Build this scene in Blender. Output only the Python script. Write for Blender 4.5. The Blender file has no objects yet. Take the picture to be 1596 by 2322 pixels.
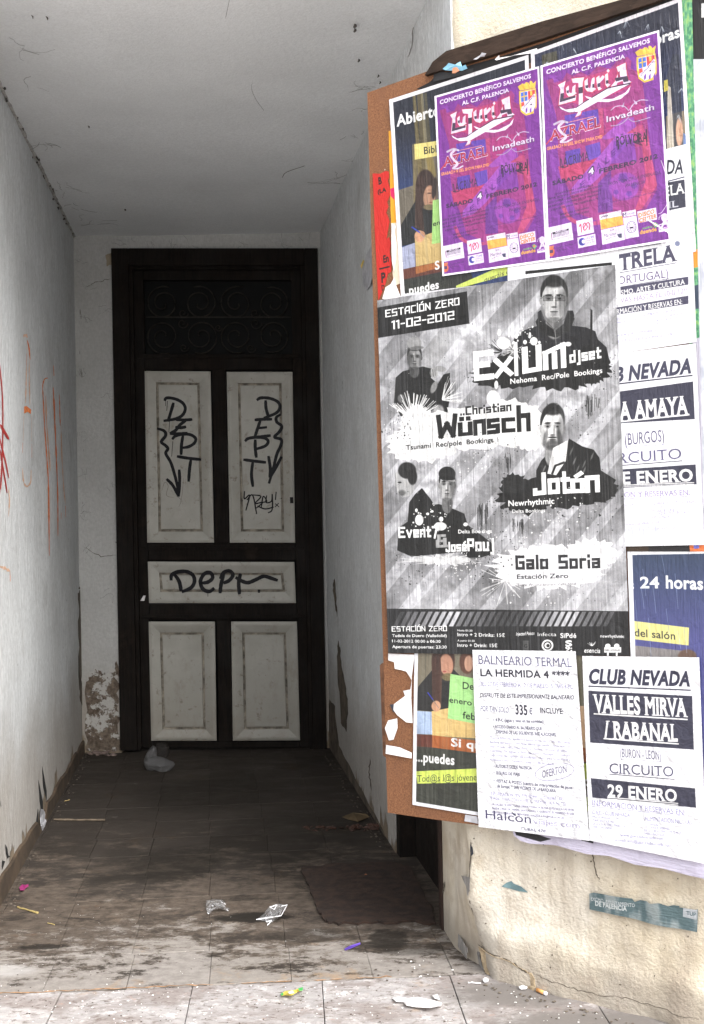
import bpy, bmesh, math, random
import numpy as np
from math import sin, cos, radians, pi
from mathutils import Vector
from mathutils.geometry import tessellate_polygon
scene = bpy.context.scene
COL = scene.collection

# ------------------------------------------------------------------ camera, sky, sun, exposure
FPX, CX, CY = 2500.0, 798.0, 1160.5            # focal length and centre on a 1596 x 2321 picture
ROLL, PITCH = radians(1.1), math.atan(11.5/2500)
_R0 = np.array([1, 0, 0.]); _U0 = np.array([0, -sin(PITCH), cos(PITCH)]); _F = np.array([0, cos(PITCH), sin(PITCH)])
_R = cos(ROLL)*_R0 - sin(ROLL)*_U0; _U = sin(ROLL)*_R0 + cos(ROLL)*_U0
CAM = np.array([0, 0, 1.05])
from mathutils import Matrix
cam = bpy.data.cameras.new('camera'); camo = bpy.data.objects.new('camera', cam); COL.objects.link(camo)
M = Matrix(((_R[0], _U[0], -_F[0], CAM[0]), (_R[1], _U[1], -_F[1], CAM[1]), (_R[2], _U[2], -_F[2], CAM[2]), (0, 0, 0, 1)))
camo.matrix_world = M
cam.sensor_fit = 'VERTICAL'; cam.sensor_height = 23.21; cam.lens = 25.0
cam.clip_start = 0.05; cam.clip_end = 500
scene.camera = camo

SUN_EL, SUN_AZ = radians(42), radians(140)      # azimuth from +Y clockwise: behind the camera to the right, low and veiled by cloud
world = bpy.data.worlds.new('World'); scene.world = world; world.use_nodes = True
wn = world.node_tree.nodes; wl_ = world.node_tree.links; wn.clear()
wo = wn.new('ShaderNodeOutputWorld'); bg = wn.new('ShaderNodeBackground'); sky = wn.new('ShaderNodeTexSky')
sky.sky_type = 'NISHITA'; sky.sun_disc = False; sky.sun_elevation = SUN_EL; sky.sun_rotation = SUN_AZ
sky.air_density = 1.0; sky.dust_density = 4.0; sky.ozone_density = 1.0
hs = wn.new('ShaderNodeHueSaturation'); hs.inputs['Saturation'].default_value = 0.22   # overcast: hardly any blue
wl_.new(sky.outputs[0], hs.inputs['Color']); wl_.new(hs.outputs[0], bg.inputs['Color']); wl_.new(bg.outputs[0], wo.inputs[0])
bg.inputs['Strength'].default_value = 0.15
sun = bpy.data.lights.new('sun', 'SUN'); sun.energy = 1.35; sun.angle = radians(50); sun.color = (1, 0.98, 0.95)
suno = bpy.data.objects.new('sun', sun); COL.objects.link(suno)
_sd = Vector((sin(SUN_AZ)*cos(SUN_EL), cos(SUN_AZ)*cos(SUN_EL), sin(SUN_EL)))
suno.rotation_euler = _sd.to_track_quat('Z', 'Y').to_euler(); suno.location = (0, 0, 8)
vs = scene.view_settings; scene.display_settings.display_device = 'sRGB'
vs.view_transform = 'Standard'; vs.look = 'None'; vs.gamma = 1; vs.use_curve_mapping = False
vs.exposure = 1.52
scene.cycles.max_bounces = 12; scene.cycles.diffuse_bounces = 8; scene.cycles.transparent_max_bounces = 16
scene.cycles.caustics_reflective = False; scene.cycles.caustics_refractive = False

# ------------------------------------------------------------------ geometry of sight lines (photo pixel -> point on a real surface)
def ray(x, y): return _F + (x-CX)/FPX*_R - (y-CY)/FPX*_U
def fl(x, y, z=0.0):
    d = ray(x, y); return CAM + (z-CAM[2])/d[2]*d
def pl(x, y, P, n):
    d = ray(x, y); return CAM + np.dot(P-CAM, n)/np.dot(d, n)*d
def bw(x, y, off=0.0):                           # door wall plane; off > 0 comes towards the street
    p = pl(x, y, np.array([0, 5.03, 0]), np.array([0, 1, 0.])); p[1] -= off; return p
LW0, LW1 = np.array([-1.255, 5.09, 0]), np.array([-0.932, 2.54, 0])      # left passage wall, far and near foot
RW0, RW1 = np.array([-0.124, 5.05, 0]), np.array([0.2505, 2.546, 0])     # right passage wall
def _nrm(a, b, s):
    d = b-a; n = np.array([d[1], -d[0], 0]); n /= np.linalg.norm(n); return n*s
LN = _nrm(LW0, LW1, 1); LN = LN if LN[0] > 0 else -LN
RN = _nrm(RW0, RW1, 1); RN = RN if RN[0] < 0 else -RN
WAVE = {}                                         # unevenness of each plaster face, so that paint strokes lie on it
def on_wall(k, p, n, off): return p+n*(off+(WAVE[k](p) if k in WAVE else 0.0))
def lwp(x, y, off=0.0): return on_wall('left', pl(x, y, LW0, LN), LN, off)
def rwp(x, y, off=0.0): return on_wall('right', pl(x, y, RW0, RN), RN, off)
TH = radians(36)
FE = np.array([cos(TH), -sin(TH), 0]); FN = np.array([-sin(TH), -cos(TH), 0]); FP = np.array([0.2505, 2.546, 0])
def fp(x, y, off=0.0): return pl(x, y, FP+FN*off, FN)
def fps(x, y, off=0.0):                           # on the uneven render of the street front
    p = pl(x, y, FP, FN); s_ = float(np.dot(p-FP, FE)); p = p+FN*(WAVE['front'](s_, p[2]) if 'front' in WAVE else 0.0)
    return p+FN*off
def fsz(s, z, off=0.0): return FP + FE*s + FN*off + np.array([0, 0, z])
CEIL = 2.36

# ------------------------------------------------------------------ object helpers
def worldloc(o):
    v = Vector((0, 0, 0))
    while o is not None: v += o.location; o = o.parent
    return v
def mk(name, verts, faces, mat=None, parent=None, smooth=False, uvs=None, label=None, cat=None, kind=None, group=None, origin=None, mats=None, midx=None):
    V = np.array([tuple(v) for v in verts], float)
    if parent is not None: base = np.array(worldloc(parent)); 
    else:
        base = np.array(origin if origin is not None else [(V[:,0].min()+V[:,0].max())/2, (V[:,1].min()+V[:,1].max())/2, V[:,2].min()])
    me = bpy.data.meshes.new(name); me.from_pydata((V-base).tolist(), [], [list(f) for f in faces]); me.update()
    if mats:
        for m in mats: me.materials.append(m)
        if midx is not None: me.polygons.foreach_set('material_index', midx)
    elif mat: me.materials.append(mat)
    if uvs is not None:
        ul = me.uv_layers.new(name='UVMap'); li = [i for f in faces for i in f]
        ul.data.foreach_set('uv', np.array(uvs, float)[li].ravel())
    if smooth: me.polygons.foreach_set('use_smooth', [True]*len(me.polygons))
    o = bpy.data.objects.new(name, me); COL.objects.link(o)
    if parent is not None: o.parent = parent
    else: o.location = base.tolist()
    if label: o['label'] = label
    if cat: o['category'] = cat
    if kind: o['kind'] = kind
    if group: o['group'] = group
    return o
def thing(name, label, cat, loc, group=None, kind=None):
    o = bpy.data.objects.new(name, None); o.empty_display_size = 0.05; COL.objects.link(o); o.location = [float(v) for v in loc]
    if label: o['label'] = label
    if cat: o['category'] = cat
    if group: o['group'] = group
    if kind: o['kind'] = kind
    return o
class MB:
    def __init__(s): s.v = []; s.f = []
    def add(s, v, f):
        n = len(s.v); s.v += [tuple(map(float, p)) for p in v]; s.f += [tuple(i+n for i in q) for q in f]; return s
    def hexa(s, a, b):                            # two quads a (front), b (back), same winding
        return s.add(list(a)+list(b), [(0,1,2,3), (7,6,5,4), (0,4,5,1), (1,5,6,2), (2,6,7,3), (3,7,4,0)])
    def box(s, x0, x1, y0, y1, z0, z1):
        return s.hexa([(x0,y0,z0),(x1,y0,z0),(x1,y0,z1),(x0,y0,z1)], [(x0,y1,z0),(x1,y1,z0),(x1,y1,z1),(x0,y1,z1)])
    def slab(s, pts, n, t):                       # polygon pushed along vector n by t (n points to the viewer)
        pts = [np.array(p, float) for p in pts]; k = len(pts)
        top = [p+np.array(n)*t for p in pts]
        tri = tessellate_polygon([[Vector(p) for p in pts]])
        f = [tuple(q) for q in tri] + [tuple(i+k for i in q) for q in tri] + [(i, (i+1) % k, (i+1) % k+k, i+k) for i in range(k)]
        return s.add(pts+top, f)
    def tube(s, pts, r, n=6, close=True):
        pts = [np.array(p, float) for p in pts]; m = len(pts); rs = r if hasattr(r, '__len__') else [r]*m
        V = []
        for i, p in enumerate(pts):
            t = pts[min(i+1, m-1)]-pts[max(i-1, 0)]; t = t/(np.linalg.norm(t)+1e-9)
            a = np.cross(t, [0, 0, 1.]); 
            if np.linalg.norm(a) < 1e-3: a = np.cross(t, [0, 1., 0])
            a /= np.linalg.norm(a); b = np.cross(t, a)
            for k in range(n):
                an = 2*pi*k/n; V.append(p+(a*cos(an)+b*sin(an))*rs[i])
        F = [(i*n+k, i*n+(k+1) % n, (i+1)*n+(k+1) % n, (i+1)*n+k) for i in range(m-1) for k in range(n)]
        F += [tuple(range(n))[::-1], tuple((m-1)*n+k for k in range(n))]
        return s.add(V, F)
    def build(s, name, mat, **k): return mk(name, s.v, s.f, mat, **k)
def bevel(o, w, seg=2):
    m = o.modifiers.new('bevel', 'BEVEL'); m.width = w; m.segments = seg; m.limit_method = 'ANGLE'; return o
def smooth_path(pts, k=6):
    P = [np.array(p, float) for p in pts]
    if len(P) < 3: return P
    P = [2*P[0]-P[1]]+P+[2*P[-1]-P[-2]]; out = []
    for i in range(1, len(P)-2):
        for j in range(k):
            t = j/k; a, b, c, d = P[i-1], P[i], P[i+1], P[i+2]
            out.append(0.5*((2*b)+(-a+c)*t+(2*a-5*b+4*c-d)*t*t+(-a+3*b-3*c+d)*t**3))
    out.append(P[-2]); return out
def ribbon(mb, px, w, proj, off=0.0006, taper=0.35, smooth=True, rnd=0.0, rng=random):
    """paint stroke: px = photo path, w = width in photo px, proj = pixel->surface"""
    P = smooth_path(px) if smooth else [np.array(p, float) for p in px]
    L, Rr = [], []; m = len(P)
    for i, p in enumerate(P):
        t = P[min(i+1, m-1)]-P[max(i-1, 0)]; t = t/(np.linalg.norm(t)+1e-9); n = np.array([-t[1], t[0]])
        e = min(i, m-1-i)/max(1, m*0.12); ww = w/2*(taper+(1-taper)*min(1, e))*(1+rnd*(rng.random()-.5))
        L.append(proj(p[0]+n[0]*ww, p[1]+n[1]*ww, off)); Rr.append(proj(p[0]-n[0]*ww, p[1]-n[1]*ww, off))
    mb.add(L+Rr, [(i, i+1, m+i+1, m+i) for i in range(m-1)])
def jitter_poly(pts, amp, k=5, rng=random):
    """roughen the outline of a px polygon"""
    out = []
    n = len(pts)
    for i in range(n):
        a, b = np.array(pts[i], float), np.array(pts[(i+1) % n], float)
        for j in range(k):
            p = a+(b-a)*j/k; out.append(p+np.array([rng.uniform(-amp, amp), rng.uniform(-amp, amp)]))
    return out

# ------------------------------------------------------------------ material helpers
class NT:
    def __init__(s, name):
        s.m = bpy.data.materials.new(name); s.m.use_nodes = True; s.t = s.m.node_tree; s.t.nodes.clear()
        s.out = s.n('ShaderNodeOutputMaterial'); s.b = s.n('ShaderNodeBsdfPrincipled'); s.l(s.b.outputs[0], s.out.inputs[0])
        s.geo = s.n('ShaderNodeNewGeometry'); s.pos = s.geo.outputs['Position']
    def n(s, t): return s.t.nodes.new(t)
    def l(s, a, b): s.t.links.new(a, b)
    def put(s, sock, v):
        if isinstance(v, bpy.types.NodeSocket): s.l(v, sock)
        elif isinstance(v, (tuple, list)) and len(v) == 3 and sock.type == 'RGBA': sock.default_value = (*v, 1)
        else: sock.default_value = v
    def math(s, op, a, b=0.0, c=0.0, clamp=False):
        n = s.n('ShaderNodeMath'); n.operation = op; n.use_clamp = clamp
        for i, v in enumerate((a, b, c)): s.put(n.inputs[i], v)
        return n.outputs[0]
    def map(s, vec, scale=(1, 1, 1), loc=(0, 0, 0), rot=(0, 0, 0)):
        n = s.n('ShaderNodeMapping'); s.l(vec, n.inputs[0]); n.inputs['Scale'].default_value = scale
        n.inputs['Location'].default_value = loc; n.inputs['Rotation'].default_value = rot; return n.outputs[0]
    def noise(s, scale, detail=4, rough=.55, vec=None, dist=0.0):
        n = s.n('ShaderNodeTexNoise'); n.inputs['Scale'].default_value = scale; n.inputs['Detail'].default_value = detail
        n.inputs['Roughness'].default_value = rough; n.inputs['Distortion'].default_value = dist
        s.l(vec if vec is not None else s.pos, n.inputs['Vector']); return n.outputs['Fac']
    def voro(s, scale, vec=None, feat='F1'):
        n = s.n('ShaderNodeTexVoronoi'); n.inputs['Scale'].default_value = scale; n.feature = feat
        s.l(vec if vec is not None else s.pos, n.inputs['Vector']); return n.outputs['Distance']
    def mr(s, v, a, b, c=0.0, d=1.0, smooth=True):
        n = s.n('ShaderNodeMapRange'); n.interpolation_type = 'SMOOTHSTEP' if smooth else 'LINEAR'
        for i, q in enumerate((v, a, b, c, d)): s.put(n.inputs[i], q)
        return n.outputs[0]
    def mix(s, f, a, b, mode='MIX'):
        n = s.n('ShaderNodeMix'); n.data_type = 'RGBA'; n.blend_type = mode
        s.put(n.inputs[0], f); s.put(n.inputs[6], a); s.put(n.inputs[7], b); return n.outputs[2]
    def bump(s, h, strength=.5, dist=.01, nrm=None):
        n = s.n('ShaderNodeBump'); n.inputs['Strength'].default_value = strength; n.inputs['Distance'].default_value = dist
        s.l(h, n.inputs['Height'])
        if nrm is not None: s.l(nrm, n.inputs['Normal'])
        return n.outputs[0]
    def xyz(s):
        n = s.n('ShaderNodeSeparateXYZ'); s.l(s.pos, n.inputs[0]); return n.outputs
    def spot(s, c, r, nz=None, soft=.5):
        """irregular stain or painted sun patch centred on a world point: 1 inside, 0 outside"""
        v = s.n('ShaderNodeVectorMath'); v.operation = 'SUBTRACT'; s.l(s.pos, v.inputs[0]); v.inputs[1].default_value = tuple(float(q) for q in c)
        v2 = s.n('ShaderNodeVectorMath'); v2.operation = 'DIVIDE'; s.l(v.outputs[0], v2.inputs[0]); v2.inputs[1].default_value = tuple(r)
        v3 = s.n('ShaderNodeVectorMath'); v3.operation = 'LENGTH'; s.l(v2.outputs[0], v3.inputs[0])
        d = v3.outputs['Value']
        if nz is not None: d = s.math('ADD', d, s.math('MULTIPLY', s.math('SUBTRACT', nz, .5), 1.6))
        return s.mr(d, 1+soft/2, 1-soft/2)
    def set(s, col=None, rough=None, nrm=None, **k):
        if col is not None: s.put(s.b.inputs['Base Color'], col)
        if rough is not None: s.put(s.b.inputs['Roughness'], rough)
        if nrm is not None: s.l(nrm, s.b.inputs['Normal'])
        for a, v in k.items(): s.put(s.b.inputs[a.replace('_', ' ')], v)
        return s.m
def simple(name, col, rough=.8, var=.25, scale=20, bump=.2, bd=.002, **k):
    t = NT(name); nz = t.noise(scale, 5, .6)
    c = t.mix(t.mr(nz, .3, .7), tuple(v*(1-var) for v in col), tuple(min(1, v*(1+var)) for v in col))
    return t.set(c, rough, t.bump(nz, bump, bd), **k)

# passage paint: off-white distemper on rough plaster, dusty streaks, dirt along creases, peeled near the foot
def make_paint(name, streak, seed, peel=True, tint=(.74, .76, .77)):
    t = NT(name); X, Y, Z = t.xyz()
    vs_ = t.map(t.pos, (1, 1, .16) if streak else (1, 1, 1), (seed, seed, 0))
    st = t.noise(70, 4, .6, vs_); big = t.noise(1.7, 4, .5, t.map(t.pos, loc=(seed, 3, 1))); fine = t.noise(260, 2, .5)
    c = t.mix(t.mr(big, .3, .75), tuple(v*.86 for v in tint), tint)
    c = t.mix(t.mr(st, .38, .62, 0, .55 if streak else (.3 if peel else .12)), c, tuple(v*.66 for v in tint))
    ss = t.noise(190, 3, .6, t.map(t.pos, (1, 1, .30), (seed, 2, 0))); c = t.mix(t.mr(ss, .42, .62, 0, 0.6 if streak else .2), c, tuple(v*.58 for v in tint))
    dirt = t.noise(6, 8, .72, t.map(t.pos, (1, 1, .7), (seed+5, 0, 0)))
    c = t.mix(t.mr(dirt, .56, .78, 0, .5 if peel else .12), c, (.19, .17, .145)); pz2 = t.noise(3.2, 7, .7, t.map(t.pos, (1, 1, .8), (seed+31, 0, 4))); c = t.mix(t.mr(pz2, .5, .56, 0, .12 if peel else .03), c, (.3, .29, .27))
    sp = t.noise(45, 2, .4, t.map(t.pos, (1, 1, .6), (seed, 1, 7)))
    c = t.mix(t.mr(sp, .77, .80, 0, .75 if peel else 0), c, (.09, .08, .07))
    if peel:
        pz = t.math('ADD', t.math('MULTIPLY', Z, 1.35), t.math('MULTIPLY', t.math('SUBTRACT', t.noise(5, 7, .65, t.map(t.pos, (1, 1, .35), (seed, 0, 0))), .5), .85))
        pf = t.mr(pz, .07, .035)
        c = t.mix(pf, c, t.mix(t.noise(22, 5), (.10, .075, .05), (.26, .21, .15)))
        st2 = t.mr(t.math('ADD', Z, t.math('MULTIPLY', t.noise(3, 5, .6), -.5)), .30, -.10)
        c = t.mix(t.math('MULTIPLY', st2, .55), c, (.22, .17, .115))
        h = t.math('SUBTRACT', t.math('ADD', st, t.math('MULTIPLY', fine, .3)), t.math('MULTIPLY', pf, 1.2))
    else: h = t.math('ADD', t.math('MULTIPLY', st, .6), t.math('MULTIPLY', fine, .25))
    b1 = t.bump(h, .8 if streak else .35, .008)
    return t.set(c, .9, t.bump(big, .35, .03, b1))
M_LEFT = make_paint('left_wall_paint', True, 2.0)
M_RIGHT = make_paint('right_wall_paint', True, 9.0)
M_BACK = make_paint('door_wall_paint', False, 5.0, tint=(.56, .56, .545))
M_CEIL = make_paint('ceiling_paint', False, 14.0, peel=False, tint=(.88, .90, .915))

def make_stucco(name, seed, rough_amt=1.0):
    t = NT(name); X, Y, Z = t.xyz()
    big = t.noise(2.2, 6, .6, t.map(t.pos, loc=(seed, 0, 0))); mid = t.noise(16, 7, .65); fine = t.noise(130, 4, .65); gr = t.noise(480, 2, .5)
    run = t.noise(9, 5, .6, t.map(t.pos, (1, 1, .12), (seed, 0, 0)))
    c = t.mix(t.mr(mid, .3, .7), (.56, .485, .36), (.65, .585, .465))
    c = t.mix(t.mr(big, .42, .66, 0, .7), c, (.72, .68, .61)); c = t.mix(t.mr(t.noise(7, 7, .7, t.map(t.pos, loc=(3, 9, 1))), .55, .68, 0, .6), c, (.44, .36, .26))
    low = t.math('SUBTRACT', .55, Z)
    rf = t.math('MULTIPLY', t.mr(run, .40, .64), t.mr(low, -.05, .35, .0, .75))
    c = t.mix(rf, c, (.34, .28, .215))
    base = t.mr(t.math('ADD', Z, t.math('MULTIPLY', t.math('SUBTRACT', mid, .5), .12)), .13, .02)
    c = t.mix(t.math('MULTIPLY', base, .6), c, (.30, .26, .22))
    c = t.mix(t.mr(gr, .62, .72, 0, .30), c, (.25, .2, .16))
    c = t.mix(t.mr(fine, .30, .38, .35, 0), c, (.33, .27, .2))
    h = t.math('ADD', fine, t.math('MULTIPLY', mid, .8))
    b1 = t.bump(h, .7*rough_amt, .008)
    return t.set(c, .92, t.bump(gr, .3*rough_amt, .002, b1))
M_STUCCO = make_stucco('beige_roughcast', 0.0)
M_SMOOTH = make_stucco('beige_smooth_render', 8.0, .4)

def make_floor(name, c0, c1, pave):
    t = NT(name); X, Y, Z = t.xyz(); oi = t.n('ShaderNodeObjectInfo')
    smear = t.noise(7, 8, .72, t.map(t.pos, (.75, 1.25, 1), (3, 0, 0)), .3); mott = t.noise(36, 7, .75, t.map(t.pos, (.75, 1.15, 1)))
    spk = t.noise(210, 3, .6); big = t.noise(2.6, 5, .6, t.map(t.pos, (.8, 1, 1), (11, 4, 0)))
    c = t.mix(oi.outputs['Random'], c0, c1)
    c = t.mix(t.mr(mott, .35, .66, 0, .5), c, tuple(v*.55 for v in c0))
    c = t.mix(t.mr(spk, .66, .72, 0, .55), c, (.72, .69, .66) if pave else (.5, .46, .42))
    och = t.noise(5, 6, .7, t.map(t.pos, loc=(1, 8, 0)))
    c = t.mix(t.mr(och, .58, .68, 0, .45), c, (.36, .22, .10))
    if pave:
        lit = t.noise(26, 6, .75, t.map(t.pos, (.8, 1, 1), (6, 0, 0)))
        c = t.mix(t.mr(lit, .53, .66, 0, .75), c, (.74, .71, .70))
        c = t.mix(t.mr(smear, .44, .60, 0, .7), c, (.20, .165, .15))
        bl = t.noise(60, 6, .75, t.map(t.pos, (.7, 1.3, 1), (2, 2, 0))); c = t.mix(t.mr(bl, .53, .63, 0, .8), c, (.13, .10, .085))
        rd = t.noise(34, 5, .7, t.map(t.pos, (.8, 1.2, 1), (9, 5, 0))); c = t.mix(t.mr(rd, .60, .70, 0, .45), c, (.38, .22, .16))
        c = t.mix(t.spot(fl(1180, 2250), (.16, .07, 1), mott, .8), c, (.17, .155, .145))
        c = t.mix(t.spot(fl(1330, 2320), (.2, .06, 1), mott, .8), c, (.17, .155, .145))
    else:
        # trodden dirt: the sill row is scrubbed by passing feet, the inside never is
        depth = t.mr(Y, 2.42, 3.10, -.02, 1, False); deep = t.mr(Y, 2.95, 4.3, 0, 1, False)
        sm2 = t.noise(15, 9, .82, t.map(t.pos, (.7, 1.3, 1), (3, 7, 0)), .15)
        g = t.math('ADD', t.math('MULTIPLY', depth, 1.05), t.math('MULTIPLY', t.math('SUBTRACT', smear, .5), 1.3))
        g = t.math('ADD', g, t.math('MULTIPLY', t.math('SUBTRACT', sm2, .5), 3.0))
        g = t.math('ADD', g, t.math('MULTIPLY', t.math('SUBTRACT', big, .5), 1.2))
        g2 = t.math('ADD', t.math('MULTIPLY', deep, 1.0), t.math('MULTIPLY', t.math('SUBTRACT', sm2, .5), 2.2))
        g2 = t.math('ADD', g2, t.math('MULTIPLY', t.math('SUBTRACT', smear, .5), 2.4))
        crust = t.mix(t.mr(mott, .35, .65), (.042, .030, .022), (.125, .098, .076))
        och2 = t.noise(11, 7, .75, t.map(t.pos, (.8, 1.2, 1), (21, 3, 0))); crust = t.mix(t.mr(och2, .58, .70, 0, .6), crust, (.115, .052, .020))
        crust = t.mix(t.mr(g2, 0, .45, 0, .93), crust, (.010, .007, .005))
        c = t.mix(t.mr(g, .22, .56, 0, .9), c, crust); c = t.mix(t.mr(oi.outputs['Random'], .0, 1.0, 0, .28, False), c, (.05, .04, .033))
        for (px, py, rx, ry, amt) in ((575, 2080, .10, .035, .95), (100, 2146, .055, .018, .9), (395, 1955, .15, .16, .7), (250, 1965, .06, .25, .35), (700, 2120, .11, .05, .5), (880, 2130, .05, .07, .8), (930, 2150, .09, .04, .5), (330, 1990, .16, .05, .6), (480, 1800, .3, .25, .5), (640, 1900, .25, .3, .45), (590, 2075, .07, .025, .9)):
            c = t.mix(t.math('MULTIPLY', t.spot(fl(px, py), (rx, ry, 1), mott, .45), amt), c, (.022, .019, .016))
        for (px, py, rx, ry) in ((5, 2200, .07, .03),):  # pale sunlit patch at the sill's left end, painted into the tile colour
            c = t.mix(t.math('MULTIPLY', t.spot(fl(px, py), (rx, ry, 1), smear, .8), .35), c, (.55, .54, .53))
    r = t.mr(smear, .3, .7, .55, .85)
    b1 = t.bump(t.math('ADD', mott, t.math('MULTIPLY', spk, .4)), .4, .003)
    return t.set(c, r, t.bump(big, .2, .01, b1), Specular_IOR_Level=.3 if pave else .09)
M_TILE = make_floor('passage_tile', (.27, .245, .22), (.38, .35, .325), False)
M_SLAB = make_floor('pavement_stone', (.36, .34, .335), (.47, .45, .445), True)
M_GROUT = simple('grout_dirt', (.06, .05, .041), .95, .4, 60)
M_ROAD = simple('street_ground', (.62, .605, .595), .9, .3, 8, .3, .006)

def make_wood(name, a, b, rough=.55, sc=(9, 9, .8), bmp=.35):
    t = NT(name); g = t.noise(11, 7, .65, t.map(t.pos, sc), .8); d = t.noise(5, 6, .7)
    c = t.mix(t.mr(g, .3, .7), a, b); c = t.mix(t.mr(d, .55, .75, 0, .6), c, tuple(min(1, v*2.4+.006) for v in b)); w = t.noise(60, 5, .7, t.map(t.pos, sc)); c = t.mix(t.mr(w, .66, .72, 0, .5), c, tuple(min(1, v*3+.03) for v in b))
    return t.set(c, t.mr(d, .3, .7, rough-.1, rough+.2), t.bump(g, bmp, .003), Specular_IOR_Level=.18)
M_WOOD = make_wood('black_brown_door_wood', (.0035, .0026, .0022), (.0125, .0085, .0062), .7)
M_RAILW = make_wood('dark_brown_frame_wood', (.022, .014, .010), (.045, .028, .02), .6, (2, 2, 8))
M_POST = make_wood('dark_maroon_post_wood', (.028, .017, .014), (.05, .032, .026), .6)
def make_panel():
    t = NT('old_cream_door_paint'); n1 = t.noise(5, 7, .68); n2 = t.noise(60, 4, .6); n3 = t.noise(24, 6, .75, t.map(t.pos, loc=(4, 0, 2)))
    X, Y, Z = t.xyz()
    c = t.mix(t.mr(n1, .3, .7), (.35, .34, .30), (.44, .43, .39))
    c = t.mix(t.mr(n3, .57, .70, 0, .75), c, (.15, .115, .08)); c = t.mix(t.mr(t.noise(16, 7, .7, t.map(t.pos, (1, 1, .5), (8, 0, 0))), .52, .7, 0, .35), c, (.22, .18, .13))
    c = t.mix(t.mr(n2, .70, .76, 0, .6), c, (.08, .06, .045))
    c = t.mix(t.math('MULTIPLY', t.mr(Z, .45, .0), t.mr(n1, .4, .65, .1, .6)), c, (.2, .165, .12))
    return t.set(c, .5, t.bump(t.math('ADD', n1, t.math('MULTIPLY', n2, .3)), .3, .003))
M_PANEL = make_panel()
M_IRON = simple('rusty_iron_scroll', (.026, .023, .019), .7, .4, 60, .3, .001, Specular_IOR_Level=.2)
M_BLACK = simple('black_hollow', (.006, .006, .006), .9, .2)
M_GLASS = simple('black_glass', (.0015, .0018, .002), .6, .3, Specular_IOR_Level=.15)
M_INK = simple('black_marker_paint', (.006, .006, .009), .5, .2, 40, .05, Specular_IOR_Level=.2)
M_ORANGE = simple('orange_chalk_paint', (.72, .20, .055), .85, .3, 90)
M_ORANGEF = simple('faded_orange_chalk', (.62, .40, .28), .9, .2, 60)
M_RED = simple('red_marker_paint', (.38, .03, .025), .6, .2, 60)
M_PEEL = simple('bare_brown_plaster', (.095, .075, .055), .95, .45, 18, .6, .006)
M_PEELG = simple('grey_cement_patch', (.27, .255, .24), .95, .3, 30, .6, .005)
M_CRACK = simple('crack_dark', (.10, .08, .06), .95, .3, 60)
M_SKIRT = simple('ochre_skirting_paint', (.06, .040, .024), .85, .4, 14, .3, .003)
M_DUST = simple('dusty_cobweb', (.09, .08, .072), .95, .4, 50)
M_BEAD = simple('crumbling_grey_plaster', (.42, .41, .395), .95, .35, 30, .8, .006)
def make_peel():
    t = NT('peeling_brown_plaster'); a = t.noise(14, 8, .7); b = t.noise(50, 5, .7); X, Y, Z = t.xyz()
    c = t.mix(t.mr(b, .3, .7), (.07, .052, .038), (.19, .15, .115)); h = t.math('ADD', a, t.math('MULTIPLY', Z, .22))
    c = t.mix(t.mr(h, .57, .62, 0, .9), c, (.50, .49, .465)); return t.set(c, .95, t.bump(t.math('ADD', a, b), .7, .006))
M_PEELD = make_peel()
def make_chip():
    t = NT('orange_brown_chipboard'); a = t.noise(320, 3, .7); b = t.noise(9, 6, .65); d = t.noise(90, 3, .6)
    c = t.mix(t.mr(a, .35, .65), (.12, .046, .018), (.225, .098, .042)); c = t.mix(t.mr(b, .5, .72, 0, .5), c, (.14, .06, .03))
    c = t.mix(t.mr(d, .72, .78, 0, .7), c, (.7, .6, .5))
    return t.set(c, .8, t.bump(a, .35, .0012))
M_CHIP = make_chip()
M_CHIPD = simple('weathered_board_edge', (.16, .075, .04), .85, .35, 60)
M_GROOVE = simple('moulding_groove', (.25, .225, .185), .9, .6, 25)  # darker tone for the sunken ring of each door panel
M_MAT = simple('dirty_maroon_mat', (.026, .0135, .0085), .95, .5, 34, .7, .004)
M_SCRAPW = simple('torn_white_paper', (.72, .70, .70), .85, .12, 40, .35, .002)
M_SCRAPG = simple('torn_grey_paper', (.45, .45, .48), .85, .2, 40, .35, .002)
# ------------------------------------------------------------------ structure: floor, pavement, walls, ceiling
rng = random.Random(7)
TD = np.array([-.131, 1, 0]); TD /= np.linalg.norm(TD)              # tile rows run along the passage
A0, A1 = fl(0, 2251), fl(888, 2213)
TX = (A1-A0)/np.linalg.norm(A1-A0); TX[2] = 0
T0 = fl(478, 2231)
NROT = 16; NCOL = 8; TWD, TLN = .186, .197
base_len = NROT*TLN
def tp(u, v, z=0.0): return T0 + TX*u + TD*v + np.array([0, 0, z])
m = MB(); m.add([tp(-1.0, -.004, -.004), tp(.66, -.004, -.004), tp(.9, 2.75, -.004), tp(-1.0, 2.75, -.004)], [(0, 1, 2, 3)])
floor = m.build('passage_floor', M_GROUT, kind='structure', label='dirty tiled floor of the dark entrance passage')
def tile_mesh(w, l, h, b):
    v = []; 
    for (ins, z) in ((0, -h), (0, -b), (b, 0)):
        v += [(ins, ins, z), (w-ins, ins, z), (w-ins, l-ins, z), (ins, l-ins, z)]
    f = [(8, 9, 10, 11)]
    for k in (0, 4):
        for i in range(4): f.append((k+i, k+(i+1) % 4, k+4+(i+1) % 4, k+4+i))
    return v, f
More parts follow.
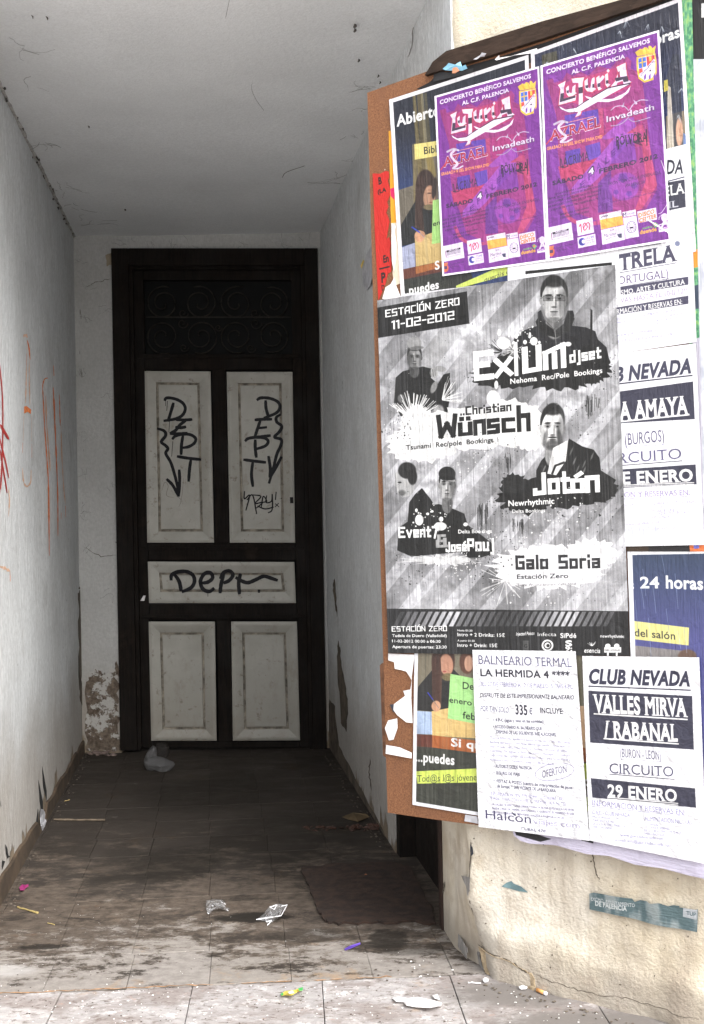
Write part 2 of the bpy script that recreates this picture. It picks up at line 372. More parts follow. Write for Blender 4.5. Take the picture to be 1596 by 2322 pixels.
def place_piece(name, w, l, h, b, org, parent, mat, rz, cache={}):
    key = (name, round(w, 3), round(l, 3))
    if key not in cache:
        v, f = tile_mesh(w, l, h, b)
        me = bpy.data.meshes.new(name); me.from_pydata([(p[0]-w/2, p[1]-l/2, p[2]) for p in v], [], f); me.update(); me.materials.append(mat)
        cache[key] = me
    o = bpy.data.objects.new(name, cache[key]); COL.objects.link(o); o.parent = parent
    o.location = Vector([float(q) for q in org])-worldloc(parent)
    o.rotation_euler = (rng.gauss(0, .0014), rng.gauss(0, .0014), rz+rng.gauss(0, .0018))
    return o
rz_t = math.atan2(TX[1], TX[0])*.5+(math.atan2(TD[1], TD[0])-pi/2)*.5
for j in range(0, 14):
    for i in range(-5, 4):
        c = tp((i+.5)*TWD, (j+.5)*TLN, rng.uniform(-.0012, .0008))
        # keep tiles between the walls
        yy = c[1]; xl = LW0[0]+(LW1[0]-LW0[0])*(LW0[1]-yy)/(LW0[1]-LW1[1]); xr = RW0[0]+(RW1[0]-RW0[0])*(RW0[1]-yy)/(RW0[1]-RW1[1])
        if c[0] < xl-.14 or c[0] > xr+.22 or yy > 5.1: continue
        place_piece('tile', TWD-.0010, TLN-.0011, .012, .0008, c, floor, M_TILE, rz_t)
# pavement outside: one ground sheet, then flagstones in front of the sill
g = MB(); g.add([(-80, -80, -.045), (80, -80, -.045), (80, 40, -.045), (-80, 40, -.045)], [(0, 1, 2, 3)])
g.build('street_ground', M_ROAD, kind='structure', label='pale street ground running away in front of the house')
pv = MB(); pv.add([tp(-2.3, -.006, -.009), tp(3.2, -.006, -.009), tp(3.2, -3.0, -.009), tp(-2.3, -3.0, -.009)], [(3, 2, 1, 0)])
pave = pv.build('pavement', M_GROUT, kind='structure', label='worn pavement of grey flagstones before the passage')
SL = .292
for j in range(0, 9):
    for i in range(-7, 10):
        c = tp(-.052+(i+.5)*SL+(0.0 if j == 0 else .11*(j % 3)), -.004-(j+.5)*SL, -.0015+rng.uniform(-.0010, .0010))
        place_piece('flagstone', SL-.0018, SL-.0018, .012, .001, c, pave, M_SLAB, rz_t*.6)

def wall_grid(name, p00, p10, zs0, zs1, nu, nv, n, mat, amp, seed, wave=None, **k):
    """rough plaster sheet from p00 to p10 (foot points), height zs0..zs1, with real unevenness"""
    r = np.random.RandomState(seed); co = r.randn(9, 9); V = []; U = []
    def lo(u, v):
        x, y = u*7.99, v*7.99; i, j = int(x), int(y); a, b = x-i, y-j; a = a*a*(3-2*a); b = b*b*(3-2*b)
        return (co[i, j]*(1-a)+co[i+1, j]*a)*(1-b)+(co[i, j+1]*(1-a)+co[i+1, j+1]*a)*b
    L_ = np.linalg.norm(np.array(p10)-np.array(p00))
    def wv(p):
        u = min(1, max(0, float(np.linalg.norm((p-np.array(p00))[:2]))/L_)); v = min(1, max(0, (p[2]-zs0)/(zs1-zs0)))
        return lo(u, v)*amp*min(1, 8*min(u, 1-u))*min(1, 8*min(v, 1-v))
    if wave: WAVE[wave] = wv
    for j in range(nv+1):
        for i in range(nu+1):
            u, v = i/nu, j/nv; p = np.array(p00)*(1-u)+np.array(p10)*u; p = p+np.array([0, 0, zs0+(zs1-zs0)*v])
            e = min(1, 8*min(u, 1-u))*min(1, 8*min(v, 1-v)); V.append(p+n*(lo(u, v)*amp*e))
    F = [(j*(nu+1)+i, j*(nu+1)+i+1, (j+1)*(nu+1)+i+1, (j+1)*(nu+1)+i) for j in range(nv) for i in range(nu)]
    nf = len(F); nb = len(V)
    # back and rim, so that the wall has its thickness
    T = .15
    b = [np.array(p00)+np.array([0, 0, zs0])-n*T, np.array(p10)+np.array([0, 0, zs0])-n*T, np.array(p10)+np.array([0, 0, zs1])-n*T, np.array(p00)+np.array([0, 0, zs1])-n*T]
    V += b; c = [0, nu, nv*(nu+1)+nu, nv*(nu+1)]
    F += [(nb, nb+3, nb+2, nb+1)]+[(nb+a, nb+(a+1) % 4, c[(a+1) % 4], c[a]) for a in range(4)]
    return mk(name, V, F, mat, smooth=False, **k)
LWF = np.array([LW0[0]+(LW1[0]-LW0[0])*(LW0[1]-5.07)/(LW0[1]-LW1[1]), 5.07, 0])
left_wall = wall_grid('passage_wall', LWF, LW1, -.02, CEIL, 60, 40, LN, M_LEFT, .0035, 3, 'left', label='grey-white left wall of the passage with orange and red scrawls', cat='wall')
for p in left_wall.data.polygons: p.use_smooth = True
def rfoot(y): return RW0+(RW1-RW0)*((RW0[1]-y)/(RW0[1]-RW1[1]))
RF, RO0, RO1, RE = rfoot(5.07), rfoot(3.452), rfoot(2.80), rfoot(2.546)
right_wall = thing('passage_wall', 'grey-white right wall of the passage with a dark side doorway', 'wall', tuple(rfoot(4)), None)
wall_grid('plaster', RF, RO0, -.02, CEIL, 40, 40, RN, M_RIGHT, .003, 5, 'right', parent=right_wall)
wall_grid('lintel_plaster', RO0, RO1, 1.95, CEIL, 8, 8, RN, M_RIGHT, .001, 6, parent=right_wall)
wall_grid('jamb_plaster', RO1, RE, 1.2, CEIL, 12, 30, RN, M_RIGHT, .0015, 8, parent=right_wall)
# door wall
bwall = thing('end_wall', 'white end wall around the door, cracked and bare at its foot', 'wall', (-.6, 5.03, 0))
fT = [bw(254, 565), bw(720, 565)]; fB = [bw(275, 1700), bw(741, 1693)]
x0, x1 = fB[0][0], fB[1][0]; zt = 2.284
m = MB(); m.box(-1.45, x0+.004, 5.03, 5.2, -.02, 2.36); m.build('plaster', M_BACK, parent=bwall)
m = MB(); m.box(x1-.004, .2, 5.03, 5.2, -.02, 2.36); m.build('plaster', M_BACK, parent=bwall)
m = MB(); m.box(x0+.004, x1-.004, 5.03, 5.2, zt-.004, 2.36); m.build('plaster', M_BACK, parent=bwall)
m = MB(); m.box(-1.45, .3, 5.34, 5.38, -.02, 2.36); m.build('dark_hall', M_BLACK, parent=bwall)
# ceiling and the house above it
cl = MB(); n1, n2 = 30, 24
V = []; F = []
rr = np.random.RandomState(4)
cz = rr.randn(7, 7)*.0045
def cn(u, v):
    x, y = u*5.99, v*5.99; i, j = int(x), int(y); a, b = x-i, y-j; a = a*a*(3-2*a); b = b*b*(3-2*b)
    return (cz[i, j]*(1-a)+cz[i+1, j]*a)*(1-b)+(cz[i, j+1]*(1-a)+cz[i+1, j+1]*a)*b
for j in range(n2+1):
    for i in range(n1+1):
        u, v = i/n1, j/n2; y = 2.56+(5.1-2.56)*v; V.append((-1.5+(.30+1.5)*u, y, CEIL-.004+cn(u, v)))
F = [(j*(n1+1)+i, (j+1)*(n1+1)+i, (j+1)*(n1+1)+i+1, j*(n1+1)+i+1) for j in range(n2) for i in range(n1)]
nb = len(V); V += [(-1.5, 2.56, 2.6), (.3, 2.56, 2.6), (.3, 5.1, 2.6), (-1.5, 5.1, 2.6)]
F += [(nb, nb+1, nb+2, nb+3)]
ceiling = mk('passage_ceiling', V, F, M_CEIL, smooth=True, label='grey-white plaster ceiling sloping back into the dark passage', cat='ceiling')
# side doorway in the right wall
sd = thing('side_doorway', 'dark wooden side doorway low down behind the poster board', 'doorway', tuple(rfoot(3.12)))
def rq(y, off, z): p = rfoot(y)+RN*off; return np.array([p[0], p[1], z])
def rbox(m, ya, yb, oa, ob, za, zb):
    return m.hexa([rq(ya, oa, za), rq(yb, oa, za), rq(yb, oa, zb), rq(ya, oa, zb)], [rq(ya, ob, za), rq(yb, ob, za), rq(yb, ob, zb), rq(ya, ob, zb)])
m = MB(); rbox(m, 2.798, 2.828, .006, -.10, -.01, 1.95); o = m.build('post', M_POST, parent=sd); bevel(o, .003)
m = MB(); rbox(m, 3.40, 3.451, -.004, -.10, -.01, 1.95); o = m.build('jamb', M_WOOD, parent=sd); bevel(o, .003)
m = MB(); rbox(m, 2.828, 3.40, -.055, -.075, -.01, .245); o = m.build('kickboard', M_WOOD, parent=sd); bevel(o, .004)
m = MB(); rbox(m, 2.828, 3.40, -.062, -.072, .2452, 1.95); m.build('light_panel', simple('dull_cream_panel', (.46, .43, .37), .7, .2, 9), parent=sd)
m = MB(); rbox(m, 2.828, 3.40, -.046, -.0545, .225, .249); m.build('moulding', M_WOOD, parent=sd)
m = MB(); rbox(m, 2.75, 3.5, -.105, -.13, -.01, 2.0); m.build('backing', M_BLACK, parent=sd)
# the street front: a pier with rough beige render, its arris worn at the foot
front = thing('house_front', 'beige roughcast house front carrying the poster board', 'wall', tuple(FP), None)
S = [0, .004, .012, .03]+[.03+.0165*k for k in range(1, 60)]+[1.2, 1.6, 2.4, 4, 7]
Zs = [-.05+.0155*k for k in range(0, 42)]+[.66, .8, 1.1, 1.5, 1.9, 2.1]+[2.1+.03*k for k in range(1, 12)]+[2.7, 3.2, 4.5, 6.5]
r1 = np.random.RandomState(21); na = r1.randn(40, 60)
def nz(x, y, a=na):
    x %= 38.99; y %= 58.99; i, j = int(x), int(y); p, q = x-i, y-j; p = p*p*(3-2*p); q = q*q*(3-2*q)
    return (a[i, j]*(1-p)+a[i+1, j]*p)*(1-q)+(a[i, j+1]*(1-p)+a[i+1, j+1]*p)*q
V = []
def front_out(s, z):
    ledge = .115+.012*nz(s*14, 3)-.055*max(0, min(1, s/.7)) + .02
    out = nz(s*22, z*22+7)*.0022 + nz(s*5, z*5+30)*.0035
    if z < ledge: out += .010*min(1, (ledge-z)/.012)+nz(s*30, z*30)*.0025
    worn = max(0, 1-s/.07)*max(0, min(1, (.16-z)/.12))
    out -= worn*.055
    out += -.006*max(0, 1-s/.012)
    return out*(1 if z < 2.3 else .5), worn
WAVE['front'] = lambda s, z: front_out(s, z)[0]
for z in Zs:
    for s in S:
        out, worn = front_out(s, z)
        ss = s+worn*.012+(nz(z*12, 11)*.0035 if s < .02 else 0)*(1 if z < 2.1 else .6)
        V.append(fsz(ss, z, out))
W = len(S)
F = [(j*W+i, j*W+i+1, (j+1)*W+i+1, (j+1)*W+i) for j in range(len(Zs)-1) for i in range(W-1)]
ff = mk('render', V, F, M_STUCCO, parent=front, smooth=True)
# cheek of the pier, smooth and beige, between arris and door post
V = []; YS = np.linspace(2.80, 2.546, 13); Z2 = [z for z in Zs if z <= 1.25]
for jz, z in enumerate(Z2):
    for i, y in enumerate(YS):
        p = rfoot(y)+np.array([0, 0, z]); k = i/(len(YS)-1)
        worn = k**4*max(0, min(1, (.16-z)/.12))
        p = p - RN*(worn*.05) + RN*(nz(y*40, z*18+5)*.0012 if 0 < i < len(YS)-1 else 0)
        if i == len(YS)-1: p = np.array(ff.data.vertices[Zs.index(z)*W].co)+np.array(worldloc(front))
        V.append(p)
n = len(YS)
F = [(j*n+i, j*n+i+1, (j+1)*n+i+1, (j+1)*n+i) for j in range(len(Z2)-1) for i in range(n-1)]
mk('cheek', V, F, M_SMOOTH, parent=front, smooth=True)
# left part of the street front and the storey over the passage (out of the picture, they shade the passage as the house does)
m = MB(); m.hexa([(-7, 2.3, -.05), (LW1[0], 2.54, -.05), (LW1[0], 2.54, 6.5), (-7, 2.3, 6.5)], [(-7, 2.9, -.05), (LW1[0]-.12, 2.9, -.05), (LW1[0]-.12, 2.9, 6.5), (-7, 2.9, 6.5)]); m.build('render', M_STUCCO, parent=front)
m = MB(); m.hexa([(LW1[0]-.12, 2.541, CEIL+.005), (.25, 2.547, CEIL+.005), (.25, 2.547, 6.5), (LW1[0]-.12, 2.541, 6.5)], [(LW1[0]-.12, 2.9, CEIL+.005), (.25, 2.9, CEIL+.005), (.25, 2.9, 6.5), (LW1[0]-.12, 2.9, 6.5)]); m.build('render', M_STUCCO, parent=front)

# ------------------------------------------------------------------ wear on the walls
r3 = random.Random(11)
def poly_px(name, px, proj, off, mat, parent, t=.0006, nrm=None, amp=0, k=4, **kw):
    pts = jitter_poly(px, amp, k, r3) if amp else px
    m = MB(); P = [proj(x, y, off) for x, y in pts]
    m.slab(P, nrm, t); return m.build(name, mat, parent=parent, **kw)
NB = np.array([0, -1., 0])
# bare patches left of the door and along the two side walls
poly_px('bare_patch', [(196, 1545), (215, 1520), (240, 1528), (266, 1502), (268, 1570), (272, 1700), (196, 1700)], bw, .001, M_PEELD, bwall, .0012, NB, 4.5, 7)
poly_px('bare_patch', [(240, 578), (254, 572), (254, 600), (243, 603)], bw, .001, simple('tan_old_plaster', (.30, .25, .18)), bwall, .0008, NB, 1.5)
poly_px('bare_patch', [(178, 1345), (181, 1330), (189, 1372), (190, 1405), (186, 1480), (185, 1600), (179, 1560), (177, 1420)], lwp, .001, M_PEEL, left_wall, .001, LN, 2.2, 6)
poly_px('bare_patch', [(755, 1320), (759, 1312), (762, 1370), (765, 1398), (760, 1380), (756, 1345)], rwp, .0012, M_PEEL, right_wall, .001, RN, 1)
poly_px('bare_patch', [(766, 1452), (771, 1475), (776, 1520), (785, 1560), (790, 1605), (786, 1660), (775, 1640), (770, 1570), (764, 1500)], rwp, .0012, M_PEEL, right_wall, .001, RN, 1.5)
poly_px('bare_patch', [(746, 1585), (757, 1600), (768, 1690), (790, 1730), (830, 1812), (870, 1880), (885, 1925), (885, 1931), (740, 1690)], rwp, .001, M_PEEL, right_wall, .001, RN, 2)
poly_px('grey_patch', [(1012, 2123), (1026, 2128), (1050, 2130), (1058, 2160), (1085, 2190), (1100, 2222), (1060, 2215), (1035, 2180)], lambda x, y, o: rwp(x, y, -.03) if x < 1052 else fps(x, y, .002), -.004, M_PEELG, front, .001, FN, 2)
# gashes and lifting paint, left wall foot (dark hollows with a curled lip)
def g4(x, y): return (x*.2486, 1643.7+y*.2486)     # from a close-up of the left foot
for gash in ([(387, 370), (405, 480), (424, 600), (425, 690), (412, 640), (395, 560)], [(352, 500), (372, 600), (390, 700), (395, 790), (380, 800), (362, 700)],
             [(345, 760), (330, 880), (320, 1000), (345, 1060), (395, 1055), (360, 960), (350, 860)], [(45, 1085), (62, 1130), (72, 1190), (88, 1195), (60, 1215), (48, 1170)],
             [(14, 1235), (40, 1240), (22, 1290), (10, 1320)], [(12, 690), (18, 740), (14, 742)]):
    poly_px('gash', [g4(*q) for q in gash], lwp, .0012, M_BLACK, left_wall, .0004, LN, .4, 2)
m = MB()
for fk in ([(395, 790), (372, 770), (340, 765), (356, 840), (352, 920), (375, 1045), (398, 1030), (375, 950), (388, 880), (402, 840)],):
    P = [lwp(*g4(*q), .004+.004*((i*7) % 3)) for i, q in enumerate(fk)]; m.slab(P, LN, .002)
m.build('paint_flake', M_SCRAPG, parent=left_wall)
# skirting band, left
def foot_band(px_foot, h, proj): return [proj(*p, .003) for p in px_foot]
m = MB(); ys = np.linspace(5.05, 2.56, 34); V = []; rk = random.Random(5)
for y in ys:
    u = (LW0[1]-y)/(LW0[1]-LW1[1]); p = LW0+(LW1-LW0)*u
    h = .052+rk.uniform(-.006, .006)+(.012 if y < 3.4 else 0)
    if 3.72 < y < 3.9: h = .012
    V += [p+LN*.009+np.array([0, 0, -.005]), p+LN*(.008+rk.uniform(-.001, .001))+np.array([0, 0, h]), p+LN*.0+np.array([0, 0, h+.004])]
k = len(ys); F = []
for i in range(k-1):
    for j in range(2): F.append((i*3+j, i*3+3+j, i*3+4+j, i*3+1+j))
mk('skirting', V, F, M_SKIRT, parent=left_wall)
# crumbling bead of plaster in the ceiling crease, left; dust and cobweb threads
def crease_tube(a, b, n, r0, amp, rg):
    P = []; R_ = []
    for i in range(n):
        t = i/(n-1); p = np.array(a)*(1-t)+np.array(b)*t; P.append(p+np.array([rg.uniform(-amp, amp), 0, rg.uniform(-amp, amp)])); R_.append(r0*rg.uniform(.5, 1.25))
    return P, R_
a = LWF+np.array([0.003, 0, CEIL-.004]); b = LW1+np.array([.003, 0, CEIL-.004])
P, R_ = crease_tube(a, b, 90, .007, .0018, rk); m = MB(); m.tube(P, R_, 6); m.build('crease_plaster', M_BEAD, parent=left_wall, smooth=True)
m = MB()
for i in range(34):
    t = rk.random()**.8; p = a*(1-t)+b*t; c0 = p+np.array([rk.uniform(.0, .012), 0, rk.uniform(-.03, .002)])
    m.tube([c0, c0+np.array([.002, rk.uniform(-.02, .02), rk.uniform(-.012, .004)])], [rk.uniform(.002, .005), .001], 5)
m.build('dirt_clots', M_DUST, parent=left_wall, kind='stuff')
def web(m, p, ax, ay, n, L, rg):
    for _ in range(n):
        q = np.array(p)+ax*rg.uniform(-.5, .5)*L+ay*rg.uniform(-.3, .3)*L; an = rg.uniform(0, 2*pi); P = [q.copy()]
        for k in range(rg.randint(3, 7)):
            an += rg.uniform(-.7, .7); q = q+(ax*cos(an)+ay*sin(an))*L*.16; P.append(q.copy())
        m.tube(P, rg.uniform(.00025, .0006), 3)
m = MB(); ax, ay, az = np.array([1., 0, 0]), np.array([0, 1., 0]), np.array([0, 0, 1.])
def cp(x, y): p = fl(x, y, CEIL-.006); return p
for (x, y, L, n) in ((60, 205, .12, 5), (20, 110, .1, 4), (110, 330, .12, 5), (150, 430, .12, 6), (200, 505, .14, 6), (770, 410, .14, 7), (800, 360, .1, 5), (848, 250, .07, 7), (842, 200, .06, 9), (805, 310, .08, 4), (725, 505, .12, 5), (160, 470, .1, 4)):
    web(m, cp(x, y), ax, ay, n, L, rk)
hair = [fl(x, y, CEIL-.007) for x, y in smooth_path([(520, 0), (508, 60), (510, 82)], 5)]; m.tube(hair, .00045, 3)
hair = [fl(x, y, CEIL-.007) for x, y in smooth_path([(558, 148), (572, 180), (570, 200), (580, 225), (598, 250)], 5)]; m.tube(hair, .00045, 3)
hair = [fl(x, y, CEIL-.007) for x, y in smooth_path([(640, 402), (650, 390), (690, 376)], 5)]; m.tube(hair, .0011, 3)
m.build('cobweb', M_DUST, kind='stuff', parent=ceiling)
m = MB()
for (x, y, r) in ((803, 62, .006), (803, 72, .005), (812, 140, .004), (284, 477, .005), (202, 290, .003), (860, 190, .003), (856, 175, .003), (108, 45, .0025), (75, 42, .002), (767, 498, .003)):
    c0 = cp(x, y); m.tube([c0, c0+np.array([.003, -.012, -.001]), c0+np.array([.001, -.02, 0])], [r*.5, r*.8, r*.2], 5)
m.build('dirt_clots', M_DUST, kind='stuff', parent=ceiling)
m = MB()
for (x, y) in ((262, 560), (300, 555), (340, 552), (385, 548), (430, 556), (560, 553), (640, 545), (690, 540)): web(m, bw(x, y, .003), ax, az, 3, .06, rk)
for (x, y) in ((190, 600), (205, 650), (188, 720), (186, 850), (188, 990), (190, 1070), (192, 1160), (250, 700), (245, 900), (254, 1100), (200, 1250), (250, 1340)): web(m, bw(x, y, .003), ax, az, 4, .05, rk)
m.build('cobweb', M_DUST, kind='stuff', parent=bwall)
m = MB()   # black holes in the corner left of the door
for (x, y, r) in ((182, 708, .022), (184, 718, .018), (181, 800, .012), (184, 842, .02), (186, 850, .018), (190, 1020, .009), (188, 1140, .009), (192, 1170, .007), (186, 990, .006)):
    pts = [bw(x+r*120*cos(t)*rk.uniform(.4, 1.1)*.4, y+r*420*sin(t)*rk.uniform(.5, 1.1), .001) for t in np.linspace(0, 2*pi, 9)[:-1]]; m.slab(pts, NB, .0006)
m.build('plaster_holes', M_PEEL, kind='stuff', parent=bwall)
# cracks as fine dark grooves
def crack(px, w, proj, parent, amp=1.5, mat=M_CRACK, nseg=6):
    out = []
    for a_, b_ in zip(px[:-1], px[1:]):
        for j in range(nseg): t = j/nseg; out.append((a_[0]*(1-t)+b_[0]*t+rk.uniform(-amp, amp), a_[1]*(1-t)+b_[1]*t+rk.uniform(-amp, amp)))
    out.append(px[-1]); mb = MB(); ribbon(mb, out, w, proj, .0009, .3, False, .9, rk); return mb.build('crack', mat, parent=parent)
crack([(942, 0), (945, 25), (938, 45)], 2.2, rwp, right_wall); crack([(938, 45), (936, 95), (925, 130)], 1.2, rwp, right_wall)
crack([(195, 650), (215, 640), (250, 632)], 1.4, bw, bwall); crack([(190, 1240), (230, 1262), (262, 1258)], 1.2, bw, bwall); crack([(200, 1590), (212, 1580), (262, 1582)], 3, bw, bwall)
crack([(840, 1720), (838, 1755), (842, 1790)], 2, rwp, right_wall)
def fpz(x, y, o): return fps(x, y, .0008)
c4 = lambda x, y: (793.5+x*.5029, 1757+y*.5029)
crack([c4(*q) for q in ((1095, 340), (1102, 400), (1112, 450), (1125, 470))], 2.2, lambda x, y, o: fps(x, y, .0008), front, 1)
crack([c4(*q) for q in ((830, 885), (900, 915), (1000, 950), (1110, 985), (1250, 1000), (1400, 1045), (1580, 1095))], 1.3, fpz, front, 3.0)
crack([c4(*q) for q in ((548, 770), (600, 790), (700, 815), (760, 850), (800, 880), (830, 890))], 2.4, fpz, front, 1.5)
crack([c4(*q) for q in ((543, 290), (545, 330), (541, 455), (543, 560), (541, 640))], 3.0, lambda x, y, o: fps(x, y, .0008), front, 1)
crack([c4(*q) for q in ((430, 480), (425, 520), (415, 535))], 2.5, lambda x, y, o: rwp(x, y, .003), front, 1)
M_TAN = simple('broken_tan_render', (.40, .31, .20), .95, .45, 40, .8, .006)
poly_px('broken_edge', [c4(*q) for q in ((556, 785), (600, 792), (700, 820), (760, 850), (830, 888), (850, 940), (838, 972), (780, 958), (700, 935), (612, 915), (590, 880))], fps, .0012, M_TAN, front, .0012, FN, 2.2, 5)
poly_px('broken_edge', [c4(*q) for q in ((428, 640), (440, 660), (470, 700), (500, 740), (525, 790), (520, 830), (500, 800), (470, 760), (440, 725), (428, 700))], lambda x, y, o: rwp(x, y, -.004), 0, M_PEELG, front, .001, RN, 1.4, 5)
M_HOLE = simple('blue_black_chip', (.03, .035, .05), .8)
poly_px('chip', [c4(*q) for q in ((542, 315), (552, 325), (556, 355), (546, 365), (540, 345))], fps, .001, M_HOLE, front, .0006, FN, .4, 2)
poly_px('chip', [c4(*q) for q in ((508, 452), (548, 460), (545, 520), (538, 545), (530, 500))], lambda x, y, o: rwp(x, y, .003), 0, M_PEELG, front, .001, RN, .6, 3)
m = MB()
for _ in range(60):
    x, y = rk.uniform(560, 1590), rk.uniform(260, 980); x, y = c4(x, y); r = rk.uniform(.5, 2.2)
    pts = [(x+r*cos(t)*rk.uniform(.5, 1.3), y+r*sin(t)*rk.uniform(.5, 1.3)) for t in np.linspace(0, 2*pi, 7)[:-1]]
    m.slab([fps(*p, .0004) for p in pts], FN, .0006)
m.build('pits', M_CRACK, kind='stuff', parent=front)

# scrawls on the left wall
gg = lambda x, y: (x*.342, 623.5+y*.342)
m = MB(); rk2 = random.Random(3)
for px, w in (([(290, 700), (288, 760), (296, 900), (302, 1100), (308, 1350), (312, 1550), (320, 1860)], 2.4), ([(288, 730), (300, 690), (322, 682)], 2.2), ([(357, 600), (360, 668)], 3), ([(354, 742), (360, 880), (366, 1080), (368, 1300), (374, 1560), (379, 1730)], 2.4),
              ([(392, 792), (394, 900), (397, 1000)], 2), ([(424, 1530), (428, 1605)], 2.4), ([(178, 430), (190, 490), (196, 560)], 2.6), ([(172, 520), (170, 600)], 2.2), ([(213, 1120), (216, 1210)], 2), ([(148, 1110), (148, 1180)], 2), ([(398, 1575), (399, 1618)], 2), ([(80, 1958), (83, 2030)], 3)):
    ribbon(m, [gg(*q) for q in px], w, lwp, .001, .3, True, .8, rk2)
m.slab([lwp(*gg(*q), .001) for q in ((152, 872), (168, 868), (200, 892), (198, 922), (176, 905), (154, 918))], LN, .0003)
m.build('orange_scrawl', M_ORANGE, parent=left_wall)
m = MB()
for px, w in (([(150, 410), (165, 395), (180, 415)], 5), ([(170, 600), (166, 720), (162, 850)], 2.5), ([(190, 560), (188, 700), (192, 860)], 2), ([(0, 1930), (40, 1940), (80, 1962)], 6), ([(205, 930), (210, 1100)], 2.2), ([(152, 930), (150, 1100)], 2), ([(150, 1280), (160, 1370), (185, 1400), (212, 1370), (214, 1290)], 3), ([(402, 1000), (404, 1200), (412, 1400), (424, 1520)], 2), ([(310, 800), (318, 1100), (322, 1300)], 3), ([(60, 1420), (66, 1500), (62, 1600)], 2.5)):
    ribbon(m, [gg(*q) for q in px], w, lwp, .0008, .3, True, 1.2, rk2)
m.build('faded_scrawl', M_ORANGEF, parent=left_wall)
m = MB()
for px, w in (([(-30, 480), (-4, 545), (12, 640), (24, 800), (26, 960), (20, 1150), (5, 1400), (-20, 1550)], 2.4), ([(10, 990), (35, 1040), (60, 1090)], 5), ([(-20, 1000), (10, 1110), (35, 1220), (60, 1345)], 3), ([(6, 1155), (25, 1290), (50, 1445)], 3), ([(25, 1050), (18, 1250), (8, 1420)], 2.2)):
    ribbon(m, [gg(*q) for q in px], w, lwp, .0014, .4, True, .2, rk2)
m.build('red_scrawl', M_RED, parent=left_wall)

# ------------------------------------------------------------------ the door
door = thing('panelled_door', 'dark brown door with dirty cream panels and black DEPT tags', 'door', (float(bw(500, 1700)[0]), 5.03, 0))
def dq(x0, y0, x1, y1, x2, y2, x3, y3): return [(x0, y0), (x1, y1), (x2, y2), (x3, y3)]
def dprism(name, q, front_, back_, mat=M_WOOD, parent=door, bv=.002, **k):
    m = MB(); a = [bw(x, y) for x, y in q]; A = [np.array([p[0], 5.03-front_, p[2]]) for p in a]; B = [np.array([p[0], 5.03-back_, p[2]]) for p in a]
    m.hexa([A[3], A[2], A[1], A[0]], [B[3], B[2], B[1], B[0]]); o = m.build(name, mat, parent=parent, **k)
    if bv: bevel(o, bv, 2)
    return o
# leaning verticals: x at height y for a line that is x at y=565
lx = lambda x, y: x+(y-565)*.0185
def strip(name, xa, xb, ya, yb, f, b, **k): return dprism(name, [(lx(xa, ya), ya), (lx(xb, ya), ya), (lx(xb, yb), yb), (lx(xa, yb), yb)], f, b, **k)
FL = 1699
strip('jamb', 254, 292, 565, FL, .022, -.10); strip('jamb', 690, 720, 565, FL, .022, -.10)
strip('frame_head', 292.3, 689.7, 565, 604, .0215, -.10)
strip('frame_bead', 292.3, 301, 604.3, FL, .012, -.02); strip('frame_bead', 681, 689.7, 604.3, FL, .012, -.02); strip('frame_bead', 301.3, 680.7, 604.3, 612, .012, -.02)
# leaf: stiles and rails
LF, LB = -.004, -.045
strip('stile', 301.3, 323, 612.3, FL-4, LF, LB); strip('stile', 658.5, 680.7, 612.3, FL-4, LF, LB)
strip('top_rail', 323.3, 658.2, 612.3, 634, LF-.0006, LB)
strip('transom_rail', 323.3, 658.2, 802, 838, LF-.0006, LB)
strip('lock_rail', 323.3, 658.2, 1232, 1270, LF-.0006, LB); strip('middle_rail', 323.3, 658.2, 1369, 1405, LF-.0006, LB); strip('bottom_rail', 323.3, 658.2, 1682, FL-4, LF-.0006, LB)
strip('muntin', 475, 506, 838.3, 1231.7, LF-.001, LB); strip('muntin', 475, 506, 1405.3, 1681.7, LF-.001, LB)
strip('drip_mould', 306, 676, 803, 812, .006, LF); strip('drip_mould', 306, 676, 1394, 1401, .003, LF); strip('drip_mould', 306, 676, 1240, 1247, .001, LF)
PQ = {}
PROF = ((0, .0005), (5, .0035), (9, .003), (25, -.007), (26, -.014), (30, -.014), (31, -.007), (33, -.0068))
def relief(q):
    ins = [p[0] for p in PROF]; dep = [p[1] for p in PROF]
    def f(x, y, off=0.0):
        t = (y-q[0][1])/(q[3][1]-q[0][1]); xl = q[0][0]+(q[3][0]-q[0][0])*t; xr = q[1][0]+(q[2][0]-q[1][0])*t
        d = max(0, min(x-xl, xr-x, y-q[0][1], q[3][1]-y)); d = 22 if 23 < d < 32 else d
        return bw(x, y, float(np.interp(d, ins, dep))+.0012+off)
    return f
def panel(q, label):
    """raised surround, mitred slope and sunk field, made as one lofted sheet plus its back"""
    (x0, y0), (x1, y1), (x2, y2), (x3, y3) = q; c = np.mean(np.array(q, float), axis=0); rings = []
    for ins, dep in ((0, -.012),)+PROF:
        r = []
        for (x, y) in q: r.append((x+(ins if x < c[0] else -ins), y+(ins if y < c[1] else -ins)))
        rings.append([np.array([*bw(*p)[[0]], 5.03-dep, bw(*p)[2]]) for p in r])
    V = [p for r in rings for p in r]; F = []
    for k in range(len(rings)-1):
        for i in range(4): F.append((k*4+i, k*4+4+i, k*4+4+(i+1) % 4, k*4+(i+1) % 4))
    e = (len(rings)-1)*4; F.append((e+3, e+2, e+1, e))
    mi = [1 if 16 <= i < 24 else 0 for i in range(len(F))]
    o = mk('panel', V, [f[::-1] for f in F], None, parent=door, label=label, mats=[M_PANEL, M_GROOVE], midx=mi); PQ[o.name] = q; return o
p1 = panel([(328, 841), (477, 842), (485, 1230), (334, 1230)], 'upper left cream panel with a vertical DEPT tag')
p2 = panel([(514, 843), (663, 843), (669, 1230), (521, 1230)], 'upper right cream panel with a DEPT tag and smaller scribble')
